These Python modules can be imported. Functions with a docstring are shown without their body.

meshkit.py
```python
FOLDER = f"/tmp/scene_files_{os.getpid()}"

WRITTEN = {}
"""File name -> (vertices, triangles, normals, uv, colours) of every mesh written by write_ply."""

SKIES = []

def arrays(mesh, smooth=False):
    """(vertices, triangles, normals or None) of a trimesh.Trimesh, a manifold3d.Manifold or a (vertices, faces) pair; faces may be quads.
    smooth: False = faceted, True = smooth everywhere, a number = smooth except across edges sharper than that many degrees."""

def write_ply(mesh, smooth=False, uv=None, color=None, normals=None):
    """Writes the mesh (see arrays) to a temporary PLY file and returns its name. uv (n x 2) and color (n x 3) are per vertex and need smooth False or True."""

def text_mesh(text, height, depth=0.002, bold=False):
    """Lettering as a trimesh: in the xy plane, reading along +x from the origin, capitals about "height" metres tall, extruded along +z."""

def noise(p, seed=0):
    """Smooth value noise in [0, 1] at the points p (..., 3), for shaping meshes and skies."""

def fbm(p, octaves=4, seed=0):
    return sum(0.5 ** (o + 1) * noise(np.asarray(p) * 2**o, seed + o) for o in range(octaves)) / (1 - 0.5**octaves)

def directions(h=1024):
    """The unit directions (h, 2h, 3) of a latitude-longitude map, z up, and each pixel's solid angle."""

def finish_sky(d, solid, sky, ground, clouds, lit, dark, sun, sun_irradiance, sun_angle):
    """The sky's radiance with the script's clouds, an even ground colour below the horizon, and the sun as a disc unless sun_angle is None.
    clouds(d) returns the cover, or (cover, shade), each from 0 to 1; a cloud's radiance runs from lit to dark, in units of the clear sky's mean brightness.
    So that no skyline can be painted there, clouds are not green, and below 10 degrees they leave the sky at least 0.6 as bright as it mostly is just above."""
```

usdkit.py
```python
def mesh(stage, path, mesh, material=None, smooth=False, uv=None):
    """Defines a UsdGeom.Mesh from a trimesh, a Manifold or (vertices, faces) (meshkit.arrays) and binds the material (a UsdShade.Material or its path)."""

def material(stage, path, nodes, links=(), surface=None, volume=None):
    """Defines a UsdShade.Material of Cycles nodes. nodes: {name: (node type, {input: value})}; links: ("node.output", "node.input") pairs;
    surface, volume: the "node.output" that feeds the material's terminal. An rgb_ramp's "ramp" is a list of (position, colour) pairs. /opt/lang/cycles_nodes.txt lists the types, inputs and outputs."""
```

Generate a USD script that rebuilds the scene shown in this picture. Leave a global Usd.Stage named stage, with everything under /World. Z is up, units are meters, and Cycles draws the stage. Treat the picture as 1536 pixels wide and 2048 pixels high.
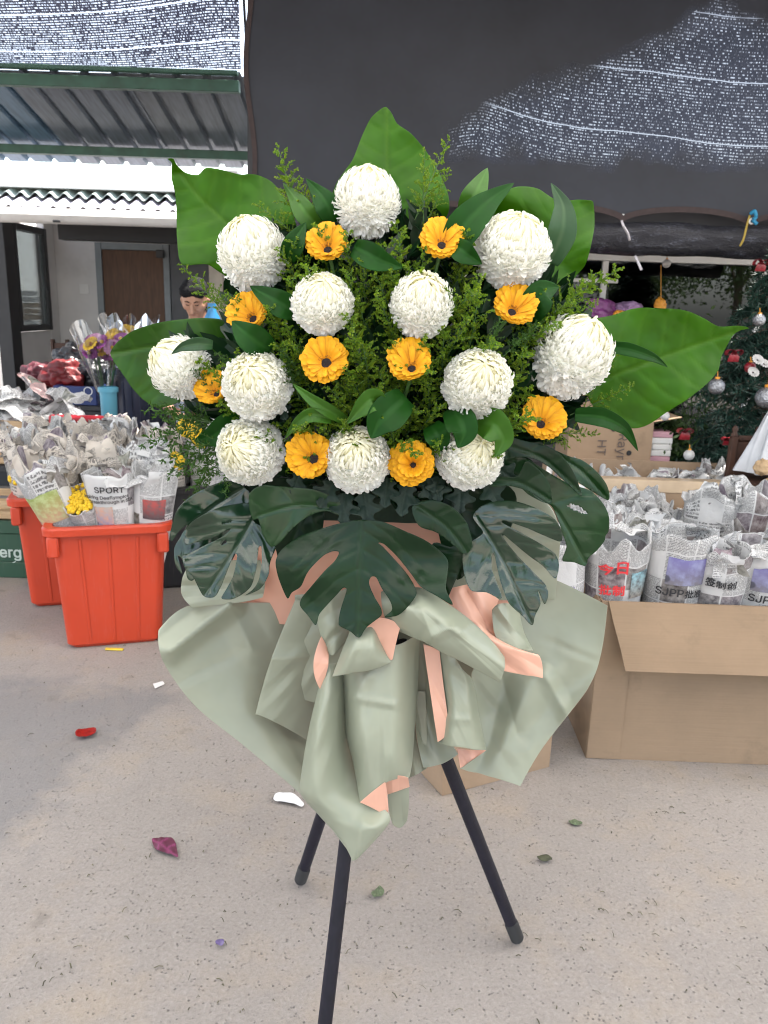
import math, random
import numpy as np, trimesh, manifold3d
import shapely, shapely.geometry as sg
from scipy.interpolate import PchipInterpolator
from scipy.spatial import Delaunay
from pxr import Usd, UsdGeom, UsdLux, UsdShade, Gf, Sdf, Vt
import usdkit, meshkit
from meshkit import noise, fbm

stage = Usd.Stage.CreateInMemory()
UsdGeom.Xform.Define(stage, '/World'); UsdGeom.Scope.Define(stage, '/World/Looks')

# ------------------------------------------------------------------ camera, sky, sun, exposure
CAM = np.array([0.0, 0.0, 1.5]); FPX = 1577.0
PITCH, ROLL = math.radians(14.5), math.radians(1.8)
FWD = np.array([0, math.cos(PITCH), -math.sin(PITCH)])
_R0 = np.array([1.0, 0, 0]); _U0 = np.array([0, math.sin(PITCH), math.cos(PITCH)])
RIGHT = _R0 * math.cos(ROLL) + _U0 * math.sin(ROLL); UP = _U0 * math.cos(ROLL) - _R0 * math.sin(ROLL)
cam = UsdGeom.Camera.Define(stage, '/World/camera')
cam.CreateHorizontalApertureAttr(24.0); cam.CreateVerticalApertureAttr(32.0); cam.CreateFocalLengthAttr(24.0 * FPX / 1536)
cam.CreateFStopAttr(7.0); cam.CreateFocusDistanceAttr(1.5); cam.CreateExposureAttr(2.25)
M = np.eye(4); M[0, :3], M[1, :3], M[2, :3], M[3, :3] = RIGHT, UP, -FWD, CAM
cam.AddTransformOp().Set(Gf.Matrix4d(M.tolist()))
SUN = np.array([0.40, 0.22, 1.15]); SUN /= np.linalg.norm(SUN)
dome = UsdLux.DomeLight.Define(stage, '/World/sky')
usdkit.material(stage, '/World/Looks/sky', {'t': ('sky_texture', {'sky_type': 'single_scattering', 'sun_disc': False, 'sun_elevation': math.asin(SUN[2]), 'sun_rotation': math.atan2(SUN[0], SUN[1]), 'air_density': 1.0, 'aerosol_density': 2.5}),
    'h': ('hsv', {'saturation': 0.55, 'value': 1.0}), 'b': ('background_shader', {'strength': 0.12})}, [('t.color', 'h.color'), ('h.color', 'b.color')], surface='b.background')
UsdShade.MaterialBindingAPI.Apply(dome.GetPrim()).Bind(UsdShade.Material.Get(stage, '/World/Looks/sky'))
dome.GetPrim().SetCustomDataByKey('kind', 'structure')
sun = UsdLux.DistantLight.Define(stage, '/World/sun')
sun.CreateIntensityAttr(1.0); sun.CreateAngleAttr(0.5); sun.CreateNormalizeAttr(True); sun.CreateColorAttr(Gf.Vec3f(1, .95, .88))
_z = SUN; _x = np.cross([0, 1, 0], _z); _x /= np.linalg.norm(_x); _y = np.cross(_z, _x)
S4 = np.eye(4); S4[0, :3], S4[1, :3], S4[2, :3] = _x, _y, _z
sun.AddTransformOp().Set(Gf.Matrix4d(S4.tolist()))

# ------------------------------------------------------------------ helpers
def ray(px, py):
    return FWD + RIGHT * ((px - 768) / FPX) - UP * ((py - 1024) / FPX)
def P(px, py, Y):
    d = ray(px, py); return CAM + d * (Y / d[1])
def G(px, py, z=0.0):
    d = ray(px, py); return CAM + d * ((z - 1.5) / d[2])
def PX(px, py, x):
    d = ray(px, py); return CAM + d * (x / d[0])
def PV(px, py, Y):
    px, py, Y = np.broadcast_arrays(*[np.asarray(a, float) for a in (px, py, Y)])
    d = FWD + RIGHT * ((px[..., None] - 768) / FPX) - UP * ((py[..., None] - 1024) / FPX)
    return CAM + d * (Y / d[..., 1])[..., None]
def fw(Y, py):            # metres per photo pixel at that place
    return np.dot(P(768, py, Y) - CAM, FWD) / FPX

used = {}
def numbered(parent, name):
    k = (parent, name); n = used.get(k, -1) + 1; used[k] = n
    return f'{parent}/{name}' if n == 0 else f'{parent}/{name}_{n:03d}'
def tag(prim, label=None, cat=None, group=None, kind=None):
    for k, v in (('label', label), ('category', cat), ('group', group), ('kind', kind)):
        if v: prim.SetCustomDataByKey(k, v)
LOC = {}
def thing(name, label, cat, loc=(0, 0, 0), group=None, kind=None):
    p = numbered('/World', name); x = UsdGeom.Xform.Define(stage, p); x.AddTranslateOp().Set(Gf.Vec3d(*map(float, loc)))
    LOC[p] = np.asarray(loc, float); tag(x.GetPrim(), label, cat, group, kind); return p
def part(parent, name, mesh, mat, smooth=False, uv=None, attrs=None, label=None):
    root = '/'.join(parent.split('/')[:3])
    off = LOC.get(root, np.zeros(3))
    if isinstance(mesh, trimesh.Trimesh): mesh = (np.array(mesh.vertices), np.array(mesh.faces))
    elif hasattr(mesh, 'to_mesh'):
        m = mesh.to_mesh(); mesh = (np.array(m.vert_properties[:, :3], float), np.array(m.tri_verts))
    p = numbered(parent, name)
    m = usdkit.mesh(stage, p, (np.asarray(mesh[0], float) - off, np.asarray(mesh[1])), mat, smooth, uv)
    for k, a in (attrs or {}).items():
        UsdGeom.PrimvarsAPI(m).CreatePrimvar(k, Sdf.ValueTypeNames.FloatArray, 'vertex').Set(Vt.FloatArray.FromNumpy(np.asarray(a, np.float32)))
    if label: m.GetPrim().SetCustomDataByKey('label', label)
    return p
def single(name, mesh, mat, label=None, cat=None, group=None, kind=None, **k):
    p = part('/World', name, mesh, mat, **k); tag(stage.GetPrimAtPath(p), label, cat, group, kind); return p
# --- meshes
def cat(*ms):
    ms = [m for m in ms if m is not None]; v, f, n = [], [], 0
    for m in ms:
        a, b = (np.array(m.vertices), np.array(m.faces)) if isinstance(m, trimesh.Trimesh) else m
        b = np.asarray(b)
        if b.shape[1] == 4: b = np.vstack([b[:, [0, 1, 2]], b[:, [0, 2, 3]]])
        v.append(a); f.append(b + n); n += len(a)
    return np.vstack(v), np.vstack(f)
def box(x0, x1, y0, y1, z0, z1, bev=0.004):
    b = min(bev, .3 * min(abs(x1 - x0), abs(y1 - y0), abs(z1 - z0)))
    pts = []
    for sx, x in ((1, x0), (-1, x1)):
        for sy, y in ((1, y0), (-1, y1)):
            for sz, z in ((1, z0), (-1, z1)):
                pts += [(x, y + sy * b, z + sz * b), (x + sx * b, y, z + sz * b), (x + sx * b, y + sy * b, z)]
    h = trimesh.convex.convex_hull(np.array(pts, float)); return np.array(h.vertices), np.array(h.faces)
def xf(m, T): return np.asarray(m[0]) @ T[:3, :3].T + T[:3, 3], m[1]
def rotz(a): c, s = math.cos(a), math.sin(a); T = np.eye(4); T[:2, :2] = [[c, -s], [s, c]]; return T
def tube(pts, r, n=8, caps=True):
    pts = np.asarray(pts, float); k = len(pts); r = np.broadcast_to(np.asarray(r, float), (k,))
    t = np.gradient(pts, axis=0); t /= np.linalg.norm(t, axis=1, keepdims=True) + 1e-12
    a = np.array([0, 0, 1.0]) if abs(t[0, 2]) < .8 else np.array([1.0, 0, 0]); V = []
    for i in range(k):
        u = np.cross(t[i], a); u /= np.linalg.norm(u); w = np.cross(t[i], u); a = -np.cross(t[i], u) if False else a
        th = np.arange(n) / n * 2 * math.pi
        V.append(pts[i] + r[i] * (np.cos(th)[:, None] * u + np.sin(th)[:, None] * w))
    V = np.vstack(V); F = []
    for i in range(k - 1):
        for j in range(n):
            q = (j + 1) % n; F += [(i * n + j, i * n + q, (i + 1) * n + q), (i * n + j, (i + 1) * n + q, (i + 1) * n + j)]
    if caps:
        V = np.vstack([V, pts[0], pts[-1]])
        for j in range(n):
            q = (j + 1) % n; F += [(k * n, q, j), (k * n + 1, (k - 1) * n + j, (k - 1) * n + q)]
    return V, np.array(F)
def grid_faces(nu, nv):
    i, j = np.meshgrid(np.arange(nu - 1), np.arange(nv - 1), indexing='ij'); a = (i * nv + j).ravel()
    return np.vstack([np.stack([a, a + 1, a + nv + 1], 1), np.stack([a, a + nv + 1, a + nv], 1)])
def vnormals(v, f):
    n = np.zeros_like(v); c = np.cross(v[f[:, 1]] - v[f[:, 0]], v[f[:, 2]] - v[f[:, 0]])
    for k in range(3): np.add.at(n, f[:, k], c)
    return n / (np.linalg.norm(n, axis=1, keepdims=True) + 1e-15)
def solidify(v, f, t, flip=False):
    """Closed thin sheet; attribute 0 on the side that faces the camera (1 if flip), 1 on the other."""
    n = vnormals(v, f)
    if (n * (CAM - v)).sum() < 0: f = f[:, ::-1]; n = -n
    e = np.vstack([f[:, [0, 1]], f[:, [1, 2]], f[:, [2, 0]]]); s = np.sort(e, 1)
    _, inv, cnt = np.unique(s, axis=0, return_inverse=True, return_counts=True)
    be = e[cnt[inv.ravel()] == 1]; N = len(v)
    F = np.vstack([f, f[:, ::-1] + N, np.stack([be[:, 0], be[:, 0] + N, be[:, 1] + N], 1), np.stack([be[:, 0], be[:, 1] + N, be[:, 1]], 1)])
    side = np.r_[np.zeros(N), np.ones(N)]
    return np.vstack([v + n * t / 2, v - n * t / 2]), F, (1 - side if flip else side)
def catmull(pts, sub=6, closed=True):
    p = np.asarray(pts, float); n = len(p); out = []
    for i in range(n if closed else n - 1):
        a, b, c, d = (p[(i + k) % n] if closed else p[min(max(i + k, 0), n - 1)] for k in (-1, 0, 1, 2))
        for s in np.arange(sub) / sub:
            t0 = (c - a) * .42; t1 = (d - b) * .42; L = np.linalg.norm(c - b)
            for q in (t0, t1):
                l = np.linalg.norm(q)
                if l > L: q *= L / l
            h = s
            out.append((2*h**3-3*h**2+1)*b + (h**3-2*h**2+h)*t0 + (-2*h**3+3*h**2)*c + (h**3-h**2)*t1)
    if not closed: out.append(p[-1])
    return np.array(out)
def fill2d(poly, h):
    """Triangulated polygon (px): dense outline and a grid inside."""
    L = sg.LineString(np.vstack([poly, poly[:1]])); k = max(8, int(L.length / (h * .8)))
    b = np.array([L.interpolate(i / k, normalized=True).coords[0] for i in range(k)])
    pg = sg.Polygon(b).buffer(0)
    if pg.geom_type != 'Polygon': pg = max(pg.geoms, key=lambda g: g.area)
    x0, y0, x1, y1 = pg.bounds; gx, gy = np.meshgrid(np.arange(x0, x1, h), np.arange(y0, y1, h * .87))
    gx = gx + (np.arange(gx.shape[0]) % 2)[:, None] * h / 2
    q = np.c_[gx.ravel(), gy.ravel()]
    q = q[shapely.contains_xy(pg.buffer(-h * .55), q[:, 0], q[:, 1])]
    pts = np.vstack([b, q]); tri = Delaunay(pts).simplices; c = pts[tri].mean(1)
    tri = tri[shapely.contains_xy(pg.buffer(.2), c[:, 0], c[:, 1])]
    a = np.cross(np.c_[pts[tri[:, 1]] - pts[tri[:, 0]], np.zeros(len(tri))], np.c_[pts[tri[:, 2]] - pts[tri[:, 0]], np.zeros(len(tri))])[:, 2]
    tri = tri[np.abs(a) > 1e-6]; a = a[np.abs(a) > 1e-6]
    tri[a < 0] = tri[a < 0][:, ::-1]
    u = np.unique(tri); m = np.full(len(pts), -1); m[u] = np.arange(len(u))
    return pts[u], m[tri]
def segdist(p, segs):
    out = np.full(len(p), 1e9)
    for a, b in segs:
        a, b = np.asarray(a, float), np.asarray(b, float); d = b - a
        t = np.clip(((p - a) @ d) / (d @ d + 1e-9), 0, 1); out = np.minimum(out, np.linalg.norm(p - a - t[:, None] * d, axis=1))
    return out
def lathe(prof, n=32, c=(0, 0, 0)):
    prof = np.asarray(prof, float); th = np.arange(n) / n * 2 * math.pi
    V = np.stack([prof[:, None, 0] * np.cos(th), prof[:, None, 0] * np.sin(th), np.broadcast_to(prof[:, None, 1], (len(prof), n))], -1).reshape(-1, 3) + np.asarray(c)
    F = [];
    for i in range(len(prof) - 1):
        for j in range(n):
            q = (j + 1) % n; F += [(i*n+j, i*n+q, (i+1)*n+q), (i*n+j, (i+1)*n+q, (i+1)*n+j)]
    return V, np.array(F)
def blob(c, r, seed=0, amp=.25, freq=1.6, sub=3, sq=(1, 1, 1)):
    s = trimesh.creation.icosphere(sub, 1.0); v = np.array(s.vertices)
    v = v * (1 + amp * (fbm(v * freq + seed * 7.1, 3, seed) - .5) * 2)[:, None]
    return v * np.asarray(sq) * r + np.asarray(c), np.array(s.faces)

# ------------------------------------------------------------------ materials
class R(str): pass
OUT = {'noise_texture': 'fac', 'voronoi_texture': 'distance', 'math': 'value', 'mix': 'color', 'rgb_ramp': 'color', 'attribute': 'fac', 'geometry': 'position', 'texture_coordinate': 'UV', 'mapping': 'vector',
       'principled_bsdf': 'BSDF', 'translucent_bsdf': 'BSDF', 'transparent_bsdf': 'BSDF', 'glossy_bsdf': 'BSDF', 'diffuse_bsdf': 'BSDF', 'mix_closure': 'closure', 'bump': 'normal', 'separate_xyz': 'x', 'combine_xyz': 'vector',
       'white_noise_texture': 'value', 'object_info': 'random', 'fresnel': 'fac', 'map_range': 'result', 'wave_texture': 'fac', 'vector_math': 'vector', 'hsv': 'color', 'brick_texture': 'color'}
class Net:
    def __init__(s): s.n, s.l = {}, []
    def __call__(s, kind, out=None, **inp):
        k = f'n{len(s.n)}'; lit = {}
        for a, v in inp.items():
            if isinstance(v, R): s.l.append((str(v), f'{k}.{a}'))
            else: lit[a] = v
        s.n[k] = (kind, lit); return R(f'{k}.{out or OUT[kind]}')
    def m(s, op, a, b=0.5, c=None, clamp=False):
        kw = dict(math_type=op, value1=a, value2=b, use_clamp=clamp)
        if c is not None: kw['value3'] = c
        return s('math', **kw)
    def mix(s, f, a, b, t='mix'): return s('mix', mix_type=t, fac=f, color1=a, color2=b)
    def step(s, x, a, b): return s('map_range', value=x, from_min=a, from_max=b, clamp=True)
    def make(s, name, surf, vol=None): return usdkit.material(stage, '/World/Looks/' + name, s.n, s.l, surface=str(surf))
def o2(r, name): return R(r.split('.')[0] + '.' + name)
MAT = {}
def plain(name, col, rough=.6, var=.12, scale=9.0, bump=0.0, bscale=60.0, metallic=0.0, spec=.5, coat=0.0, dirt=None):
    if name in MAT: return MAT[name]
    g = Net(); pos = g('geometry')
    nz = g('noise_texture', vector=pos, scale=scale, detail=4.0, roughness=.6)
    c0 = tuple(x * (1 - var) for x in col); c1 = tuple(min(1, x * (1 + var)) for x in col)
    c = g.mix(g.step(nz, .3, .7), c0, c1)
    if dirt:
        d = g('noise_texture', vector=pos, scale=scale * .37 + 1.3, detail=6.0, roughness=.7)
        c = g.mix(g.m('multiply', g.step(d, .52, .72), dirt[1]), c, dirt[0])
    kw = dict(base_color=c, roughness=rough, metallic=metallic, specular_ior_level=spec, coat_weight=coat)
    if bump:
        b = g('noise_texture', vector=pos, scale=bscale, detail=3.0)
        kw['normal'] = g('bump', height=b, strength=bump, distance=.01)
    MAT[name] = g.make(name, g('principled_bsdf', **kw)); return MAT[name]
def leafmat(name, col, vein, rough=.38, trans=.25, spec=.5, sheen=0.0, mottle=.25, rnd=0.0):
    if name in MAT: return MAT[name]
    g = Net(); pos = g('geometry')
    nz = g('noise_texture', vector=pos, scale=14.0, detail=4.0)
    c = g.mix(g.step(nz, .3, .72), tuple(x * (1 - mottle) for x in col), tuple(x * (1 + mottle) for x in col))
    if rnd: c = g.mix(g.m('multiply', g('object_info'), rnd), c, (col[0] * .35, col[1] * .55, col[2] * .6))
    at = g('attribute', attribute='vein')
    c = g.mix(at, c, vein)
    fine = g('noise_texture', vector=pos, scale=170.0, detail=2.0)
    bm = g('bump', height=g.m('add', g.m('multiply', fine, .25), g.m('multiply', at, .6)), strength=.25, distance=.004)
    rg = g.m('add', rough - .08, g.m('multiply', nz, .16))
    p = g('principled_bsdf', base_color=c, roughness=rg, specular_ior_level=spec, sheen_weight=sheen, normal=bm)
    tc = g.mix(.65, c, (col[0] * 2.2, col[1] * 1.9, col[2] * .7))
    t = g('translucent_bsdf', color=tc)
    MAT[name] = g.make(name, g('mix_closure', fac=trans, closure1=p, closure2=t)); return MAT[name]
# ------------------------------------------------------------------ special materials
def ground_mat():
    g = Net(); pos = g('geometry')
    big = g('noise_texture', vector=pos, scale=1.1, detail=6.0, roughness=.65)
    mid = g('noise_texture', vector=pos, scale=7.0, detail=5.0, roughness=.65)
    c = g.mix(g.step(big, .35, .68), (.258, .230, .206), (.315, .281, .252))
    c = g.mix(g.m('multiply', g.step(mid, .5, .75), .35), c, (.225, .205, .19))
    # warm scuffed spots
    w = g('noise_texture', vector=pos, scale=2.6, detail=4.0, roughness=.7)
    c = g.mix(g.m('multiply', g.step(w, .50, .70), .6), c, (.34, .275, .205))
    # aggregate: pits and grains
    v1 = g('voronoi_texture', vector=pos, scale=95.0); v2 = g('voronoi_texture', vector=pos, scale=210.0)
    fine = g('noise_texture', vector=pos, scale=105.0, detail=5.0, roughness=.75)
    pit = g.m('multiply', g.step(v1, .30, .10), g.step(g('noise_texture', vector=pos, scale=33.0, detail=2.0), .48, .62))
    c = g.mix(g.m('multiply', pit, .55), c, (.16, .145, .135))
    c = g.mix(g.m('multiply', g.step(fine, .50, .70), .36), c, (.42, .39, .36))
    c = g.mix(g.m('multiply', g.step(fine, .46, .28), .42), c, (.13, .115, .11))
    # damp grey patch on the left of the floor (stain with a shape of its own)
    sx = g('separate_xyz', vector=pos); x, y = sx, o2(sx, 'y')
    edge = g('noise_texture', vector=pos, scale=2.3, detail=7.0, roughness=.68)
    d = g.m('add', g.m('add', g.m('multiply', x, -1.0), g.m('multiply', y, .22)), g.m('multiply', edge, .9))
    lim = g.step(d, 1.84, 1.96); far = g.step(g.m('add', y, g.m('multiply', edge, .8)), 3.35, 3.22); near = g.step(g.m('add', y, g.m('multiply', edge, 1.0)), 2.05, 2.12)
    stain = g.m('multiply', g.m('multiply', lim, far), near)
    c = g.mix(g.m('multiply', stain, .55), c, (.165, .163, .168))
    # scattered blots
    bl = g('noise_texture', vector=pos, scale=5.2, detail=3.0, roughness=.5)
    c = g.mix(g.m('multiply', g.step(bl, .68, .76), .5), c, (.13, .12, .115))
    h = g.m('add', g.m('multiply', fine, .6), g.m('multiply', pit, -.8))
    bm = g('bump', height=h, strength=.9, distance=.006)
    return g.make('concrete', g('principled_bsdf', base_color=c, roughness=.82, specular_ior_level=.3, normal=bm))
M_ground = ground_mat()

def net_mat(name, col, row, openness, seam, seamw, trans=.15, gate=False):
    """Knitted shade net: uv in metres; rows of small open meshes, seams of open mesh every `seam` metres."""
    g = Net(); uv = g('texture_coordinate', out='UV'); s = g('separate_xyz', vector=uv); u, v = s, o2(s, 'y')
    big = g('noise_texture', vector=uv, scale=2.2, detail=5.0, roughness=.7)
    vv = g.m('add', v, g.m('multiply', g.m('subtract', big, .5), .03))
    fr = g.m('fraction', g.m('divide', vv, row))
    band = g.m('multiply', g.step(fr, .10, .3), g.step(fr, .66, .46))
    idx = g.m('floor', g.m('divide', vv, row))
    nv = g('combine_xyz', x=g.m('multiply', u, 120.0), y=g.m('multiply', idx, 3.7), z=0.0)
    nz = g('noise_texture', vector=nv, scale=1.0, detail=2.0, roughness=.6)
    thr = g.m('subtract', openness[0], g.m('multiply', g.m('subtract', big, .5), openness[1]))
    hole = g.m('multiply', band, g.step(g.m('subtract', nz, thr), 0.0, .06))
    sf = g.m('absolute', g.m('subtract', g.m('fraction', g.m('divide', vv, seam)), .5))
    sline = g.m('multiply', g.m('less_than', sf, seamw), .9)
    fac = g.m('maximum', hole, sline, clamp=True)
    if gate: fac = g.m('multiply', g.m('multiply', fac, .30), g('attribute', attribute='open'), clamp=True)
    cc = g.mix(g.step(big, .3, .7), tuple(x * .8 for x in col), tuple(x * 1.25 for x in col))
    d = g('principled_bsdf', base_color=cc, roughness=.55, specular_ior_level=.35)
    t = g('translucent_bsdf', color=tuple(min(1, x * 4.0) for x in col))
    if gate: trans = g.m('multiply', g('attribute', attribute='open'), .30)
    body = g('mix_closure', fac=trans, closure1=d, closure2=t)
    return g.make(name, g('mix_closure', fac=fac, closure1=body, closure2=g('transparent_bsdf', color=(1, 1, 1))))
M_curtain = net_mat('grey_shade_cloth', (.021, .024, .034), .0150, (.530, .34), .30, .008, .12, True)
M_net = net_mat('black_shade_net', (.028, .031, .05), .026, (.475, .34), .40, .014, .05)

def paper_mat():
    g = Net(); pos = g('geometry'); at = g('attribute', attribute='side')
    nz = g('noise_texture', vector=pos, scale=11.0, detail=4.0)
    sage = g.mix(g.step(nz, .3, .7), (.275, .300, .222), (.305, .330, .248))
    peach = g.mix(g.step(nz, .3, .7), (.72, .385, .275), (.78, .44, .32))
    c = g.mix(at, sage, peach)
    fine = g('noise_texture', vector=pos, scale=38.0, detail=4.0, roughness=.6)
    bm = g('bump', height=fine, strength=.05, distance=.006)
    p = g('principled_bsdf', base_color=c, roughness=.31, specular_ior_level=.5, normal=bm)
    t = g('translucent_bsdf', color=g.mix(.5, sage, peach))
    return g.make('wrapping_paper', g('mix_closure', fac=.10, closure1=p, closure2=t))
M_wrap = paper_mat()

def petal_mat(name, lo, hi, trans, rough=.6, stripe=None):
    g = Net(); at = g('attribute', attribute='core'); pos = g('geometry')
    c = g.mix(at, lo, hi)
    nz = g('noise_texture', vector=pos, scale=60.0, detail=2.0)
    c = g.mix(g.m('multiply', g.step(nz, .4, .7), .12), c, tuple(x * .72 for x in lo))
    if stripe:
        s2 = g('attribute', attribute='stripe'); c = g.mix(g.m('multiply', s2, .35), c, stripe)
    p = g('principled_bsdf', base_color=c, roughness=rough, specular_ior_level=.3, sheen_weight=.1)
    t = g('translucent_bsdf', color=c)
    return g.make(name, g('mix_closure', fac=trans, closure1=p, closure2=t))
M_mum = petal_mat('white_petal', (.93, .93, .90), (.90, .85, .52), .42)
M_gerb = petal_mat('orange_petal', (.86, .455, .003), (.80, .31, .003), .30, .5, (.64, .25, .003))

def news_mat(name='newsprint', tint=(.68, .678, .672), ink=.06):
    g = Net(); uv = g('texture_coordinate', out='UV'); s = g('separate_xyz', vector=uv); u, v = s, o2(s, 'y')
    cu, cv = g.m('floor', g.m('divide', u, .105)), g.m('floor', g.m('divide', v, .085))
    cell = g('white_noise_texture', vector=g('combine_xyz', x=cu, y=cv, z=0.0), dimensions='3D')
    ccol = o2(cell, 'color')
    fu = g.m('fraction', g.m('divide', u, .105))
    margin = g.m('multiply', g.m('greater_than', fu, .06), g.m('greater_than', g.m('fraction', g.m('divide', v, .085)), .06))
    ln = g.m('divide', v, .0046); line = g.m('greater_than', g.m('fraction', ln), .42)
    words = g('noise_texture', vector=g('combine_xyz', x=g.m('multiply', u, 260.0), y=g.m('multiply', g.m('floor', ln), 5.3), z=0.0), scale=1.0, detail=2.0)
    text = g.m('multiply', line, g.step(words, .40, .46))
    hl = g.m('divide', v, .0165); hline = g.m('greater_than', g.m('fraction', hl), .35)
    hw = g('noise_texture', vector=g('combine_xyz', x=g.m('multiply', u, 150.0), y=g.m('multiply', g.m('floor', hl), 5.3), z=g.m('multiply', v, 110.0)), scale=1.0, detail=1.0)
    head = g.m('multiply', hline, g.step(hw, .44, .5))
    ph = g('noise_texture', vector=uv, scale=34.0, detail=5.0, roughness=.65)
    paper = g.mix(g('noise_texture', vector=uv, scale=6.0, detail=3.0), tuple(x * .9 for x in tint), tuple(x * 1.08 for x in tint))
    inkc = (ink, ink, ink * 1.05)
    c = g.mix(g.m('multiply', g.m('multiply', text, margin), .68), paper, inkc)
    isH = g.m('multiply', g.m('greater_than', cell, .74), margin)
    c = g.mix(isH, c, g.mix(g.m('multiply', head, .75), paper, inkc))
    isP = g.m('multiply', g.m('greater_than', cell, .85), margin)
    pc = g.mix(g.step(ph, .32, .66), (.05, .05, .055), (.42, .41, .40))
    pc = g.mix(.05, pc, ccol)
    c = g.mix(isP, c, pc)
    isB = g.m('less_than', cell, .20); c = g.mix(isB, c, paper)
    cr = g('noise_texture', vector=g('geometry'), scale=42.0, detail=4.0, roughness=.6)
    bm = g('bump', height=cr, strength=.35, distance=.008)
    p = g('principled_bsdf', base_color=c, roughness=.8, specular_ior_level=.2, normal=bm)
    t = g('translucent_bsdf', color=c)
    return g.make(name, g('mix_closure', fac=.18, closure1=p, closure2=t))
M_news = news_mat(); M_news2 = news_mat('newsprint_warm', (.63, .575, .51))
def print_mat(name, lo, hi, spots, scale):
    g = Net(); uv = g('texture_coordinate', out='UV'); s = g('separate_xyz', vector=uv)
    n1 = g('noise_texture', vector=uv, scale=scale, detail=5.0, roughness=.6); n2 = g('voronoi_texture', vector=uv, scale=scale * .8)
    c = g.mix(g.step(o2(s, 'y'), .0, 1.0), lo, hi)
    c = g.mix(g.m('multiply', g.step(n1, .42, .66), .9), c, spots)
    c = g.mix(g.m('multiply', g.m('multiply', g.step(n2, .28, .2), g.step(o2(s, 'y'), .5, .3)), .8), c, (.05, .05, .06))
    return g.make(name, g('principled_bsdf', base_color=c, roughness=.7, specular_ior_level=.25))
M_pcity = print_mat('city_print', (.16, .15, .16), (.17, .15, .42), (.26, .27, .42), 3.0)
M_pgreen = print_mat('garden_print', (.45, .25, .17), (.20, .30, .07), (.40, .45, .22), 6.0)
M_pport = print_mat('portrait_print', (.20, .18, .26), (.40, .33, .28), (.48, .26, .18), 4.0)
M_pstreet = print_mat('street_print', (.30, .26, .22), (.24, .44, .50), (.08, .07, .07), 5.0)
M_pred = print_mat('red_print', (.05, .045, .05), (.45, .08, .07), (.10, .09, .09), 5.0)
M_ink = plain('black_ink', (.02, .02, .022), .7, .05); M_redink = plain('red_ink', (.60, .035, .04), .7, .05); M_blueink = plain('violet_ink', (.10, .07, .30), .7, .05)

def card_mat(name, col):
    g = Net(); pos = g('geometry')
    n1 = g('noise_texture', vector=pos, scale=3.0, detail=5.0, roughness=.6); n2 = g('noise_texture', vector=pos, scale=120.0, detail=3.0)
    c = g.mix(g.step(n1, .32, .7), tuple(x * .86 for x in col), tuple(x * 1.08 for x in col))
    c = g.mix(g.m('multiply', n2, .25), c, tuple(x * .7 for x in col))
    st = g('noise_texture', vector=pos, scale=5.0, detail=6.0, roughness=.65); c = g.mix(g.m('multiply', g.step(st, .58, .74), .5), c, tuple(x * .5 for x in col))
    w = g('noise_texture', vector=g('mapping', vector=pos, scale=(1.0, 1.0, 22.0)), scale=5.0, detail=2.0)
    bm = g('bump', height=g.m('add', w, g.m('multiply', n1, 1.5)), strength=.07, distance=.01)
    return g.make(name, g('principled_bsdf', base_color=c, roughness=.78, specular_ior_level=.3, normal=bm))
M_card = card_mat('cardboard', (.265, .185, .118)); M_card2 = card_mat('cardboard_light', (.315, .218, .140))
M_tape = plain('clear_tape', (.50, .38, .26), .12, .1, spec=.7)
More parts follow.
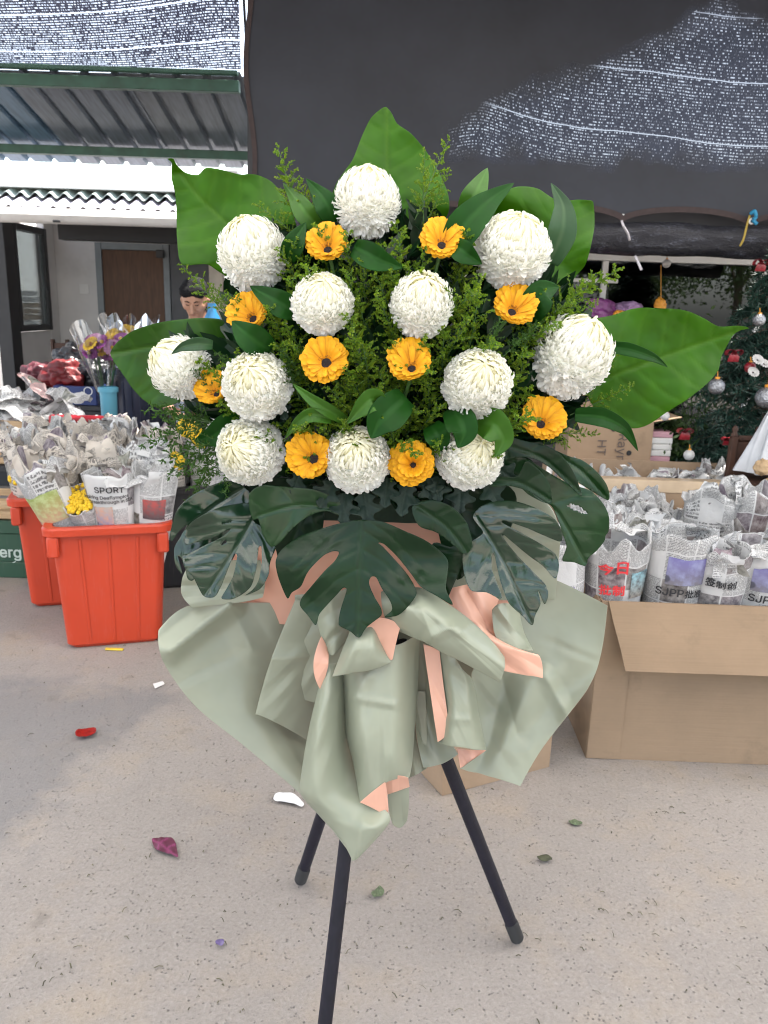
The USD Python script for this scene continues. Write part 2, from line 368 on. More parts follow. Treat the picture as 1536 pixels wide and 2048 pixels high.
def wood_mat(name, a, b, axis=(1, 1, 14)):
    g = Net(); pos = g('geometry'); mp = g('mapping', vector=pos, scale=axis)
    n = g('noise_texture', vector=mp, scale=4.0, detail=6.0, roughness=.65, distortion=.6)
    c = g.mix(g.step(n, .3, .7), a, b)
    return g.make(name, g('principled_bsdf', base_color=c, roughness=.6, specular_ior_level=.4, normal=g('bump', height=n, strength=.15, distance=.005)))
M_door = wood_mat('brown_door_wood', (.060, .028, .014), (.115, .055, .028), (9, 9, 1.2))
M_crate = wood_mat('pale_crate_wood', (.34, .22, .115), (.47, .33, .19), (1.5, 9, 14))
M_chair = wood_mat('dark_chair_wood', (.035, .016, .010), (.075, .032, .018), (9, 9, 1.5))
def bin_mat(name, col):
    g = Net(); pos = g('geometry')
    n1 = g('noise_texture', vector=pos, scale=5.0, detail=4.0); n2 = g('noise_texture', vector=g('mapping', vector=pos, scale=(7, 7, 1)), scale=9.0, detail=5.0, roughness=.7)
    c = g.mix(g.step(n1, .3, .7), tuple(x * .92 for x in col), tuple(x * 1.06 for x in col))
    c = g.mix(g.m('multiply', g.step(n2, .55, .75), .3), c, (col[0] * .8 + .1, col[1] * .8 + .08, col[2] * .8 + .08))
    return g.make(name, g('principled_bsdf', base_color=c, roughness=g.m('add', .32, g.m('multiply', n1, .2)), specular_ior_level=.5))
M_red = bin_mat('orange_red_plastic', (.44, .040, .012)); M_navy = bin_mat('navy_plastic', (.018, .021, .042)); M_blackp = bin_mat('black_plastic', (.012, .012, .014))
M_lblue = bin_mat('pale_blue_plastic', (.10, .32, .42)); M_green = bin_mat('green_plastic', (.018, .055, .030)); M_blue = bin_mat('blue_plastic', (.012, .03, .13))
def pane_mat(name, tint, refl):
    g = Net(); f = g('fresnel', IOR=1.5); fa = g.m('add', g.m('multiply', f, .9), refl, clamp=True)
    return g.make(name, g('mix_closure', fac=fa, closure1=g('transparent_bsdf', color=tint), closure2=g('glossy_bsdf', color=(.9, .93, .95), roughness=.01)))
M_pane = pane_mat('window_glass', (.80, .84, .84), .02); M_dpane = pane_mat('tinted_glass', (.14, .155, .155), .05); M_cello = pane_mat('cellophane', (.93, .93, .94), .10)
M_white = plain('white_paint', (.70, .69, .67), .55, .06, 4.0, dirt=((.45, .42, .38), .35)); M_wall = plain('wall_paint', (.62, .60, .585), .8, .06, 3.0, .1, 90.0, dirt=((.42, .39, .36), .4))
M_whitemetal = plain('white_metal', (.72, .72, .71), .4, .05, 5.0, dirt=((.50, .46, .40), .3)); M_dark = plain('dark_frame', (.018, .018, .02), .5, .2)
M_black = plain('matt_black', (.012, .012, .013), .7, .2); M_greenbeam = plain('green_paint', (.030, .085, .058), .55, .25, 8.0, dirt=((.03, .03, .02), .5))
M_legs = plain('black_tube', (.008, .007, .012), .5, .3, 40.0, .1, 200.0, spec=.3); M_rubber = plain('black_rubber', (.018, .018, .018), .6)
M_stem = plain('green_stem', (.05, .11, .025), .55, .2, 30.0); M_foam = plain('floral_foam', (.015, .03, .015), .9, .3, 60.0)
M_hem = plain('brown_hem', (.035, .022, .022), .8, .2, 40.0)
# ================================================================== SETTING
gx = np.r_[np.linspace(-60, -6, 10), np.linspace(-5, 5, 41), np.linspace(6, 60, 10)]; gy = np.r_[np.linspace(-60, -3, 10), np.linspace(-2, 9, 45), np.linspace(10, 120, 12)]
XX, YY = np.meshgrid(gx, gy, indexing='ij'); ZZ = (noise(np.stack([XX * 1.3, YY * 1.3, XX * 0], -1)) - .5) * .006
single('ground', (np.stack([XX, YY, ZZ], -1).reshape(-1, 3), grid_faces(len(gx), len(gy))[:, ::-1]), M_ground, smooth=True, kind='structure')

# ---------------- pale translucent roof over the yard where the photographer and the stand are
g_ = Net(); _d = g_('diffuse_bsdf', color=(.7, .7, .68)); _t = g_('translucent_bsdf', color=(.74, .74, .73))
M_skylight = g_.make('translucent_sheet', g_('mix_closure', fac=.62, closure1=_d, closure2=_t))
rf = thing('yard_roof', 'pale translucent corrugated roof over the yard', 'roof')
for i in range(8):
    x0 = -4.6 + i * 1.4; xs = np.linspace(x0, x0 + 1.47, 60); ys = np.linspace(-1.3, 2.9, 3)
    X, Y = np.meshgrid(xs, ys, indexing='ij'); Z = 3.30 + .018 * np.sin(xs * 2 * math.pi / .076)[:, None] + 0 * Y + .006 * (i % 2)
    part(rf, 'roof_sheet', (np.stack([X, Y, Z], -1).reshape(-1, 3), grid_faces(60, 3)), M_skylight, smooth=True)
M_darkroof = plain('dark_roof_sheet', (.10, .10, .10), .6, .2)
for i in range(8):
    x0 = -4.6 + i * 1.4; xs = np.linspace(x0, x0 + 1.47, 60); ys = np.linspace(2.86, 4.53, 3)
    X, Y = np.meshgrid(xs, ys, indexing='ij'); Z = 3.335 + .018 * np.sin(xs * 2 * math.pi / .076)[:, None] + 0 * Y + .006 * (i % 2)
    part(rf, 'dark_sheet', (np.stack([X, Y, Z], -1).reshape(-1, 3), grid_faces(60, 3)), M_darkroof, smooth=True)
for y in (-1.2, .2, 2.0, 3.8): part(rf, 'purlin', box(-4.6, 6.6, y - .03, y + .03, 3.2, 3.27), M_whitemetal)

# ---------------- lean-to with green beams (upper left)
nz_, fz_ = P(250, 158, 5.4), P(250, 338, 6.75)
xr = P(500, 250, 5.9)[0]
lt = thing('lean_to_roof', 'underside of a ribbed metal lean-to roof with green beams, upper left', 'roof', (xr - 1.5, 5.0, nz_[2]))
def lz(y): return nz_[2] + (fz_[2] - nz_[2]) * (y - 5.4) / (6.75 - 5.4)
sheet_cols = [(.075, .185, .27), (.08, .19, .28), (.12, .145, .17), (.085, .15, .22), (.12, .145, .175), (.13, .15, .17)]
bounds = np.linspace(-5.6, xr + .05, 7)
for i, colr in enumerate(sheet_cols):
    g = Net(); pos = g('geometry'); n1 = g('noise_texture', vector=g('mapping', vector=pos, scale=(14, 1.2, 1)), scale=3.0, detail=5.0, roughness=.65)
    c = g.mix(g.step(n1, .28, .72), tuple(x * .72 for x in colr), tuple(x * 1.45 for x in colr))
    mm = g.make(f'weathered_sheet_{i}', g('principled_bsdf', base_color=c, roughness=.4, metallic=.25, specular_ior_level=.5))
    a, b = bounds[i], bounds[i + 1] + .03; per = .19; xs = [a]; k = math.floor(a / per)
    prof = [(0, 0), (.12, 0), (.133, .026), (.162, .026), (.175, 0)]
    P2 = [(k * per + j * per + dx, dz) for j in range(int((b - a) / per) + 3) for dx, dz in prof]; P2 = np.array([q for q in P2 if a - 1e-6 <= q[0] <= b])
    ys = np.array([5.4, 6.0, 6.75]); up = .004 * (i % 2)
    V = np.stack([np.repeat(P2[:, 0], 3), np.tile(ys, len(P2)), np.repeat(P2[:, 1], 3) + lz(np.tile(ys, len(P2))) + up + .03], -1)
    part(lt, 'roof_sheet', solidify(V, grid_faces(len(P2), 3), .0012)[:2], mm)
part(lt, 'beam', box(-5.7, xr + .02, 5.39, 5.45, nz_[2] - .055, nz_[2] + .012), M_greenbeam)
part(lt, 'beam', box(-5.7, xr + .02, 6.36, 6.43, lz(6.4) - .05, lz(6.4) + .01), M_greenbeam)
part(lt, 'beam', box(-5.7, xr + .02, 5.34, 5.385, nz_[2] + .03, nz_[2] + .055), M_greenbeam)
# post at the curtain's left edge
pa, pb = P(505, 250, 4.72), P(505, 1050, 4.72)
single('steel_post', cat(tube([(pa[0] + .03, 4.76, -.02), (pa[0] + .03, 4.76, 3.4)], .038, 14), box(pa[0] - .04, pa[0] + .10, 4.69, 4.83, 0, .012)), M_whitemetal, 'round white steel post behind the left edge of the grey curtain', 'post', smooth=40)

# ---------------- shade net, upper left
z0 = nz_[2] + .075
nx, ny = 60, 40; xs = np.linspace(-5.8, xr + .03, nx); ys = np.linspace(5.42, 4.38, ny)
X, Y = np.meshgrid(xs, ys, indexing='ij'); S = 5.42 - Y; X = X + (P(499, 80, 4.4)[0] - P(499, 80, 5.42)[0]) * S / 1.02 * np.clip((X + 5.8) / (xr + 5.8), 0, 1)
Z = z0 + S * .16 + .09 * np.clip((X - xr + 1.1) / 1.1, 0, 1) ** 2 * np.clip(S / .4, 0, 1) * .4 + .012 * (noise(np.stack([X * 3, Y * 3, X * 0], -1)) - .5)
W = S - .17 * np.clip((X - xr + 1.5) / 1.5, 0, 1) ** 1.8 * 1.0 + .05
single('shade_net', (np.stack([X, Y, Z], -1).reshape(-1, 3), grid_faces(nx, ny)), M_net, 'black shade net glittering with sky light above the lean-to roof', 'shade net', smooth=True, uv=np.stack([X, W], -1).reshape(-1, 2))
# its thin black edge cord
e = np.array([P(486, -30, 4.9), P(491, 60, 5.0), P(497, 160, 5.2), P(499, 330, 5.3)])
single('cord', tube(catmull(e, 5, False), .008, 6), M_black, 'black cord hanging along the edge of the shade net', 'cord', smooth=True)

# ---------------- grey curtain
YC = 4.6
cu = thing('shade_curtain', 'large dark grey shade cloth curtain hanging behind the flowers', 'curtain', tuple(P(1000, 415, YC)))
ties_px = [470, 730, 986, 1243, 1500, 1757]
xb0, xb1 = P(502, 400, YC)[0], P(1760, 430, YC)[0]
zb = P(1243, 440, YC)[2]
tx = np.array([P(t, 440, YC)[0] for t in ties_px]); zt = P(502, -260, YC)[2]
def scallop(x):
    i = np.clip(np.searchsorted(tx, x) - 1, 0, len(tx) - 2); s = (x - tx[i]) / (tx[i + 1] - tx[i])
    return zb + .062 * (np.clip(4 * s * (1 - s), 0, 1)) ** .62
nx, ny = 300, 190; u = np.linspace(0, 1, nx); v = np.linspace(0, 1, ny); U, V_ = np.meshgrid(u, v, indexing='ij')
X = xb0 + (xb1 - xb0) * U; lo = scallop(X); Z = lo + (zt - lo) * V_
X = X + .02 * np.sin(V_ * 5.5 * 2) * (1 - U) ** 12
Y = YC + .03 * np.sin(X * 1.9 + 1.1 * Z) + .018 * noise(np.stack([X * 2, Z * 2, X * 0], -1)) - .05 * V_
hx = X - P(1060, 250, YC)[0]
W = Z + .10 * np.exp(-((hx + .30) / .22) ** 2) * 0 - .13 / (1 + np.exp(-(hx - .05) / .13)) * -1 - .02 * np.sin(hx * 4.0) - .05 * np.exp(-((hx + .28) / .16) ** 2)
lit = sg.Polygon([(1410, 5), (1440, -14), (1478, 13), (1536, 42), (1680, 100), (1680, 335), (1536, 331), (1309, 331), (1168, 332), (1066, 316), (972, 313), (898, 312), (896, 263), (965, 202), (1100, 148), (1235, 115), (1356, 50)])
pin = np.stack([X, Y, Z], -1) - CAM; qx = 768 + FPX * (pin @ RIGHT) / (pin @ FWD); qy = 1024 - FPX * (pin @ UP) / (pin @ FWD)
qq = np.c_[qx.ravel(), qy.ravel()]; lc = np.array(lit.exterior.coords); dd = segdist(qq, list(zip(lc[:-1], lc[1:]))) * np.where(shapely.contains_xy(lit, qq[:, 0], qq[:, 1]), 1, -1)
inside = np.clip(.5 + (dd - 12) / 48 + (fbm(np.c_[qq / 38, qq[:, :1] * 0], 3, 4) - .5) * 1.4, 0, 1) * (dd > -14)      # single layer of net there, double knitted cloth elsewhere
part(cu, 'cloth', (np.stack([X, Y, Z], -1).reshape(-1, 3), grid_faces(nx, ny)), M_curtain, smooth=True, uv=np.stack([X, W * 1.0], -1).reshape(-1, 2), attrs={'open': inside})
hemP = np.stack([X[:, 0], Y[:, 0] - .006, Z[:, 0]], -1)
def band(pts, w, t=.006):
    pts = np.asarray(pts); up = np.array([0, 0, 1.0]); T = np.gradient(pts, axis=0); T /= np.linalg.norm(T, axis=1)[:, None]
    N = np.cross(T, [0, 1.0, 0]); V = np.stack([pts - N * w / 2, pts + N * w / 2], 1).reshape(-1, 3)
    return solidify(V, grid_faces(len(pts), 2), t)[:2]
part(cu, 'hem', band(hemP, .030), M_hem, smooth=40)
part(cu, 'hem', band(np.stack([X[0], Y[0] - .006, Z[0]], -1), .026), M_hem, smooth=40)
for t in tx[1:5]: part(cu, 'grommet', xf(lathe([(.008, 0), (.017, .002), (.017, .006), (.008, .008)], 16), np.array([[1, 0, 0, t], [0, 0, -1, YC - .02], [0, 1, 0, zb + .012], [0, 0, 0, 1.]])), M_whitemetal, smooth=True)
# opaque tarpaulin behind the curtain: everything but the lit wedge
lit = sg.Polygon([(1410, 5), (1440, -14), (1478, 13), (1536, 42), (1680, 100), (1680, 335), (1536, 331), (1309, 331), (1168, 332), (1066, 316), (972, 313), (898, 312), (896, 263), (965, 202), (1100, 148), (1235, 115), (1356, 50)])
tp = sg.Polygon([(495, -330), (1800, -330), (1800, 470), (495, 430)]).difference(lit)
ex = trimesh.creation.extrude_polygon(tp, 1.0, engine='earcut'); ev = np.array(ex.vertices)
single('tarpaulin', (PV(ev[:, 0], ev[:, 1], 4.76 + .004 * ev[:, 2]), np.array(ex.faces)), plain('dark_tarpaulin', (.03, .031, .036), .6, .15), 'opaque dark tarpaulin hung close behind the grey curtain', 'tarpaulin')
# rolled black net under the curtain
a, b = P(500, 447, 4.78), P(1780, 486, 4.78); n = 90
th = np.linspace(0, 2 * math.pi, 28, endpoint=False); tt = np.linspace(0, 1, n)
cz = a[2] + 0 * tt; cx = a[0] + (b[0] - a[0]) * tt
T2, TH = np.meshgrid(cx, th, indexing='ij')
rr = .092 * (1 + .10 * (fbm(np.stack([T2 * 5, np.cos(TH) * 2.5, np.sin(TH) * 2.5], -1), 4) - .5) * 2 + .05 * np.sin(TH * 3 + T2 * 9))
VV = np.stack([T2, 4.80 + rr * np.cos(TH), zb - .075 + rr * np.sin(TH) * 1.0], -1).reshape(-1, 3)
F = np.array([q for i in range(n - 1) for j in range(28) for q in ((i*28+j, (i+1)*28+j, (i+1)*28+(j+1) % 28), (i*28+j, (i+1)*28+(j+1) % 28, i*28+(j+1) % 28))])
g = Net(); pos = g('geometry'); n1 = g('noise_texture', vector=g('mapping', vector=pos, scale=(3, 8, 8)), scale=4.0, detail=6.0, roughness=.7); n2 = g('noise_texture', vector=g('mapping', vector=pos, scale=(30, 120, 120)), scale=2.0, detail=2.0)
c = g.mix(g.m('multiply', g.step(n1, .5, .75), g.step(n2, .45, .6)), (.008, .008, .014), (.16, .17, .22))
M_roll = g.make('rolled_net', g('principled_bsdf', base_color=c, roughness=g.m('add', .22, g.m('multiply', n2, .3)), specular_ior_level=.6, normal=g('bump', height=g.m('add', n1, g.m('multiply', n2, .4)), strength=.6, distance=.03)))
single('rolled_shade_net', (VV, F), M_roll, 'long glossy black roll of shade net tied up below the grey curtain', 'shade net', smooth=True)
def rope(name, pts, r, mat, label, cat_='string'):
    return single(name, tube(catmull(np.array(pts), 6, False), r, 6), mat, label, cat_, smooth=True)
M_yel = plain('yellow_cord', (.42, .30, .06), .7); M_bluecord = plain('blue_cord', (.02, .22, .40), .6); M_wh = plain('white_string', (.6, .58, .62), .6)
rope('tie_string', [P(1243, 440, 4.58), P(1247, 452, 4.56), P(1256, 468, 4.66), P(1259, 480, 4.70)], .007, M_wh, 'white string tying the black roll to the curtain, left one')
rope('tie_string', [P(1500, 430, 4.58), P(1494, 450, 4.58), P(1487, 478, 4.60), P(1480, 492, 4.62)], .006, M_yel, 'yellow string hanging from the curtain hem at the right')
rib = [P(1501, 428, 4.57), P(1509, 422, 4.55), P(1512, 434, 4.55), P(1506, 440, 4.55), P(1514, 448, 4.55)]
rope('tie_ribbon', rib, .010, M_bluecord, 'short bright blue ribbon knotted at the curtain grommet on the right', 'ribbon')
rope('hanging_wire', [P(1180, 500, 5.0), P(1280, 503, 5.0), P(1334, 511, 5.0), P(1440, 510, 5.0), P(1540, 507, 5.0)], .006, M_black, 'black cable sagging below the black roll', 'cable')
rope('torn_string', [P(1262, 495, 4.8), P(1272, 515, 4.8), P(1283, 540, 4.8)], .008, M_wh, 'pale torn plastic strip dangling below the black roll', 'strip')

# ---------------- dark porch roof between the curtain and the shop front
pr = thing('porch_roof', 'low dark roof between the rolled net and the shop front', 'roof', (2, 5.4, 2.3))
for i in range(5):
    x0 = -.72 + i * 1.25; V = np.array([(x, y, z + dz) for x in (x0, x0 + 1.245) for y, z in ((4.93, 2.12), (6.02, 2.33)) for dz in (0, .03)])
    h = trimesh.convex.convex_hull(V); part(pr, 'roof_panel', (np.array(h.vertices), np.array(h.faces)), M_dark)
# ---------------- shop front on the right
YS = 6.0
zf = P(1350, 513, YS)[2]
sf = thing('glazed_facade', 'dark glazed shop front with a pale beam and white mullions behind the tree', 'shop front', (1.5, YS, 0))
part(sf, 'fascia', box(-1.1, 5.2, YS - .06, YS + .06, zf - .045, zf + .045), M_whitemetal)
part(sf, 'fascia', box(-1.1, 5.2, YS - .02, YS + .08, zf + .048, zf + .34), M_dark)
xm = [P(1207, 560, YS)[0] + k * 1.15 for k in range(-2, 4)]
for k in range(5):
    part(sf, 'pane', box(xm[k] + .024, xm[k + 1] - .024, YS - .004, YS + .004, .62, zf - .048), M_dpane)
    part(sf, 'mullion', box(xm[k] - .02, xm[k] + .02, YS - .03, YS + .03, .6, zf - .046), M_whitemetal)
zz = P(1210, 562, YS)[2]
part(sf, 'mullion', box(xm[1] + .02, xm[2] + .10, YS - .028, YS + .028, zz - .014, zz + .014), M_whitemetal)
part(sf, 'wall', box(-1.1, 5.2, YS - .05, YS + .1, 0, .6), plain('dark_wall_paint', (.06, .058, .055), .7, .2))
part(sf, 'interior_wall', box(-1.1, 5.2, 8.6, 8.7, 0, 2.4), plain('dim_wall', (.10, .10, .105), .9)); part(sf, 'ceiling', box(-1.1, 5.2, YS + .085, 8.59, zf + .36, zf + .40), M_dark)
part(sf, 'side_wall', box(5.2, 5.3, YS - .05, 8.6, 0, 2.4), M_wall); part(sf, 'side_wall', box(-1.2, -1.104, YS - .05, 8.6, 0, 2.4), M_wall)

# ---------------- building with the brown door on the left
XW = PX(125, 700, -3.6)[0]; YB = P(0, 0, 1)[1] * 0 + PX(125, 720, XW)[1]
YF = 7.0; ze = P(175, 419, YF)[2]; zg = P(175, 449, YF)[2]; xR = P(470, 600, YB)[0]
bd = thing('shop_building', 'low white building with a gutter, dark window and brown door', 'building', (-2.6, YF, 0))
part(bd, 'back_wall', box(XW - .12, xR + .6, YB, YB + .12, 0, 2.75), M_wall)
# door
dl, dr, dt = P(197, 600, YB - .03)[0], P(343, 600, YB - .03)[0], P(265, 487, YB - .03)[2]
door = part(bd, 'door', box(dl + .07, dr - .07, YB - .045, YB - .004, .05, dt - .07), M_door)
fr = M_frame = plain('grey_frame', (.17, .19, .20), .55, .1)
part(bd, 'door_frame', cat(box(dl, dl + .068, YB - .06, YB - .003, 0, dt), box(dr - .068, dr, YB - .06, YB - .003, 0, dt), box(dl + .07, dr - .07, YB - .058, YB - .003, dt - .068, dt)), fr)
part(bd, 'door_closer', box(dr - .13, dr - .05, YB - .10, YB - .062, dt - .14, dt - .06), M_dark)
sw = P(168, 578, YB - .01); part(bd, 'light_switch', cat(box(sw[0] - .05, sw[0] + .05, YB - .014, YB - .002, sw[2] - .05, sw[2] + .05), box(sw[0] - .02, sw[0] + .02, YB - .022, YB - .014, sw[2] - .03, sw[2] + .03)), M_white)
part(bd, 'lintel', box(P(120, 465, YF + .5)[0], xR + .5, YF + .45, YF + .6, P(200, 482, YF + .5)[2], zg + .06), M_black)
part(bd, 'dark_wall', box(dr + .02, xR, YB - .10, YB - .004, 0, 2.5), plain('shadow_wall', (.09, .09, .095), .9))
pw = P(432, 570, YB - .2)[0]; part(bd, 'wall_post', box(pw - .05, pw + .09, YB - .3, YB - .1, 0, 2.5), plain('beige_wall', (.50, .44, .37), .8))
# side wall with the window
y0 = PX(30, 560, XW)[1]; y1 = PX(85, 560, XW)[1] ; zt_, zb_ = PX(60, 452, XW)[2], PX(60, 662, XW)[2]
yn = PX(-60, 560, XW)[1]
part(bd, 'side_wall', cat(box(XW - .08, XW, y1 + .12, YB - .003, 0, 2.6), box(XW - .08, XW, y0 - .02, y1 + .115, 0, zb_ - .01)), M_wall)
part(bd, 'dark_post', box(XW - .10, XW + .03, y0 - .22, y0 - .025, 0, 2.35), M_dark)
wf = part(bd, 'window_frame', cat(box(XW - .06, XW + .03, y0 - .02, y0 + .05, zb_, zt_), box(XW - .06, XW + .03, y1 + .04, y1 + .11, zb_, zt_), box(XW - .058, XW + .028, y0 + .053, y1 + .037, zt_ - .06, zt_), box(XW - .058, XW + .028, y0 + .053, y1 + .037, zb_, zb_ + .06)), M_dark)
part(wf, 'pane', box(XW - .004, XW + .004, y0 + .05, y1 + .04, zb_ + .06, zt_ - .06), M_pane)
part(bd, 'side_wall', box(XW - .80, XW - .70, y0 - .6, YB + 1.5, 0, 2.6), M_white)
part(bd, 'floor_slab', box(XW - 1.4, xR + 1, YF - .3, YB, -.02, .035), plain('dark_floor', (.09, .085, .085), .7, .2))
part(bd, 'ceiling', box(XW - .0, xR + .6, YF + .3, YB, 2.42, 2.46), M_white)
# gutter
gp = [(-.0, ze), (-.05, ze - .01), (-.085, (ze + zg) / 2), (-.06, zg + .02), (-.01, zg), (.05, zg), (.05, ze)]
xg0, xg1 = XW - .04, xR + .5
Vg = np.array([(x, YF + p[0], p[1]) for x in np.linspace(xg0, xg1, 12) for p in gp]); part(bd, 'gutter', (Vg, grid_faces(12, 7)), M_white, smooth=45)
part(bd, 'gutter_bracket', box(P(112, 440, YF - .1)[0] - .03, P(112, 440, YF - .1)[0] + .03, YF - .10, YF - .08, zg + .0, zg + .02), M_dark)
def corr(x0, x1, y0, y1, za, zb, per, amp, n=8):
    k = int((x1 - x0) / per * n); xs = np.linspace(x0, x1, k); V = []
    for x in xs:
        for t in (0, .5, 1): V.append((x, y0 + (y1 - y0) * t, za + (zb - za) * t + amp * math.sin(x / per * 2 * math.pi)))
    return solidify(np.array(V), grid_faces(k, 3), .004)[:2]
sl = .37
part(bd, 'roof_sheet', corr(xg0, xg1, YF + .0, YF + .75, ze - .0, ze + .75 * sl, .125, .020), plain('white_roof', (.42, .40, .45), .55, .08, 5.0), smooth=30)
part(bd, 'roof_sheet', corr(xg0, xg1, YF + .24, YF + 2.6, ze + .24 * sl + .040, ze + 2.6 * sl + .040, .125, .022), plain('pale_green_roof', (.27, .33, .30), .5, .08, 5.0), smooth=30)

# ---------------- trees across the yard, behind the photographer (they show as reflections in the shop glass)
M_treeleaf = leafmat('tree_leaf', (.035, .07, .018), (.05, .09, .03), .5, .3); M_bark = plain('bark', (.10, .075, .055), .85, .3, 20.0, .5, 40.0)
def tree(x, y, h, cr, seed, label):
    r_ = np.random.default_rng(seed); t = thing('tree', label, 'tree', (x, y, 0))
    tr = [tube([(x, y, -.05), (x + .1, y, h * .3), (x - .05, y + .1, h * .55), (x, y, h * .75)], [.16, .13, .10, .05], 10)]
    for k in range(7):
        a = r_.uniform(0, 6.28); tr.append(tube([(x, y, h * r_.uniform(.35, .6)), (x + math.cos(a) * cr * .4, y + math.sin(a) * cr * .4, h * .62), (x + math.cos(a) * cr * .8, y + math.sin(a) * cr * .8, h * r_.uniform(.6, .85))], [.06, .04, .015], 6))
    part(t, 'trunk', cat(*tr), M_bark, smooth=True)
    cl = r_.normal(size=(46, 3)); cl /= np.linalg.norm(cl, axis=1)[:, None]; cl *= (r_.random((46, 1)) ** .4); C = cl * [cr, cr, h * .32] + [x, y, h * .66]
    n = 9000; c = C[r_.integers(0, 46, n)] + r_.normal(size=(n, 3)) * cr * .15; u = r_.normal(size=(n, 3)); u /= np.linalg.norm(u, axis=1)[:, None]; w = np.cross(u, r_.normal(size=(n, 3))); w /= np.linalg.norm(w, axis=1)[:, None]
    s = r_.uniform(.05, .09, (n, 1)); V = np.stack([c - u * s, c + w * s * .5, c + u * s, c - w * s * .5], 1).reshape(-1, 3); q = np.arange(n)[:, None] * 4
    part(t, 'crown', (V, np.vstack([q + [0, 1, 2], q + [0, 2, 3]])), M_treeleaf)
tree(6.5, -11, 5.2, 2.2, 1, 'broad dark tree across the yard reflected in the shop glass, nearest'); tree(10.5, -13, 6, 2.6, 2, 'tallest tree across the yard'); tree(-4, -15, 5.5, 2.4, 3, 'tree across the yard on the far left')
# ================================================================== FLOWER STAND
def ydome(px, py):
    r2 = ((px - 770) / 560) ** 2 + ((py - 730) / 520) ** 2
    return 1.60 - .19 * max(0.0, 1 - r2)
FOAM = P(770, 930, 1.64)
st = thing('flower_stand', 'black tripod stand on the concrete carrying the flower arrangement', 'stand', tuple(G(760, 1850)))
apex = P(765, 1235, 1.60)
feet = {'r': G(1035, 1888), 'f': G(640, 2140), 'b': G(600, 1770)}
for k, tops in (('r', P(806, 1300, 1.615)), ('f', P(738, 1290, 1.60)), ('b', P(752, 1300, 1.64))):
    ft = feet[k] + np.array([0, 0, .012]); d = tops - ft; L = np.linalg.norm(d); d /= L
    tp_ = ft + d * (L + .02)
    lg = part(st, 'leg', tube([ft + d * .045, ft + d * L * .5, tp_], [.0150, .0158, .0165] if k != 'f' else [.0150, .0152, .0158], 14), M_legs, smooth=40)
    part(lg, 'rubber_foot', tube([ft - d * .004, ft - d * .0, ft + d * .006, ft + d * .05, ft + d * .056], [.006, .0135, .0168, .0172, .0158], 14), M_rubber, smooth=40)
top = (P(806, 1300, 1.59) + P(738, 1290, 1.57) + P(752, 1300, 1.63)) / 3
top = top + [0, .025, 0]
part(st, 'hub', tube([top - [0, 0, .04], top + [0, 0, .05]], .035, 18), M_legs, smooth=40)
part(st, 'pole', tube([top + [0, 0, .04], FOAM - [0, 0, .10]], .018, 12), M_legs, smooth=40)
single('flower_foam', box(FOAM[0] - .16, FOAM[0] + .16, FOAM[1] - .05, FOAM[1] + .07, FOAM[2] - .14, FOAM[2] + .22, .03), M_foam, 'dark green floral foam block hidden inside the arrangement', 'foam block')

# ---------------- wrapping paper
wp = thing('wrapping_paper', 'sage green and peach wrapping paper folded into a skirt below the leaves', 'wrapping paper', tuple(P(770, 1300, 1.45)))
def C6(p): return 300 + .612 * p[..., 0], 1150 + .612 * p[..., 1]
def paper(net, Ys, peach=False, creases=(), crumple=.004, nu=56, nv=56, parent=None, name='paper_sheet', raw=False, seed=0, rad=7):
    net = np.array(net, float); Yn = 1.395 + 1.42 * (np.array(Ys, float) - 1.395)
    if Yn.ndim == 1 and len(Yn) == net.shape[0]: Yn = np.repeat(Yn[:, None], net.shape[1], 1)
    if raw: px, py = net[..., 0], net[..., 1]
    else: px, py = C6(net)
    nr, nc = px.shape
    def interp(A):
        A = PchipInterpolator(np.arange(nr), A, axis=0)(np.linspace(0, nr - 1, nu)); return PchipInterpolator(np.arange(nc), A, axis=1)(np.linspace(0, nc - 1, nv))
    ctrl = PV(px, py, Yn)
    V = interp(ctrl.reshape(nr, nc, 3)) if True else None
    pxx, pyy = interp(px), interp(py); cr = np.zeros_like(pxx); q = np.c_[pxx.ravel(), pyy.ravel()]
    for (x0, y0, x1, y1, amp, w) in creases:
        a, b = (np.array([x0, y0]), np.array([x1, y1])) if raw else (np.array(C6(np.array([x0, y0.__float__() if False else y0], float))), np.array(C6(np.array([x1, y1], float))))
        d = segdist(q, [(a, b)]).reshape(cr.shape); cr += amp * np.clip(1 - d / w, 0, 1) ** 1.4
    rc = np.random.default_rng(900 + seed)
    for _ in range(rad):
        i0, j0 = rc.integers(int(nu * .25), nu), rc.integers(2, nv - 2); tx, ty = pxx[i0, j0], pyy[i0, j0]; dv = np.array([tx - 770, ty - 1150.0]); dv /= np.linalg.norm(dv); Lh = rc.uniform(50, 150); am = rc.choice([-1, 1]) * rc.uniform(.002, .0055); wd = rc.uniform(9, 22)
        dd = segdist(q, [(np.array([tx, ty]) - dv * Lh, np.array([tx, ty]) + dv * Lh)]).reshape(cr.shape); al = np.clip(1 - np.abs(((pxx - tx) * dv[0] + (pyy - ty) * dv[1]) / Lh), 0, 1); cr += am * np.clip(1 - dd / wd, 0, 1) * al
    nn = fbm(np.stack([pxx / 95, pyy / 120, pxx * 0 + seed * 3.3], -1), 3, seed) - .5
    rid = np.abs(fbm(np.stack([pxx / 60, pyy / 60, pxx * 0 + seed * 5.1], -1), 2, seed + 9) - .5)
    dY = -cr + nn * crumple * 1.3 - rid * crumple * .5
    dirv = V - CAM; dirv /= np.linalg.norm(dirv, axis=-1, keepdims=True)
    V = V + dirv * dY[..., None]
    v, f, side = solidify(V.reshape(-1, 3), grid_faces(nu, nv), .0007, flip=peach)
    return part(parent or wp, name, (v, f), M_wrap, smooth=True, attrs={'side': side})
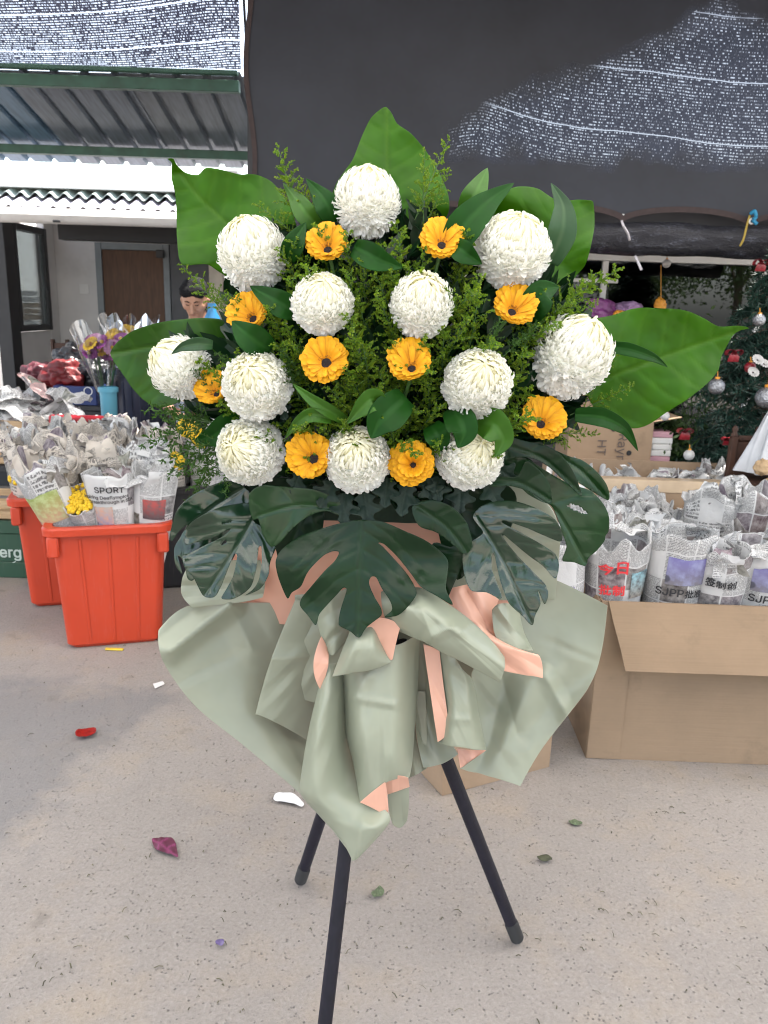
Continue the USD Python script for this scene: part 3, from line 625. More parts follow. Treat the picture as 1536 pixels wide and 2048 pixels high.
# backing sheets behind the leaves
paper([[(520, 1000), (640, 1000), (770, 1000), (900, 1000), (1010, 1000)], [(470, 1110), (620, 1110), (770, 1120), (920, 1120), (1060, 1110)], [(400, 1235), (590, 1250), (770, 1260), (950, 1250), (1080, 1240)]], [[1.535] * 5, [1.55, 1.535, 1.535, 1.535, 1.54], [1.59, 1.545, 1.53, 1.53, 1.545]], True, raw=True, seed=1)
paper([[(900, 940), (980, 950), (1060, 980), (1105, 1020)], [(905, 1060), (1000, 1060), (1080, 1070), (1120, 1090)], [(900, 1190), (980, 1200), (1060, 1200), (1110, 1200)]], [1.535, 1.53, 1.53], raw=True, seed=2)
paper([[(372, 1140), (420, 1130), (470, 1120), (520, 1120)], [(362, 1180), (420, 1180), (475, 1170), (530, 1160)], [(385, 1215), (430, 1210), (480, 1205), (525, 1195)]], [1.53, 1.525, 1.52], raw=True, seed=3)
paper([[(590, 1190), (640, 1185), (690, 1180)], [(590, 1290), (645, 1300), (700, 1300)], [(610, 1400), (650, 1410), (700, 1420)]], [1.51, 1.50, 1.50], raw=True, seed=4)
paper([[(560, 1150), (700, 1150), (850, 1150), (1010, 1150)], [(580, 1300), (700, 1300), (850, 1300), (1000, 1300)], [(640, 1440), (720, 1450), (850, 1450), (960, 1440)]], [1.585, 1.58, 1.55], raw=True, seed=25)
# A  big left sheet
paper([[(28, 180), (140, 98), (290, 90), (420, 90), (540, 100)], [(36, 265), (170, 220), (310, 200), (430, 210), (545, 220)], [(140, 420), (250, 380), (350, 370), (440, 380), (555, 400)], [(300, 552), (370, 540), (430, 535), (490, 540), (570, 545)], [(480, 705), (510, 690), (535, 685), (560, 690), (590, 690)], [(612, 855), (640, 850), (655, 850), (670, 850), (685, 850)], [(655, 915), (662, 920), (666, 922), (672, 922), (680, 918)]],
      [[1.50, 1.53, 1.545, 1.55, 1.58], [1.485, 1.515, 1.535, 1.55, 1.58], [1.485, 1.50, 1.52, 1.545, 1.57], [1.475, 1.485, 1.50, 1.52, 1.54], [1.45, 1.455, 1.46, 1.47, 1.47], [1.395, 1.395, 1.395, 1.39, 1.39], [1.378, 1.377, 1.377, 1.377, 1.377]], creases=[(68, 248, 262, 96, .038, 36), (262, 96, 330, 240, .010, 40)], nu=90, nv=70, crumple=.003, seed=5)
# B
paper([[(475, 80), (530, 95), (590, 110)], [(398, 270), (470, 265), (570, 290)], [(368, 365), (450, 365), (560, 385)], [(345, 455), (430, 492), (545, 560)]], [[1.50, 1.505, 1.53], [1.485, 1.495, 1.52], [1.48, 1.49, 1.525], [1.475, 1.485, 1.525]], creases=[(400, 275, 560, 262, .008, 30)], seed=6)
# K and the dark back panel between the centre and right folds
paper([[(860, 190), (885, 215), (930, 240)], [(862, 350), (895, 355), (950, 350)], [(868, 500), (905, 505), (970, 500)], [(893, 629), (945, 620), (1008, 585)]], [[1.50, 1.505, 1.49], [1.49, 1.50, 1.48], [1.475, 1.485, 1.47], [1.455, 1.455, 1.455]], seed=7)
paper([[(840, 380), (872, 380), (900, 380)], [(845, 520), (870, 525), (905, 520)], [(835, 668), (865, 655), (905, 632)]], [1.49, 1.48, 1.47], seed=8)
# I  big right sheet
paper([[(1120, -40), (1250, -10), (1330, 18), (1415, 58), (1495, 100)], [(1120, 110), (1230, 130), (1320, 150), (1400, 172), (1485, 195)], [(1100, 240), (1220, 255), (1310, 265), (1390, 280), (1466, 290)], [(1050, 330), (1150, 345), (1250, 350), (1345, 360), (1436, 362)], [(1050, 420), (1130, 430), (1210, 440), (1290, 450), (1364, 460)], [(1060, 520), (1110, 528), (1170, 540), (1225, 552), (1285, 562)], [(1012, 632), (1060, 645), (1115, 660), (1160, 673), (1210, 690)]],
      [[1.55, 1.545, 1.54, 1.53, 1.51], [1.54, 1.535, 1.53, 1.52, 1.505], [1.52, 1.52, 1.515, 1.505, 1.50], [1.51, 1.52, 1.50, 1.505, 1.49], [1.495, 1.515, 1.485, 1.495, 1.48], [1.485, 1.495, 1.475, 1.475, 1.475], [1.47, 1.475, 1.465, 1.46, 1.455]], creases=[(1290, 330, 1362, 456, .012, 26), (1150, 330, 1200, 520, -.012, 40)], nu=90, nv=70, crumple=.003, seed=9)
# L peach underside at the right tip
paper([[(1003, 566), (1050, 571), (1099, 573)], [(1009, 600), (1045, 603), (1072, 592)], [(1014, 631), (1024, 626), (1036, 616)]], [1.462, 1.455, 1.45], True, crumple=.002, seed=10, name='folded_edge')
# J right middle fold
J = paper([[(925, 235), (975, 250), (1015, 300), (1045, 330)], [(945, 330), (990, 345), (1030, 355), (1060, 372)], [(958, 440), (1000, 450), (1040, 455), (1076, 462)], [(941, 545), (990, 560), (1050, 568), (1099, 573)]], [[1.46, 1.435, 1.43, 1.48], [1.45, 1.425, 1.425, 1.475], [1.44, 1.41, 1.415, 1.47], [1.43, 1.405, 1.41, 1.455]], creases=[(1000, 300, 1040, 330, .008, 18), (985, 470, 1050, 475, .006, 18)], crumple=.005, seed=11)
paper([[(893, 226), (918, 234), (946, 246)], [(908, 330), (934, 336), (957, 342)], [(924, 440), (949, 441), (970, 440)], [(940, 546), (962, 531), (979, 514)]], [1.445, 1.435, 1.425, 1.418], True, crumple=.0015, rad=1, parent=J, name='folded_edge', seed=12)
# C  long left roll with the curled tip
paper([[(568, 295), (590, 290), (618, 285), (655, 300)], [(548, 380), (578, 380), (614, 380), (660, 390)], [(520, 500), (556, 500), (606, 500), (665, 510)], [(502, 600), (545, 605), (615, 610), (680, 620)], [(489, 700), (545, 710), (635, 705), (705, 690)], [(552, 785), (608, 790), (690, 775), (768, 768)], [(622, 862), (658, 860), (722, 830), (785, 800)], [(660, 932), (664, 934), (672, 931), (682, 924)]],
      [[1.455, 1.44, 1.45, 1.49], [1.44, 1.415, 1.43, 1.485], [1.425, 1.395, 1.415, 1.475], [1.415, 1.385, 1.405, 1.455], [1.405, 1.375, 1.395, 1.425], [1.385, 1.372, 1.375, 1.375], [1.372, 1.362, 1.352, 1.372], [1.358, 1.356, 1.356, 1.360]], nu=90, nv=70, crumple=.002, seed=13)
# M small tail behind, D centre panel
paper([[(778, 714), (812, 702), (846, 690)], [(780, 762), (815, 757), (846, 750)], [(792, 812), (815, 826), (840, 802)]], [1.405, 1.405, 1.405], crumple=.001, rad=1, seed=14)
D = paper([[(618, 330), (690, 270), (790, 230), (882, 190)], [(630, 420), (700, 420), (790, 420), (873, 400)], [(640, 520), (705, 520), (790, 520), (864, 510)], [(663, 610), (715, 605), (790, 605), (857, 610)], [(686, 742), (735, 708), (785, 672), (846, 662)]],
      [[1.47, 1.42, 1.41, 1.47], [1.455, 1.395, 1.39, 1.455], [1.44, 1.38, 1.38, 1.44], [1.42, 1.375, 1.375, 1.425], [1.385, 1.37, 1.38, 1.405]], creases=[(665, 408, 712, 330, .007, 18), (680, 404, 802, 424, .006, 14)], nu=70, nv=60, crumple=.003, seed=15)
paper([[(686, 743), (730, 705), (769, 676)], [(735, 766), (757, 742), (775, 713)], [(777, 792), (778, 780), (779, 765)]], [1.370, 1.372, 1.374], True, crumple=.001, rad=1, parent=D, name='folded_edge', seed=16)
paper([[(768, 677), (804, 655), (843, 662)], [(772, 698), (810, 682), (846, 676)], [(776, 717), (812, 705), (848, 692)]], [1.386, 1.392, 1.398], True, crumple=.001, rad=1, parent=D, name='folded_edge', seed=17)
# F left sliver
F_ = paper([[(530, 70), (585, 60), (650, 40)], [(556, 190), (600, 185), (650, 175)], [(578, 255), (598, 262), (615, 245)]], [[1.47, 1.455, 1.48], [1.455, 1.44, 1.47], [1.445, 1.44, 1.45]], seed=18)
paper([[(560, 200), (575, 228), (583, 252)], [(534, 297), (560, 292), (583, 290)], [(559, 378), (564, 366), (569, 345)]], [1.445, 1.43, 1.432], True, crumple=.001, rad=1, parent=F_, name='folded_edge', seed=19)
# E centre flap
E_ = paper([[(655, 180), (690, 160), (720, 160), (750, 200)], [(622, 262), (668, 250), (722, 243), (772, 258)], [(596, 332), (650, 322), (715, 312), (789, 284)]], [[1.43, 1.41, 1.41, 1.425], [1.42, 1.382, 1.38, 1.40], [1.41, 1.388, 1.388, 1.395]], crumple=.003, seed=20)
paper([[(690, 160), (755, 140), (820, 165)], [(740, 222), (778, 220), (806, 215)], [(786, 278), (790, 278), (794, 273)]], [1.405, 1.405, 1.402], True, crumple=.001, rad=1, parent=E_, name='folded_edge', seed=21)
# H peach flap, G sage band over it
H_ = paper([[(940, 75), (995, 40), (1050, 30), (1140, 80)], [(958, 130), (1025, 115), (1080, 120), (1128, 150)], [(1035, 165), (1085, 175), (1122, 200), (1162, 233)], [(1105, 215), (1150, 235), (1212, 250), (1266, 260)], [(1150, 312), (1198, 322), (1240, 329), (1283, 337)]], [[1.47, 1.465, 1.47, 1.50], [1.45, 1.445, 1.455, 1.48], [1.435, 1.435, 1.445, 1.45], [1.425, 1.42, 1.415, 1.415], [1.42, 1.415, 1.41, 1.41]], True, creases=[(1035, 50, 1112, 185, -.012, 16)], crumple=.002, nu=70, nv=60, seed=22)
paper([[(1118, 115), (1160, 92), (1205, 110)], [(1122, 175), (1172, 180), (1225, 195)], [(1148, 232), (1198, 242), (1252, 247)]], [[1.455, 1.455, 1.49], [1.445, 1.45, 1.48], [1.44, 1.43, 1.44]], creases=[(1140, 110, 1240, 245, .010, 14)], crumple=.001, rad=1, seed=23)
paper([[(755, 55), (870, 40), (975, 95), (1078, 175), (1158, 268)], [(760, 110), (880, 125), (970, 175), (1062, 240), (1158, 308)], [(780, 168), (880, 212), (960, 255), (1050, 300), (1142, 352)]], [[1.43, 1.415, 1.415, 1.415, 1.41], [1.41, 1.375, 1.37, 1.375, 1.39], [1.43, 1.395, 1.385, 1.385, 1.395]], creases=[(918, 208, 995, 168, .009, 20), (918, 208, 885, 110, .008, 20), (1010, 190, 1060, 150, .006, 18)], nu=60, nv=80, crumple=.003, seed=24)

# ---------------- leaves
def leaf(name, label, cat_, out, rib, Y0, Y1, mat, fold=.08, wave=.012, nside=7, h=5.0, thick=.0013, holes=(), smoothit=True, curl=None, group=None, vw=3.6, seed=0, quilt=.0032):
    poly = catmull(out, 5) if smoothit else np.asarray(out, float)
    pts, tri = fill2d(poly, h)
    if holes:
        c = pts[tri].mean(1); keep = np.ones(len(tri), bool)
        for hp in holes: keep &= ~shapely.contains_xy(sg.Polygon(catmull(hp, 4)), c[:, 0], c[:, 1])
        tri = tri[keep]; u = np.unique(tri); m = np.full(len(pts), -1); m[u] = np.arange(len(u)); pts, tri = pts[u], m[tri]
    rib = catmull(np.array(rib, float), 8, False); segs = list(zip(rib[:-1], rib[1:]))
    L = np.r_[0, np.cumsum(np.linalg.norm(np.diff(rib, axis=0), axis=1))]
    d = segdist(pts, segs); i = np.argmin(np.linalg.norm(pts[:, None] - rib[None], axis=2), axis=1); s = L[i] / L[-1]
    T = np.gradient(rib, axis=0)[i]; T /= np.linalg.norm(T, axis=1)[:, None] + 1e-9
    sgn = np.sign(np.cross(np.c_[T, T[:, 0] * 0], np.c_[pts - rib[i], T[:, 0] * 0])[:, 2])
    along = ((pts - rib[0]) @ (rib[-1] - rib[0])) / (np.linalg.norm(rib[-1] - rib[0]) ** 2)
    vein = np.exp(-(d / vw) ** 2)
    for k in range(nside):
        t = .06 + .84 * k / max(1, nside - 1); j = int(t * (len(rib) - 1)); b = rib[j]; tg = np.gradient(rib, axis=0)[j]; tg /= np.linalg.norm(tg); nm = np.array([-tg[1], tg[0]])
        ln = L[-1] * (.62 - .25 * t)
        for sg_ in (-1, 1):
            p1 = b + (tg * .45 + nm * sg_ * .8) * ln * .5; p2 = b + (tg * .75 + nm * sg_ * .95) * ln
            vd = segdist(pts, [(b, p1), (p1, p2)]); vein = np.maximum(vein, .38 * np.exp(-(vd / (vw * .9)) ** 2))
    sc = fw(.5 * (Y0 + Y1), pts[:, 1].mean())
    Yv = Y0 + (Y1 - Y0) * along - fold * d * sc + wave * np.sin(along * 9 + sgn * 1.2 + seed) * np.clip(d / 90, 0, 1) + (fbm(np.c_[pts / 70, np.full(len(pts), seed * 2.7)], 3, seed) - .5) * wave * 1.2
    Yv += quilt * vein * 1.3
    if curl is not None: Yv += curl(pts[:, 0], pts[:, 1])
    v, f, side = solidify(PV(pts[:, 0], pts[:, 1], Yv), tri, thick)
    return single(name, (v, f), mat, label, cat_, group, smooth=True, attrs={'vein': np.r_[vein, vein]})
def cv(pts, ox, oy, s): return [(ox + s * x, oy + s * y) for x, y in pts]
M_bigleaf = leafmat('broad_leaf', (.040, .140, .001), (.070, .19, .006), .38, .42, .25)
M_bigleaf2 = leafmat('broad_leaf_dark', (.024, .094, .002), (.05, .14, .008), .34, .32, .35)
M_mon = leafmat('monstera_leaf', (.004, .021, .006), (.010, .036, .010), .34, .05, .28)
M_monshine = leafmat('monstera_leaf_glossy', (.006, .026, .010), (.03, .06, .035), .17, .06, .8)
M_mon2 = leafmat('monstera_leaf_light', (.007, .038, .008), (.016, .06, .014), .30, .10, .45)
M_strap = leafmat('strap_leaf', (.010, .058, .006), (.022, .09, .014), .42, .22, .14); M_strapl = leafmat('strap_leaf_light', (.05, .15, .012), (.08, .21, .03), .4, .35, .35); M_straps = leafmat('strap_leaf_silver', (.03, .08, .03), (.06, .12, .05), .42, .15, .3)
M_mumleaf = leafmat('chrysanthemum_leaf', (.011, .028, .018), (.03, .055, .035), .55, .08, .35)
leaf('broad_leaf', 'tall upright broad green leaf at the very top of the arrangement', 'leaf', [(772, 214), (762, 218), (742, 236), (724, 272), (706, 318), (690, 341), (672, 368), (663, 400), (668, 445), (700, 470), (800, 475), (870, 460), (897, 425), (896, 388), (880, 350), (852, 302), (822, 267), (795, 248), (783, 226)], [(775, 470), (774, 330), (774, 218)], 1.64, 1.69, M_bigleaf, .20, .016, seed=1)
leaf('broad_leaf', 'wide wavy green leaf with a curled tip at the upper left', 'leaf', [(336, 318), (344, 326), (343, 345), (344, 360), (350, 385), (353, 420), (354, 470), (358, 515), (366, 530), (385, 530), (415, 529), (440, 545), (470, 560), (540, 560), (590, 500), (592, 450), (575, 405), (545, 365), (515, 350), (497, 348), (480, 349), (440, 339), (412, 336), (396, 350), (370, 345), (353, 330), (347, 318)], [(560, 530), (470, 460), (400, 395), (350, 330)], 1.62, 1.67, M_bigleaf, .12, .020, curl=lambda x, y: -.06 * np.clip((345 - y) / 40, 0, 1) * (x < 380), seed=2)
leaf('broad_leaf', 'broad dark green leaf spreading low at the left edge', 'leaf', cv([(48, 250), (65, 215), (90, 188), (150, 145), (225, 118), (300, 100), (380, 90), (460, 84), (560, 90), (620, 130), (600, 300), (480, 430), (400, 460), (330, 490), (262, 500), (200, 462), (150, 410), (110, 350), (72, 298)], 200, .4297 * 0 + 600, .4297), [(450, 705), (340, 690), (222, 708)], 1.60, 1.63, M_bigleaf2, .12, .014, seed=3)
leaf('broad_leaf', 'big green leaf behind the upper right chrysanthemum', 'leaf', cv([(380, 520), (400, 440), (440, 385), (480, 364), (530, 362), (580, 373), (640, 412), (690, 420), (745, 416), (800, 420), (808, 430), (812, 520), (798, 605), (775, 685), (735, 735), (700, 785), (640, 860), (590, 840), (450, 720)], 800, 200, .479), [(1070, 590), (1100, 500), (1130, 405)], 1.62, 1.67, M_bigleaf, .13, .02, seed=4)
leaf('broad_leaf', 'large pointed green leaf stretching out to the right', 'leaf', cv([(180, 925), (280, 912), (350, 900), (450, 880), (560, 842), (650, 829), (780, 835), (900, 840), (1000, 864), (1100, 913), (1190, 962), (1300, 957), (1370, 961), (1404, 976), (1345, 986), (1292, 1020), (1250, 1090), (1205, 1180), (1185, 1270), (1100, 1370), (960, 1480), (830, 1560), (700, 1650), (600, 1680), (480, 1660), (380, 1600), (290, 1500), (200, 1300), (150, 1100)], 1100, 380, .2838), [(1165, 775), (1250, 742), (1330, 712), (1420, 680), (1494, 657)], 1.56, 1.60, M_bigleaf, .12, .016, nside=7, seed=5)
# monstera leaves hanging below
c5 = lambda pts: cv(pts, 320, 950, .599)
leaf('monstera_leaf', 'dark split monstera leaf hanging front and centre over the paper', 'leaf', c5([(672, 150), (640, 152), (585, 165), (520, 185), (455, 212), (405, 250), (386, 290), (396, 345), (425, 412), (440, 392), (470, 372), (490, 330), (515, 298), (550, 266), (580, 254), (598, 258), (585, 285), (548, 322), (500, 378), (472, 412), (468, 438), (495, 470), (520, 502), (532, 465), (560, 432), (590, 400), (612, 376), (624, 382), (612, 420), (600, 462), (598, 502), (632, 520), (665, 543), (690, 508), (738, 470), (738, 445), (715, 405), (698, 362), (705, 340), (722, 342), (740, 378), (768, 420), (775, 450), (750, 474), (790, 470), (820, 448), (857, 396), (835, 345), (800, 300), (745, 240), (728, 226), (748, 230), (790, 270), (835, 325), (870, 372), (920, 402), (978, 434), (955, 380), (962, 290), (930, 250), (880, 215), (800, 180), (740, 155)]), [(723, 1035), (720, 1120), (716, 1270)], 1.445, 1.385, M_mon, .14, .012, nside=6, h=4.0, seed=6)
leaf('monstera_leaf', 'dark upper lobe of a monstera leaf left of centre under the flowers', 'leaf', c5([(300, 60), (340, 35), (420, 40), (520, 50), (600, 90), (610, 140), (560, 120), (500, 135), (440, 180), (405, 222), (372, 240), (345, 205), (328, 145), (312, 150), (298, 110)]), [(690, 1020), (600, 1010), (520, 1030)], 1.46, 1.44, M_mon2, .10, .010, nside=4, h=4.0, seed=7)
leaf('monstera_leaf', 'shiny silver-lit monstera leaf drooping at the left', 'leaf', c5([(312, 152), (300, 96), (250, 98), (200, 108), (150, 130), (105, 158), (87, 190), (84, 232), (130, 222), (185, 205), (230, 178), (236, 182), (205, 208), (150, 235), (105, 258), (76, 272), (85, 315), (110, 340), (140, 398), (160, 410), (185, 405), (205, 370), (225, 320), (248, 262), (258, 270), (245, 335), (222, 380), (205, 412), (240, 415), (275, 398), (305, 370), (322, 310), (330, 240), (338, 238), (340, 290), (330, 350), (310, 382), (285, 402), (335, 380), (362, 335), (368, 290), (388, 238), (370, 220), (340, 175)]), [(505, 1040), (470, 1100), (410, 1190)], 1.475, 1.43, M_monshine, .22, .014, nside=6, h=3.6, seed=8, holes=[c5([(205, 158), (238, 150), (240, 156), (208, 164)]), c5([(200, 228), (220, 215), (222, 224), (206, 234)])])
leaf('monstera_leaf', 'pale glossy monstera leaf half hidden behind the silver-lit one at far left', 'leaf', c5([(250, 22), (200, 25), (150, 45), (105, 70), (70, 100), (52, 128), (36, 185), (38, 222), (62, 190), (92, 165), (70, 205), (48, 245), (52, 300), (75, 330), (60, 270), (80, 290), (92, 345), (110, 352), (200, 240), (290, 120), (300, 60)]), [(490, 975), (420, 1020), (350, 1080)], 1.50, 1.49, M_monshine, .16, .012, nside=4, h=3.6, seed=9)
leaf('monstera_leaf', 'dark glossy split monstera leaf drooping right of centre with a pointed tip', 'leaf', c5([(1045, 138), (1070, 105), (1120, 88), (1185, 88), (1260, 112), (1320, 150), (1342, 190), (1338, 222), (1290, 205), (1220, 175), (1150, 152), (1140, 158), (1200, 190), (1262, 225), (1318, 262), (1332, 300), (1320, 346), (1280, 305), (1230, 268), (1175, 222), (1142, 195), (1150, 215), (1190, 265), (1245, 322), (1288, 368), (1296, 400), (1284, 432), (1262, 385), (1270, 430), (1252, 470), (1242, 502), (1210, 470), (1165, 428), (1138, 360), (1118, 275), (1108, 262), (1110, 320), (1142, 412), (1090, 392), (1040, 386), (1018, 342), (1010, 270), (1030, 230), (1078, 195), (1060, 165)]), [(950, 1032), (1000, 1110), (1062, 1248)], 1.46, 1.40, M_monshine, .20, .012, nside=6, h=3.6, seed=10)
c4 = lambda pts: cv(pts, 760, 600, .4297)
leaf('monstera_leaf', 'broad green monstera leaf with long lobes at the lower right', 'leaf', c4([(560, 700), (640, 720), (720, 760), (780, 800), (880, 855), (930, 870), (985, 890), (1040, 950), (1066, 1010), (1064, 1075), (1050, 1095), (1045, 1120), (1010, 1165), (970, 1200), (955, 1238), (900, 1220), (848, 1212), (868, 1150), (850, 1090), (835, 1040), (800, 960), (745, 935), (690, 905), (640, 860), (560, 820)]), [(1000, 930), (1110, 1020), (1170, 1125)], 1.49, 1.47, M_mon2, .12, .014, nside=5, h=4.0, seed=11, holes=[c4([(872, 958), (890, 950), (930, 962), (962, 990), (958, 998), (915, 982)])])
leaf('monstera_leaf', 'outer lobe of a monstera leaf at the right edge beside the cardboard box', 'leaf', c4([(780, 690), (850, 715), (882, 728), (940, 745), (1000, 790), (1050, 850), (1068, 900), (1062, 932), (1010, 905), (960, 872), (910, 840), (850, 800), (790, 760)]), [(1100, 905), (1160, 940), (1216, 1000)], 1.52, 1.50, M_mon2, .10, .012, nside=4, h=4.0, seed=12)
leaf('monstera_leaf', 'dark arching monstera lobe under the rightmost orange flower', 'leaf', c4([(590, 640), (650, 650), (720, 665), (800, 690), (860, 740), (900, 800), (925, 860), (940, 915), (890, 870), (850, 835), (790, 780), (720, 740), (640, 730), (580, 740)]), [(1010, 890), (1090, 920), (1160, 985)], 1.47, 1.455, M_mon, .12, .010, nside=4, h=4.0, seed=13)
leaf('monstera_leaf', 'nearly black curved monstera lobe beside the lower right chrysanthemum', 'leaf', c4([(480, 830), (560, 820), (640, 820), (680, 750), (740, 790), (785, 850), (800, 905), (795, 950), (750, 930), (690, 890), (600, 865), (520, 870)]), [(980, 960), (1040, 965), (1100, 1000)], 1.45, 1.44, M_mon, .10, .008, nside=4, h=4.0, seed=14)
leaf('monstera_leaf', 'dark monstera lobe tucked between the centre leaf and the right leaf', 'leaf', c4([(150, 960), (240, 930), (330, 960), (400, 1030), (428, 1120), (420, 1165), (385, 1180), (330, 1130), (260, 1080), (180, 1050)]), [(830, 1010), (890, 1050), (935, 1105)], 1.44, 1.425, M_mon, .12, .010, nside=4, h=4.0, seed=15)
leaf('monstera_leaf', 'dark folded monstera lobe low between centre leaf and peach paper', 'leaf', c4([(250, 1130), (330, 1150), (360, 1130), (400, 1180), (310, 1400), (305, 1400), (250, 1340), (200, 1230)]), [(850, 1100), (880, 1150), (893, 1200)], 1.47, 1.45, M_mon, .12, .008, nside=3, h=4.0, seed=16)

leaf('monstera_leaf', 'dark monstera lobe behind the centre leaf on its left, over the peach paper', 'leaf', [(470, 985), (560, 955), (640, 985), (645, 1060), (612, 1120), (566, 1150), (548, 1090), (500, 1050)], [(640, 985), (600, 1040), (566, 1150)], 1.53, 1.51, M_mon, .10, .010, nside=4, h=4.0, seed=30)
leaf('monstera_leaf', 'dark monstera lobe behind the gap between the centre and right leaves', 'leaf', [(870, 965), (960, 945), (1030, 985), (1022, 1055), (968, 1100), (915, 1160), (880, 1080)], [(900, 965), (920, 1050), (915, 1160)], 1.52, 1.50, M_mon, .10, .010, nside=4, h=4.0, seed=31)
# strap leaves
def blade(label, spine, w, Y0, Y1, mat, name='strap_leaf', fold=.25, taper=(.25, 1.0)):
    sp = catmull(np.array(spine, float), 10, False); n = len(sp); t = np.linspace(0, 1, n)          # first point = tip
    wid = w * 1.12 * np.sin(np.clip(t, 0, 1) ** .95 * math.pi * .66) ** 1.15 * (1 - .25 * np.clip((t - .7) / .3, 0, 1)) + .5
    T = np.gradient(sp, axis=0); T /= np.linalg.norm(T, axis=1)[:, None]; N = np.c_[-T[:, 1], T[:, 0]]
    k = 9; q = np.linspace(-.5, .5, k); px = sp[:, None, 0] + N[:, None, 0] * wid[:, None] * q; py = sp[:, None, 1] + N[:, None, 1] * wid[:, None] * q
    sc = fw(Y0, sp[:, 1].mean()); Y = (Y1 + (Y0 - Y1) * t)[:, None] - fold * np.abs(q) * wid[:, None] * sc * 2 + .004 * np.sin(t * 7)[:, None] - .02 * np.sin(t * math.pi)[:, None]
    v, f, side = solidify(PV(px, py, Y).reshape(-1, 3), grid_faces(n, k), .0012); ve = np.tile(np.exp(-(q / .06) ** 2), n) * .8
    return single(name, (v, f), mat, label, 'leaf', smooth=True, attrs={'vein': np.r_[ve, ve]})
ym = lambda x, y, d=0: ydome(x, y) + d
for lab, spn, w, d0, d1, mt in [
    ('light green strap leaf left of the topmost chrysanthemum', [(566, 366), (590, 395), (610, 425), (634, 452)], 40, .02, .03, M_strapl),
    ('dark strap leaf close against the left side of the topmost chrysanthemum', [(612, 357), (636, 385), (655, 412), (668, 445)], 46, .02, .03, M_strap),
    ('dark strap leaf between the upper left chrysanthemum and the orange flower', [(612, 445), (592, 478), (574, 520)], 40, 0, .01, M_strap),
    ('dark strap leaf under the upper left chrysanthemum', [(500, 572), (545, 598), (592, 625)], 48, 0, 0, M_strap),
    ('dark flat strap leaf between the two inner white chrysanthemums', [(806, 536), (758, 520), (708, 494)], 48, 0, 0, M_strap),
    ('pointed green strap leaf below the left orange flower', [(464, 642), (492, 668), (540, 702)], 54, -.03, 0, M_strap),
    ('silvery strap leaf bent over the leftmost chrysanthemum', [(343, 708), (365, 694), (395, 688), (425, 690)], 24, -.09, -.06, M_straps),
    ('light green pointed leaf upright on the upper right', [(975, 336), (955, 378), (930, 425)], 44, .03, .03, M_strapl),
    ('long dark strap leaf leaning right beside the upper right chrysanthemum', [(1028, 366), (978, 402), (932, 448), (902, 500)], 64, 0, .01, M_strap),
    ('grey-green twisted leaf standing right of the upper right chrysanthemum', [(1102, 366), (1126, 412), (1124, 465), (1098, 525)], 52, -.02, .02, M_straps),
    ('short dark leaf below the upper right orange flower', [(964, 528), (935, 510), (905, 488)], 42, -.01, 0, M_strap),
    ('dark folded leaf under the upper right chrysanthemum', [(1118, 574), (1085, 585), (1055, 640)], 56, .0, .02, M_strap),
    ('thin dark leaf curling over the large right leaf', [(1335, 734), (1308, 716), (1258, 699), (1200, 692)], 24, -.03, -.01, M_strap),
    ('narrow drooping leaf tip in front of the cardboard box', [(1276, 902), (1250, 858), (1205, 835), (1150, 830)], 34, .0, .0, M_strap),
    ('light strap leaf between the lower left chrysanthemum and the gerberas', [(586, 768), (628, 803), (692, 842)], 24, -.05, -.01, M_strapl),
    ('arched light green leaf over the lower left orange flower', [(570, 878), (594, 846), (624, 830), (664, 838)], 26, -.05, -.03, M_strapl),
    ('bright curled green leaf above the bottom centre chrysanthemum', [(694, 848), (718, 822), (745, 800), (762, 815)], 42, -.06, -.03, M_strapl),
    ('dark pointed leaf hanging onto the bottom centre chrysanthemum', [(742, 877), (762, 842), (812, 795)], 66, -.07, -.01, M_strap),
    ('dark pointed leaf hanging onto the bottom right chrysanthemum', [(916, 896), (928, 862), (906, 815)], 58, -.07, -.01, M_strap),
    ('bright green pointed leaf folded over the bottom right chrysanthemum', [(990, 914), (1006, 880), (985, 850), (952, 838)], 60, -.08, -.02, M_strapl),
    ('dark leaf pointing left below the lower left chrysanthemum', [(388, 882), (432, 870), (482, 832)], 50, .02, .02, M_strap),
    ('dark leaf left of the bottom right chrysanthemum', [(890, 905), (880, 880), (862, 850)], 46, -.02, 0, M_strap)]:
    tipx, tipy = spn[0]; bx_, by_ = spn[-1]
    blade(lab, spn, w, ym(bx_, by_, d1) - .01, ym(tipx, tipy, d0) - .015, mt)
# lobed chrysanthemum leaves along the bottom
def lobed(px, py, ang, L, Y, seed, label):
    r_ = np.random.default_rng(seed); n = 40; t = np.linspace(0, 1, n); base = np.sin(t ** .8 * math.pi) * .34 + .02
    wl = base * (1 + .38 * np.sign(np.sin(t * 5 * math.pi)) * np.abs(np.sin(t * 5 * math.pi)) ** .6); R_ = np.c_[wl, t]; Lf = np.c_[-wl[::-1] * r_.uniform(.85, 1.1), t[::-1]]
    o = np.vstack([R_, Lf[1:-1]]) * L; c, s = math.cos(ang), math.sin(ang); o = np.c_[o[:, 0] * c - o[:, 1] * s * -1 * -1, o[:, 0] * s + o[:, 1] * c] + [px, py]
    tip = np.array([px - L * s, py + L * c])
    leaf('chrysanthemum_leaf', label, 'leaf', o, [(px, py), tuple((np.array([px, py]) + tip) / 2), tuple(tip)], Y + .01, Y - .012, M_mumleaf, .18, .012, nside=4, h=3.5, smoothit=False, vw=1.6, seed=seed)
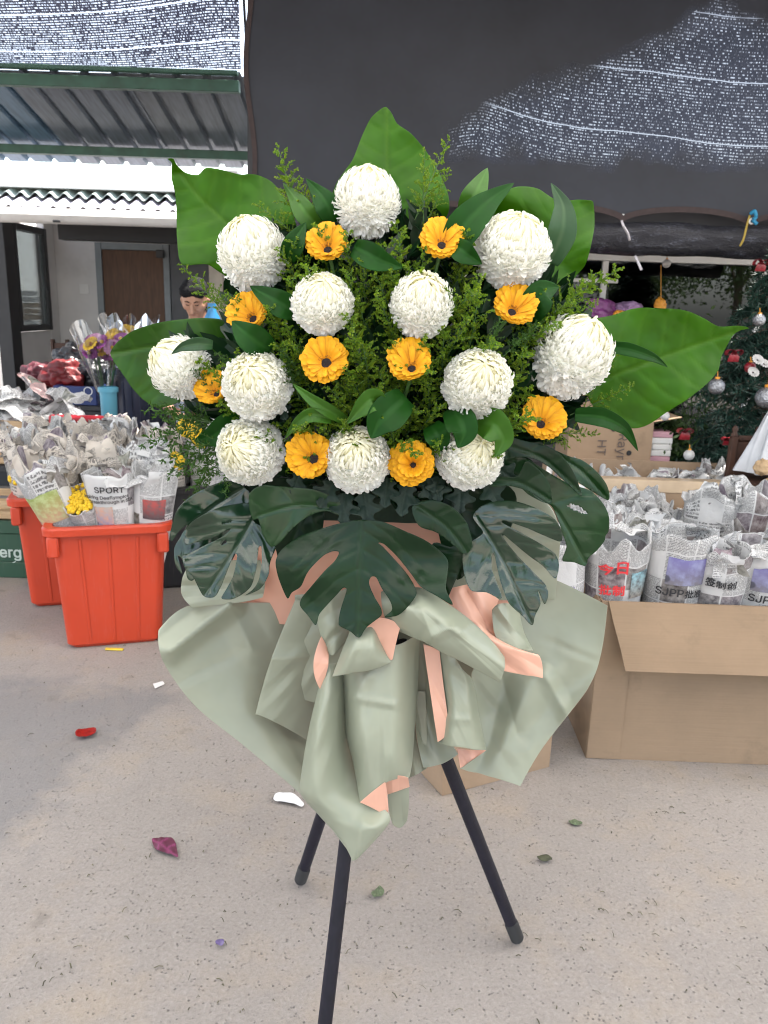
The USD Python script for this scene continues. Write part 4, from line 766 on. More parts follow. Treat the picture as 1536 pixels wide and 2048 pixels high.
for i, (x, y, a, L, lab) in enumerate([(600, 945, .35, 48, 'left of the bottom centre chrysanthemum'), (668, 962, .5, 62, 'at lower left of the bottom centre chrysanthemum'), (690, 985, .05, 66, 'right under the bottom centre chrysanthemum'), (728, 985, -.15, 70, 'under the bottom centre chrysanthemum, right side'), (775, 955, .1, 62, 'between bottom centre chrysanthemum and double orange flower'),
        (815, 965, .2, 70, 'under the double orange flower'), (850, 955, -.4, 60, 'right of the double orange flower'), (880, 950, .1, 56, 'left under the bottom right chrysanthemum'), (925, 965, .12, 64, 'under the bottom right chrysanthemum'), (968, 955, -.5, 68, 'at the right under the bottom right chrysanthemum'), (990, 930, -.9, 58, 'right of the bottom right chrysanthemum'), (555, 800, -.4, 44, 'below the middle left chrysanthemum'), (660, 860, 1.2, 46, 'above the lower left orange flower')]):
    lobed(x, y, a, L, ydome(x, y) + .0, 20 + i, f'small dark lobed leaf {lab}')

# dark filler foliage inside
def leafcloud(n, seed, box_, smin, smax, dd):
    r_ = np.random.default_rng(seed); V, F, A = [], [], []; k = 0
    base = np.array([(0, -.5, 0), (.16, -.15, .03), (.13, .2, .03), (0, .5, 0), (-.13, .2, .03), (-.16, -.15, .03), (0, 0, 0)]); fc = np.array([(6, 0, 1), (6, 1, 2), (6, 2, 3), (6, 3, 4), (6, 4, 5), (6, 5, 0)])
    while k < n:
        px, py = r_.uniform(box_[0], box_[1]), r_.uniform(box_[2], box_[3])
        if ((px - 770) / ((box_[1] - box_[0]) / 2)) ** 2 + ((py - (box_[2] + box_[3]) / 2) / ((box_[3] - box_[2]) / 2)) ** 2 > 1: continue
        if px < 455 and py < 680: continue
        c = P(px, py, ydome(px, py) + r_.uniform(*dd)); d = c - FOAM; d /= np.linalg.norm(d); d = d + r_.normal(size=3) * .5; d /= np.linalg.norm(d); w = np.cross(d, r_.normal(size=3) * .6 + np.array([0, -1, 0.3])); w /= np.linalg.norm(w); u = np.cross(w, d)
        s = r_.uniform(smin, smax); V.append(c + (base[:, :1] * w + base[:, 1:2] * d + base[:, 2:] * u) * s); F.append(fc + 7 * k); A.append([0, 0, 0, 0, 0, 0, .5]); k += 1
    return np.vstack(V), np.vstack(F), np.concatenate(A)
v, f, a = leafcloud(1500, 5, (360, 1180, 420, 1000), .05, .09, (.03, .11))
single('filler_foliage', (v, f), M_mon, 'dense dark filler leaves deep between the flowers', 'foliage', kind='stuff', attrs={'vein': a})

# ---------------- chrysanthemums
CR, CU, CV = RIGHT, UP, -FWD
def axis_from(ax, ay):
    s = np.clip(math.hypot(ax, ay), 0, .96); return CR * ax - CU * ay + CV * math.sqrt(1 - s * s)
def frame(z):
    x = np.cross([0.1, 0.2, 1.0], z); x /= np.linalg.norm(x); return np.stack([x, np.cross(z, x), z], 1)
def stem(name_parent, c, r=.004):
    part(name_parent, 'stem', tube(catmull(np.array([c, c * .5 + FOAM * .5 + [0, .02, 0], FOAM]), 4, False), r, 6), M_stem, smooth=True)
def mum(px, py, rx, ax, ay, label, seed, dy=0, shag=0.0):
    r_ = np.random.default_rng(seed); Y = ydome(px, py) + dy; c = P(px, py, Y); Rm = rx * fw(Y, py) * 1.0
    t = thing('chrysanthemum', label, 'flower', tuple(c), 'white ball chrysanthemums in the arrangement'); Fm = frame(axis_from(ax / rx, ay / rx))
    sqz = r_.uniform(.88, 1.04); n = 900; i = np.arange(n) + .5; th = np.arccos(1 - 2 * i / n * .93); phi = i * 2.39996
    V, F, A = [[], []], [[], []], [[], []]; ns, nw = 6, 3; gf = grid_faces(ns, nw)
    for k in range(n):
        T = th[k]; tt = T / math.pi
        e_r = np.array([math.cos(phi[k]), math.sin(phi[k]), 0]); ez = np.array([0, 0, 1.0]); d = e_r * math.sin(T) + ez * math.cos(T); tan = e_r * math.cos(T) - ez * math.sin(T)      # tangent away from the apex
        inc = .50 * np.clip(1 - tt / .62, -.75 - shag, 1) if tt > .1 else .25
        inc = inc * .82 + r_.normal() * .09
        Rk = Rm * (1 + r_.normal() * .035) * (1 + .05 * (tt > .7)); Rk *= .93 if tt < .12 else 1
        b = d * Rk * .50; m1 = (d * .88 + tan * .10) * Rk; m2 = (d * 1.02 - tan * inc * .35) * Rk; e = (d * (1.0 - .10 * abs(inc)) - tan * inc) * Rk
        if inc < 0: e = (d * (1.0) - tan * inc * 1.0) * Rk; m2 = (d * 1.0 - tan * inc * .4) * Rk
        s = np.linspace(0, 1, ns)[:, None]; C = b * (1 - s) ** 3 + 3 * m1 * s * (1 - s) ** 2 + 3 * m2 * s ** 2 * (1 - s) + e * s ** 3
        sd = np.cross(d, tan); w = Rm * (.068 if tt > .12 else .05) * (1 + r_.normal() * .15) * np.sin(np.clip(s * .82 + .16, 0, 1) * math.pi) ** .6
        tg = np.gradient(C, axis=0); nrm = np.cross(tg, sd); nrm /= np.linalg.norm(nrm, axis=1)[:, None] + 1e-9; nrm *= np.sign((nrm @ d).mean() + 1e-9)
        G_ = np.stack([C - sd * w + nrm * w * .35, C, C + sd * w + nrm * w * .35], 1)
        j = 0 if tt > .16 else 1; core = np.clip(1 - tt / .30, 0, 1) ** .8 * .9 + .25 * (1 - s[:, 0]) * (tt < .5); 
        F[j].append(gf + len(V[j]) * ns * nw); V[j].append(((G_.reshape(-1, 3) * [1, 1, sqz]) @ Fm.T) + c); A[j].append(np.repeat(np.broadcast_to(core, (ns,)), nw))
    for j, nm in ((0, 'petals'), (1, 'centre_petals')):
        p = part(t, nm, (np.vstack(V[j]), np.vstack(F[j])), M_mum, smooth=True, attrs={'core': np.concatenate(A[j])}); stage.GetPrimAtPath(p).SetCustomDataByKey('kind', 'stuff')
    part(t, 'flower_heart', blob(c, Rm * .80, seed, .05, 2, 2), plain('petal_base', (.86, .86, .78), .8), smooth=True)
    stem(t, c - Fm[:, 2] * Rm * .5)
for i, (px, py, r, ax, ay, lab, dy, sh) in enumerate([
    (733, 405, 66, 5, -52, 'topmost white ball chrysanthemum in front of the tall upright leaf', .0, 0), (505, 508, 69, -12, -50, 'white chrysanthemum at the upper left over the wavy leaf', 0, .1), (1025, 500, 77, 10, -48, 'large white chrysanthemum at the upper right over the big leaf', 0, .1),
    (645, 608, 62, 6, -32, 'inner left white chrysanthemum between two orange flowers with a cream centre', -.02, .15), (843, 610, 63, 6, -34, 'inner right white chrysanthemum right of the goldenrod in the middle', -.02, .1), (362, 736, 62, -40, -30, 'leftmost white chrysanthemum under a silvery bent leaf', 0, 0),
    (1143, 713, 79, 30, -52, 'rightmost and largest white chrysanthemum beside the pointed leaf', 0, .15), (515, 772, 69, -8, -24, 'middle left white chrysanthemum directly right of a small orange flower', -.03, 0), (954, 768, 69, 8, -26, 'middle right white chrysanthemum above two folded leaves', -.03, 0),
    (502, 902, 68, -26, -6, 'lower left white chrysanthemum facing left above the silver-lit monstera leaf', -.03, .25), (715, 919, 66, -2, -28, 'bottom centre white chrysanthemum between two orange flowers', -.03, .05), (938, 910, 69, 18, -20, 'bottom right white chrysanthemum half covered by a bright green leaf', -.02, .2)]):
    mum(px, py, r, ax, ay, lab, 100 + i, dy, sh)

# ---------------- gerberas
M_disc = plain('dark_flower_disc', (.012, .005, .006), .8, .4, 300.0, .6, 500.0); M_ring = plain('orange_florets', (.42, .16, .006), .7, .5, 400.0)
def petal(L, w, cup, seed, lift):
    ns, nw = 8, 5; s = np.linspace(0, 1, ns)[:, None]; q = np.linspace(-1, 1, nw)[None]
    wid = w * (np.clip(s * 1.25 + .25, 0, 1) ** .8) * np.clip((1.04 - s) / .16, 0, 1) ** .5
    x = wid * q; y = L * (.16 + .84 * s) + 0 * q; z = lift * np.sin(s * 1.4) + cup * wid * q ** 2 - .10 * L * s ** 3 + 0 * q
    st_ = np.abs(np.sin(q * 5.0)) * (1 - s * .4) ; core = (1 - s) ** 1.5 + 0 * q
    return np.stack([x, y, z], -1).reshape(-1, 3), grid_faces(ns, nw), (st_ * np.ones_like(x)).ravel(), core.ravel()
def gerbera(px, py, r, ax, ay, label, seed, dy=0, double=False):
    """The disc sits off the middle of the round outline: short steep petals on that side, long flat ones opposite."""
    r_ = np.random.default_rng(seed); Y = ydome(px, py) + dy - .03; Rm = r * fw(Y, py) * 1.05; o = np.array([ax, -ay]) / r * .92
    c = P(px + o[0] * r, py - o[1] * r, Y + .012)
    t = thing('gerbera', label, 'flower', tuple(c), 'orange gerbera daisies in the arrangement'); Fm = frame(axis_from(-ax / r * .22, -ay / r * .22))
    rings = [(26, 1.0, .142, .22, 0), (25, .94, .132, .30, .5), (20, .74, .105, .36, .25)] if not double else [(18, 1.0, .17, .12, 0), (18, .92, .16, .22, .5), (17, .76, .15, .36, .25), (14, .58, .13, .5, .1)]
    for ri, (n, L, w, lift, ph) in enumerate(rings):
        for k in range(n):
            a = (k + ph + r_.normal() * .10) / n * 2 * math.pi; dv = np.array([-math.sin(a), math.cos(a)]); od = float(o @ dv); reach = -od + math.sqrt(max(.05, od * od + 1 - float(o @ o)))
            v, f, s_, core = petal(Rm * L * reach * (1 + r_.normal() * .03), Rm * w * (1 + r_.normal() * .06) * (.72 + .40 * reach), .30, seed + k, Rm * (lift + r_.normal() * .05) * (1.25 - .25 * reach))
            v[:, 2] += Rm * .012 * ri; v = v @ rotz(a)[:3, :3].T
            v2, f2, _ = solidify(v @ Fm.T + c, f, .0007)
            part(t, 'petal', (v2, f2), M_gerb, smooth=True, attrs={'stripe': np.r_[s_, s_], 'core': np.r_[core, core]})
    T = np.eye(4); T[:3, :3] = Fm; T[:3, 3] = c
    dr = .25 if not double else .13
    part(t, 'dark_disc', xf(lathe([(0, .13), (dr * .6, .14), (dr * .9, .11), (dr, .04), (dr * .8, -.05)], 20), T @ np.diag([Rm, Rm, Rm, 1])), M_disc, smooth=True)
    fl = []
    for k in range(70 if not double else 90):
        a = r_.uniform(0, 6.283); q = Rm * r_.uniform(dr * .95, dr * 1.45 if not double else .30); b = np.array([math.cos(a) * q, math.sin(a) * q, Rm * .08]); e = b * [1.18, 1.18, 1] + [0, 0, Rm * .10]
        fl.append(tube([b, e], [Rm * .012, Rm * .018], 4))
    part(t, 'florets', xf(cat(*fl), T), M_ring); stem(t, c - Fm[:, 2] * .01, .0035)
for i, (px, py, r, ax, ay, lab, dy, dbl) in enumerate([
    (650, 484, 41, 7, 22, 'orange gerbera left below the topmost chrysanthemum', 0, 0), (881, 477, 43, 2, 20, 'orange gerbera right of the topmost chrysanthemum', 0, 0), (491, 627, 41, 20, 16, 'orange gerbera left of the inner left chrysanthemum', 0, 0), (1029, 607, 43, -8, 24, 'orange gerbera below the upper right chrysanthemum', 0, 0),
    (648, 721, 46, 6, 8, 'orange gerbera facing front below the inner left chrysanthemum', -.02, 0), (815, 720, 43, 10, 24, 'orange gerbera with a sprig across its dark centre below the inner right chrysanthemum', -.02, 0), (420, 775, 35, 18, 18, 'small orange gerbera between the leftmost and middle left chrysanthemums', 0, 0), (1085, 835, 44, -6, 18, 'orange gerbera below the rightmost chrysanthemum', 0, 0),
    (617, 912, 46, 14, 8, 'orange gerbera between the lower left and bottom centre chrysanthemums', -.03, 0), (821, 927, 46, 6, 4, 'double-petalled orange gerbera right of the bottom centre chrysanthemum', -.03, 1)]):
    gerbera(px, py, r, ax, ay, lab, 200 + i, dy, bool(dbl))

# ---------------- goldenrod sprigs
M_sprig = leafmat('goldenrod_bud', (.090, .195, .014), (.24, .32, .022), .6, .35, .3, mottle=.4, rnd=.35); M_sprigd = leafmat('goldenrod_leaf', (.045, .115, .018), (.07, .15, .03), .5, .3, .3, rnd=.5)
def sprig_mesh(seed, L=.22, dens=1.0, leafy=False):
    r_ = np.random.default_rng(seed); sm = []; V, F = [], []; k = 0
    ts = np.linspace(0, 1, 8); bend = r_.normal(size=2) * .03
    spine = lambda t: np.array([bend[0] * t * t, bend[1] * t * t - .02 * t * t, L * t])
    sm.append(tube([spine(t) for t in ts], np.linspace(.0018, .0006, 8), 4))
    def leaflet(p, d, s, wr):
        nonlocal k
        d = d / np.linalg.norm(d); w = np.cross(d, r_.normal(size=3)); w /= np.linalg.norm(w); u = np.cross(d, w) * .3 * s
        V.append(np.array([p, p + d * s * .5 + w * s * wr + u, p + d * s, p + d * s * .5 - w * s * wr + u])); F.append(np.array([(0, 1, 2), (0, 2, 3)]) + 4 * k); k += 1
    nb = int(24 * dens)
    for b in range(nb):
        t = .18 + .80 * (b + r_.random()) / nb; a = b * 2.4 + r_.normal() * .4; ln = (.058 * (1 - t) + .014) * r_.uniform(.7, 1.25); p0 = spine(t)
        out = np.array([math.cos(a), math.sin(a), 0]); d0 = out * .75 + np.array([0, 0, .75]); d0 /= np.linalg.norm(d0)
        pts = [p0 + d0 * ln * q + np.array([0, 0, -.12 * ln * q * q]) + out * .15 * ln * q * q for q in (0, .35, .7, 1)]
        sm.append(tube(pts, [.0008, .0007, .0005, .0003], 3, False))
        m = int((20 if not leafy else 9) * (.5 + ln / .05))
        for j in range(m):
            q = .12 + .88 * r_.random(); i0 = min(2, int(q * 3)); pp = pts[i0] + (pts[i0 + 1] - pts[i0]) * (q * 3 - i0)
            dd = d0 * .7 + r_.normal(size=3) * .65; leaflet(pp, dd, (r_.uniform(.0042, .0082) if not leafy else r_.uniform(.010, .018)), .36 if not leafy else .13)
    for b in range(int(10 * dens)):
        t = r_.uniform(.05, .7); a = r_.uniform(0, 6.28); leaflet(spine(t), np.array([math.cos(a), math.sin(a), .9]), r_.uniform(.018, .032), .10)
    return cat(*sm), (np.vstack(V), np.vstack(F))
protos = []
UsdGeom.Scope.Define(stage, '/World/Looks')
def place(protoPath, name, label, tip, base, group):
    d = tip - base; L = np.linalg.norm(d); z = d / L; x = np.cross([0, 1, .2], z); x /= np.linalg.norm(x); y = np.cross(z, x); s = L / .22
    T = np.eye(4); T[0, :3], T[1, :3], T[2, :3], T[3, :3] = x * s, y * s, z * s, base
    p = numbered('/World', name); xp = UsdGeom.Xform.Define(stage, p); xp.AddTransformOp().Set(Gf.Matrix4d(T.tolist())); tag(xp.GetPrim(), label, 'sprig', group)
    xp.GetPrim().GetReferences().AddInternalReference(protoPath); xp.GetPrim().SetInstanceable(True)
for k in range(9):
    cp = f'/World/sprig_class_{k}'; stage.CreateClassPrim(cp); leafy = k >= 6
    smesh, lmesh = sprig_mesh(50 + k, dens=1.0 if not leafy else .9, leafy=leafy)
    for nm, ms, mt in (('stem', smesh, M_stem), ('buds' if not leafy else 'leaflets', lmesh, M_sprigd if leafy else M_sprig)):
        m = usdkit.mesh(stage, f'{cp}/{nm}', ms, mt)
        UsdGeom.PrimvarsAPI(m).CreatePrimvar('vein', Sdf.ValueTypeNames.FloatArray, 'vertex').Set(Vt.FloatArray.FromNumpy((np.random.default_rng(k).random(len(ms[0])) > .6).astype(np.float32)))
    m.GetPrim().SetCustomDataByKey('kind', 'stuff'); protos.append(cp)
rs = np.random.default_rng(77)
HN = ['topmost chrysanthemum', 'upper left chrysanthemum', 'upper right chrysanthemum', 'inner left chrysanthemum', 'inner right chrysanthemum', 'leftmost chrysanthemum', 'rightmost chrysanthemum', 'middle left chrysanthemum', 'middle right chrysanthemum', 'lower left chrysanthemum', 'bottom centre chrysanthemum', 'bottom right chrysanthemum', 'gerbera left of the topmost chrysanthemum', 'gerbera right of the topmost chrysanthemum', 'gerbera left of the inner left chrysanthemum', 'gerbera below the upper right chrysanthemum', 'front-facing gerbera in the middle', 'gerbera below the inner right chrysanthemum', 'smallest gerbera at the left', 'gerbera below the rightmost chrysanthemum', 'gerbera left of the bottom centre chrysanthemum', 'double gerbera']
said = {}
def where(px, py, what):
    k = min(range(len(heads)), key=lambda i: math.hypot(px - heads[i][0], py - heads[i][1]) - heads[i][2]); dx, dy = px - heads[k][0], py - heads[k][1]
    a = math.degrees(math.atan2(dy, dx)) % 360; w = ['right of', 'at the lower right of', 'below', 'at the lower left of', 'left of', 'at the upper left of', 'above', 'at the upper right of'][int((a + 22.5) // 45) % 8]
    s = f'{what} {w} the {HN[k]}'; said[s] = said.get(s, 0) + 1
    return s if said[s] == 1 else f'{what} {w} the {HN[k]}, {["", "", "second", "third", "fourth", "fifth"][min(said[s], 5)]}'
heads = [(733, 405, 62), (505, 508, 62), (1025, 500, 70), (645, 608, 56), (843, 610, 56), (362, 736, 56), (1143, 713, 72), (515, 772, 64), (954, 768, 64), (502, 902, 64), (715, 919, 62), (938, 910, 62), (650, 484, 42), (881, 477, 42), (491, 627, 42), (1029, 607, 42), (648, 721, 48), (815, 720, 44), (420, 775, 38), (1085, 835, 44), (617, 912, 48), (821, 927, 48)]
cnt = 0; tries = 0; spots = []
while cnt < 108 and tries < 6000:
    tries += 1; px, py = rs.uniform(400, 1170), rs.uniform(430, 880)
    if ((px - 775) / 400) ** 2 + ((py - 660) / 235) ** 2 > 1: continue
    if any(math.hypot(px - x, py - y) < r * .93 for x, y, r in heads): continue
    if any(math.hypot(px - x, py - y) < 30 for x, y in spots) or (px < 470 and py < 680): continue
    spots.append((px, py)); cnt += 1
    tip = P(px, py, ydome(px, py) - rs.uniform(-.01, .05)); d = tip - (FOAM + [0, .0, -.10]); d /= np.linalg.norm(d); d += np.array([rs.normal() * .12, -.25, .35]); d /= np.linalg.norm(d)
    L = rs.uniform(.13, .19); place(protos[int(rs.integers(0, 6))], 'goldenrod_sprig', where(px, py, 'goldenrod sprig'), tip + d * .0, tip - d * L, 'goldenrod sprigs between the flowers')
for (tx_, ty_, bx_, by_, k) in [(553, 308, 610, 470, 0), (600, 345, 650, 470, 2), (520, 400, 600, 480, 1), (888, 292, 830, 440, 3), (905, 350, 850, 450, 4), (835, 330, 850, 470, 5), (1222, 528, 1090, 640, 0), (1195, 560, 1080, 650, 2), (1190, 610, 1080, 660, 1), (373, 532, 460, 640, 3), (432, 560, 480, 650, 4), (1260, 775, 1140, 830, 1), (1235, 720, 1130, 800, 2), (1190, 860, 1080, 870, 3), (1130, 900, 1060, 850, 4)]:
    place(protos[k], 'goldenrod_sprig', where(tx_, ty_, 'long outer goldenrod sprig'), P(tx_, ty_, ydome(tx_, ty_) - .01), P(bx_, by_, ydome(bx_, by_) + .03), 'goldenrod sprigs reaching past the rim')
for (tx_, ty_, bx_, by_, k) in [(300, 800, 440, 850, 6), (320, 830, 450, 850, 7), (330, 900, 470, 880, 8), (370, 1000, 440, 890, 6), (345, 950, 450, 880, 7), (405, 960, 460, 890, 8), (440, 985, 470, 890, 6), (290, 870, 430, 850, 8), (385, 740, 450, 800, 7), (440, 700, 500, 760, 6), (560, 690, 600, 800, 7), (1010, 640, 960, 720, 6), (1080, 640, 1000, 720, 7)]:
    place(protos[k], 'leafy_sprig', where(tx_, ty_, 'leafy sprig'), P(tx_, ty_, ydome(tx_, ty_) - .03), P(bx_, by_, ydome(bx_, by_) + .0), 'leafy sprigs spilling from the arrangement')
# ================================================================== THINGS AROUND
# ---------------- tall red plastic bins
def rrect(hx, hy, r, n=5):
    o = []
    for cx, cy, a0 in ((hx - r, hy - r, 0), (-hx + r, hy - r, 90), (-hx + r, -hy + r, 180), (hx - r, -hy + r, 270)):
        for k in range(n + 1): a = math.radians(a0 + 90 * k / n); o.append((cx + r * math.cos(a), cy + r * math.sin(a)))
    return np.array(o)
def loft(rings, close=True):
    n = len(rings[0][0]); V = np.vstack([np.c_[p, np.full(n, z)] for p, z in rings]); F = []
    for i in range(len(rings) - 1):
        for j in range(n): q = (j + 1) % n; F += [(i*n+j, i*n+q, (i+1)*n+q), (i*n+j, (i+1)*n+q, (i+1)*n+j)]
    if close: V = np.vstack([V, V[-n:].mean(0)]); F += [(len(V) - 1, (len(rings)-1)*n + j, (len(rings)-1)*n + (j+1) % n) for j in range(n)]
    V2 = V; return V2, np.array(F)
def tall_bin(name, label, c, ang, wt, wb, dt, db, H, mat, ribs=True, group=None):
    t = thing(name, label, 'bin', c, group); T = rotz(ang); T[:3, 3] = c
    B = [(rrect(wb / 2 - .02, db / 2 - .02, .03), 0), (rrect(wb / 2, db / 2, .04), .02), (rrect(wt / 2 - .018, dt / 2 - .018, .045), H - .02), (rrect(wt / 2 - .026, dt / 2 - .026, .04), H - .005), (rrect(wt / 2 - .028, dt / 2 - .028, .04), H - .03), (rrect(wb / 2 - .012, db / 2 - .012, .035), .03)]
    part(t, 'body', xf(loft(B), T), mat, smooth=40)
    rim = [(rrect(wt / 2 - .02, dt / 2 - .02, .045), H - .034), (rrect(wt / 2 + .012, dt / 2 + .012, .055), H - .032), (rrect(wt / 2 + .014, dt / 2 + .014, .055), H - .004), (rrect(wt / 2 + .006, dt / 2 + .006, .05), H + .004), (rrect(wt / 2 - .026, dt / 2 - .026, .04), H + .002), (rrect(wt / 2 - .027, dt / 2 - .027, .04), H - .04)]
    part(t, 'rim', xf(loft(rim, False), T), mat, smooth=40)
    for sx in (-1, 1):
        for sy in (-1, 1):
            x, y = sx * (wt / 2 - .030), sy * (dt / 2 - .005); part(t, 'handle_block', xf(box(x - .024, x + .024, y - .016, y + .014, H - .125, H - .033, .008), T), mat, smooth=40)
    if ribs:
        for k in range(3):
            f = (k + 1) / 4 - .5; v = []
            for z, w, d in ((.03, wb, db), (H - .055, wt - .036, dt - .036)):
                for dx, dd in ((-.007, .002), (-.004, .0042), (.004, .0042), (.007, .002)): v.append((f * w + dx, -d / 2 - dd + .0015, z))
            part(t, 'rib', xf((np.array(v), grid_faces(2, 4)), T), mat)
    return t, T
bl_, br_ = G(134, 1300), G(325, 1284); ang = math.atan2(br_[1] - bl_[1], br_[0] - bl_[0]); wb = np.linalg.norm(br_ - bl_); H1 = .565
u_ = np.array([math.cos(ang), math.sin(ang), 0]); n_ = np.array([-u_[1], u_[0], 0]); DB = .36
cA = (bl_ + br_) / 2 + n_ * (DB / 2); tall_bin('plastic_bin', 'tall orange-red plastic bin in front, full of newspaper-wrapped bouquets', tuple(cA), ang, wb + .10, wb, DB + .09, DB, H1, M_red)
bB = G(61, 1216); cB = bB + u_ * (wb / 2) + n_ * (DB / 2); tall_bin('plastic_bin', 'orange-red plastic bin half hidden behind the front red bin', tuple(cB), ang, wb + .10, wb, DB + .09, DB, H1, M_red)
cC = cA + u_ * .42 + n_ * .72; cC[2] = 0; tall_bin('plastic_bin', 'black plastic bin in the dark behind the front red bin', tuple(cC), ang, .52, .46, .44, .40, .56, M_blackp, False)
cD = cA + u_ * -.22 + n_ * .92; cD[2] = 0; tall_bin('plastic_bin', 'dark bin of wrapped bouquets at the back behind both red bins', tuple(cD), ang, .60, .52, .44, .40, .60, M_blackp, False)
single('yellow_scrap', box(*(lambda p: (p[0] - .03, p[0] + .05, p[1] - .012, p[1] + .004, .002, .010))(G(225, 1300))), plain('yellow_plastic', (.6, .42, .03), .5), 'flat yellow scrap sticking out under the front red bin', 'scrap')

# ---------------- newspaper-wrapped bouquets
GLY = {'今' : [[[(6,45),(7,48),(19,53),(38,67),(52,84),(62,81),(63,74),(74,64),(102,47),(95,37),(90,37),(69,51),(56,64),(49,60),(69,43),(69,36),(85,36),(91,33),(91,28),(59,-12),(48,-8),(47,-4),(68,23),(20,23),(18,26),(20,36),(55,36),(55,38),(40,51),(17,36),(13,36)]]] ,'日' : [[[(20,76),(87,77),(89,75),(89,-8),(87,-10),(77,-10),(74,-4),(34,-4),(33,-9),(30,-11),(20,-9)],[(33,10),(75,9),(75,30),(33,30)],[(33,44),(75,43),(75,64),(33,64)]]] ,'批' : [[[(6,28),(7,32),(21,36),(21,51),(9,51),(7,61),(9,64),(21,64),(21,83),(33,83),(35,64),(43,64),(44,82),(55,82),(57,52),(67,52),(67,81),(79,82),(80,53),(89,61),(93,61),(99,56),(99,51),(80,36),(80,4),(88,4),(89,17),(92,18),(101,13),(100,-1),(93,-9),(72,-8),(66,0),(45,-10),(39,-1),(43,6),(43,27),(41,28),(34,26),(33,-6),(25,-11),(12,-11),(9,0),(21,2),(21,22),(10,19)],[(56,11),(67,13),(67,39),(56,39)],[(34,40),(43,41),(43,51),(34,51)]]] ,'准' : [[[(8,-3),(8,2),(22,33),(27,35),(23,42),(30,50),(21,49),(8,71),(10,77),(19,79),(34,56),(48,83),(58,80),(55,66),(66,66),(61,78),(72,83),(81,66),(98,66),(99,56),(97,54),(78,53),(78,47),(95,47),(97,45),(96,35),(78,34),(78,27),(96,27),(97,18),(95,15),(78,15),(78,9),(99,8),(101,5),(100,-4),(52,-5),(51,-10),(48,-12),(39,-11),(37,37),(32,33),(35,27),(21,-5),(16,-7)],[(51,9),(65,8),(65,15),(51,15)],[(51,28),(65,27),(65,35),(51,35)],[(51,48),(65,47),(65,54),(51,54)]]] ,'签' : [[[(6,34),(8,38),(24,43),(34,49),(28,63),(17,49),(13,49),(7,54),(7,58),(15,67),(22,84),(33,82),(33,75),(55,74),(59,84),(64,84),(71,81),(70,75),(98,75),(98,63),(84,63),(87,57),(86,52),(76,50),(69,63),(62,61),(63,55),(69,51),(101,38),(101,34),(95,27),(88,28),(88,23),(78,5),(79,3),(98,3),(99,-7),(97,-9),(10,-9),(10,3),(30,3),(20,22),(20,25),(26,29),(33,26),(40,15),(42,11),(40,3),(53,4),(44,24),(44,29),(33,29),(29,32),(12,26)],[(76,33),(79,31),(79,33)],[(56,29),(64,9),(66,9),(75,29)],[(58,4),(62,3),(63,6),(61,6)],[(54,48),(47,41),(61,42)],[(42,62),(44,57),(47,58),(46,63)]]] ,'制' : [[[(70,-2),(73,3),(85,2),(85,81),(87,83),(96,83),(98,81),(98,-3),(92,-10),(74,-11)]],[[(7,42),(7,54),(18,81),(28,80),(28,70),(30,70),(31,82),(42,83),(44,81),(44,70),(61,70),(63,68),(62,57),(44,57),(45,53),(64,53),(68,51),(68,73),(70,75),(79,75),(81,73),(81,17),(80,15),(68,16),(68,42),(66,40),(44,40),(44,36),(62,36),(64,34),(64,5),(59,-3),(44,-4),(44,-9),(41,-12),(31,-10),(31,23),(24,23),(24,-3),(12,-3),(12,35),(31,36),(31,39),(9,40)],[(44,9),(51,8),(51,23),(44,23)],[(23,56),(22,53),(31,53),(31,57)]]] ,'创' : [[[(66,-2),(68,2),(83,2),(83,79),(85,82),(95,82),(97,80),(96,-5),(91,-10),(70,-11)]],[[(6,44),(6,48),(15,54),(26,67),(34,83),(45,81),(46,72),(63,53),(65,71),(77,72),(78,15),(75,12),(65,14),(65,44),(62,44),(57,40),(54,17),(64,12),(61,-6),(55,-10),(22,-9),(17,-3),(17,38),(12,38)],[(30,3),(51,2),(52,13),(34,11),(30,18)],[(28,49),(49,48),(50,49),(38,62)],[(30,22),(43,23),(44,36),(30,36)]]] ,}
def glyph_mesh(s, h):
    ms, x = [], 0.0
    for ch in s:
        for rings in GLY[ch]:
            p = sg.Polygon(rings[0], rings[1:]).buffer(0)
            for q in getattr(p, 'geoms', [p]):
                m = trimesh.creation.extrude_polygon(q, .5, engine='earcut'); v = np.array(m.vertices) * [h / 90, h / 90, .001]; v[:, 0] += x; ms.append((v, np.array(m.faces)))
        x += h * 1.12
    return cat(*ms)
def subdiv(m, L):
    m = cat(m)
    v, f = trimesh.remesh.subdivide_to_size(np.asarray(m[0], float), np.asarray(m[1]), L, max_iter=6); return v, f
M_petyel = plain('yellow_blossom', (.62, .40, .012), .7, .35, 160.0, .5, 220.0); M_petwh = plain('pale_blossom', (.62, .60, .50), .7, .3, 120.0, .5, 200.0)
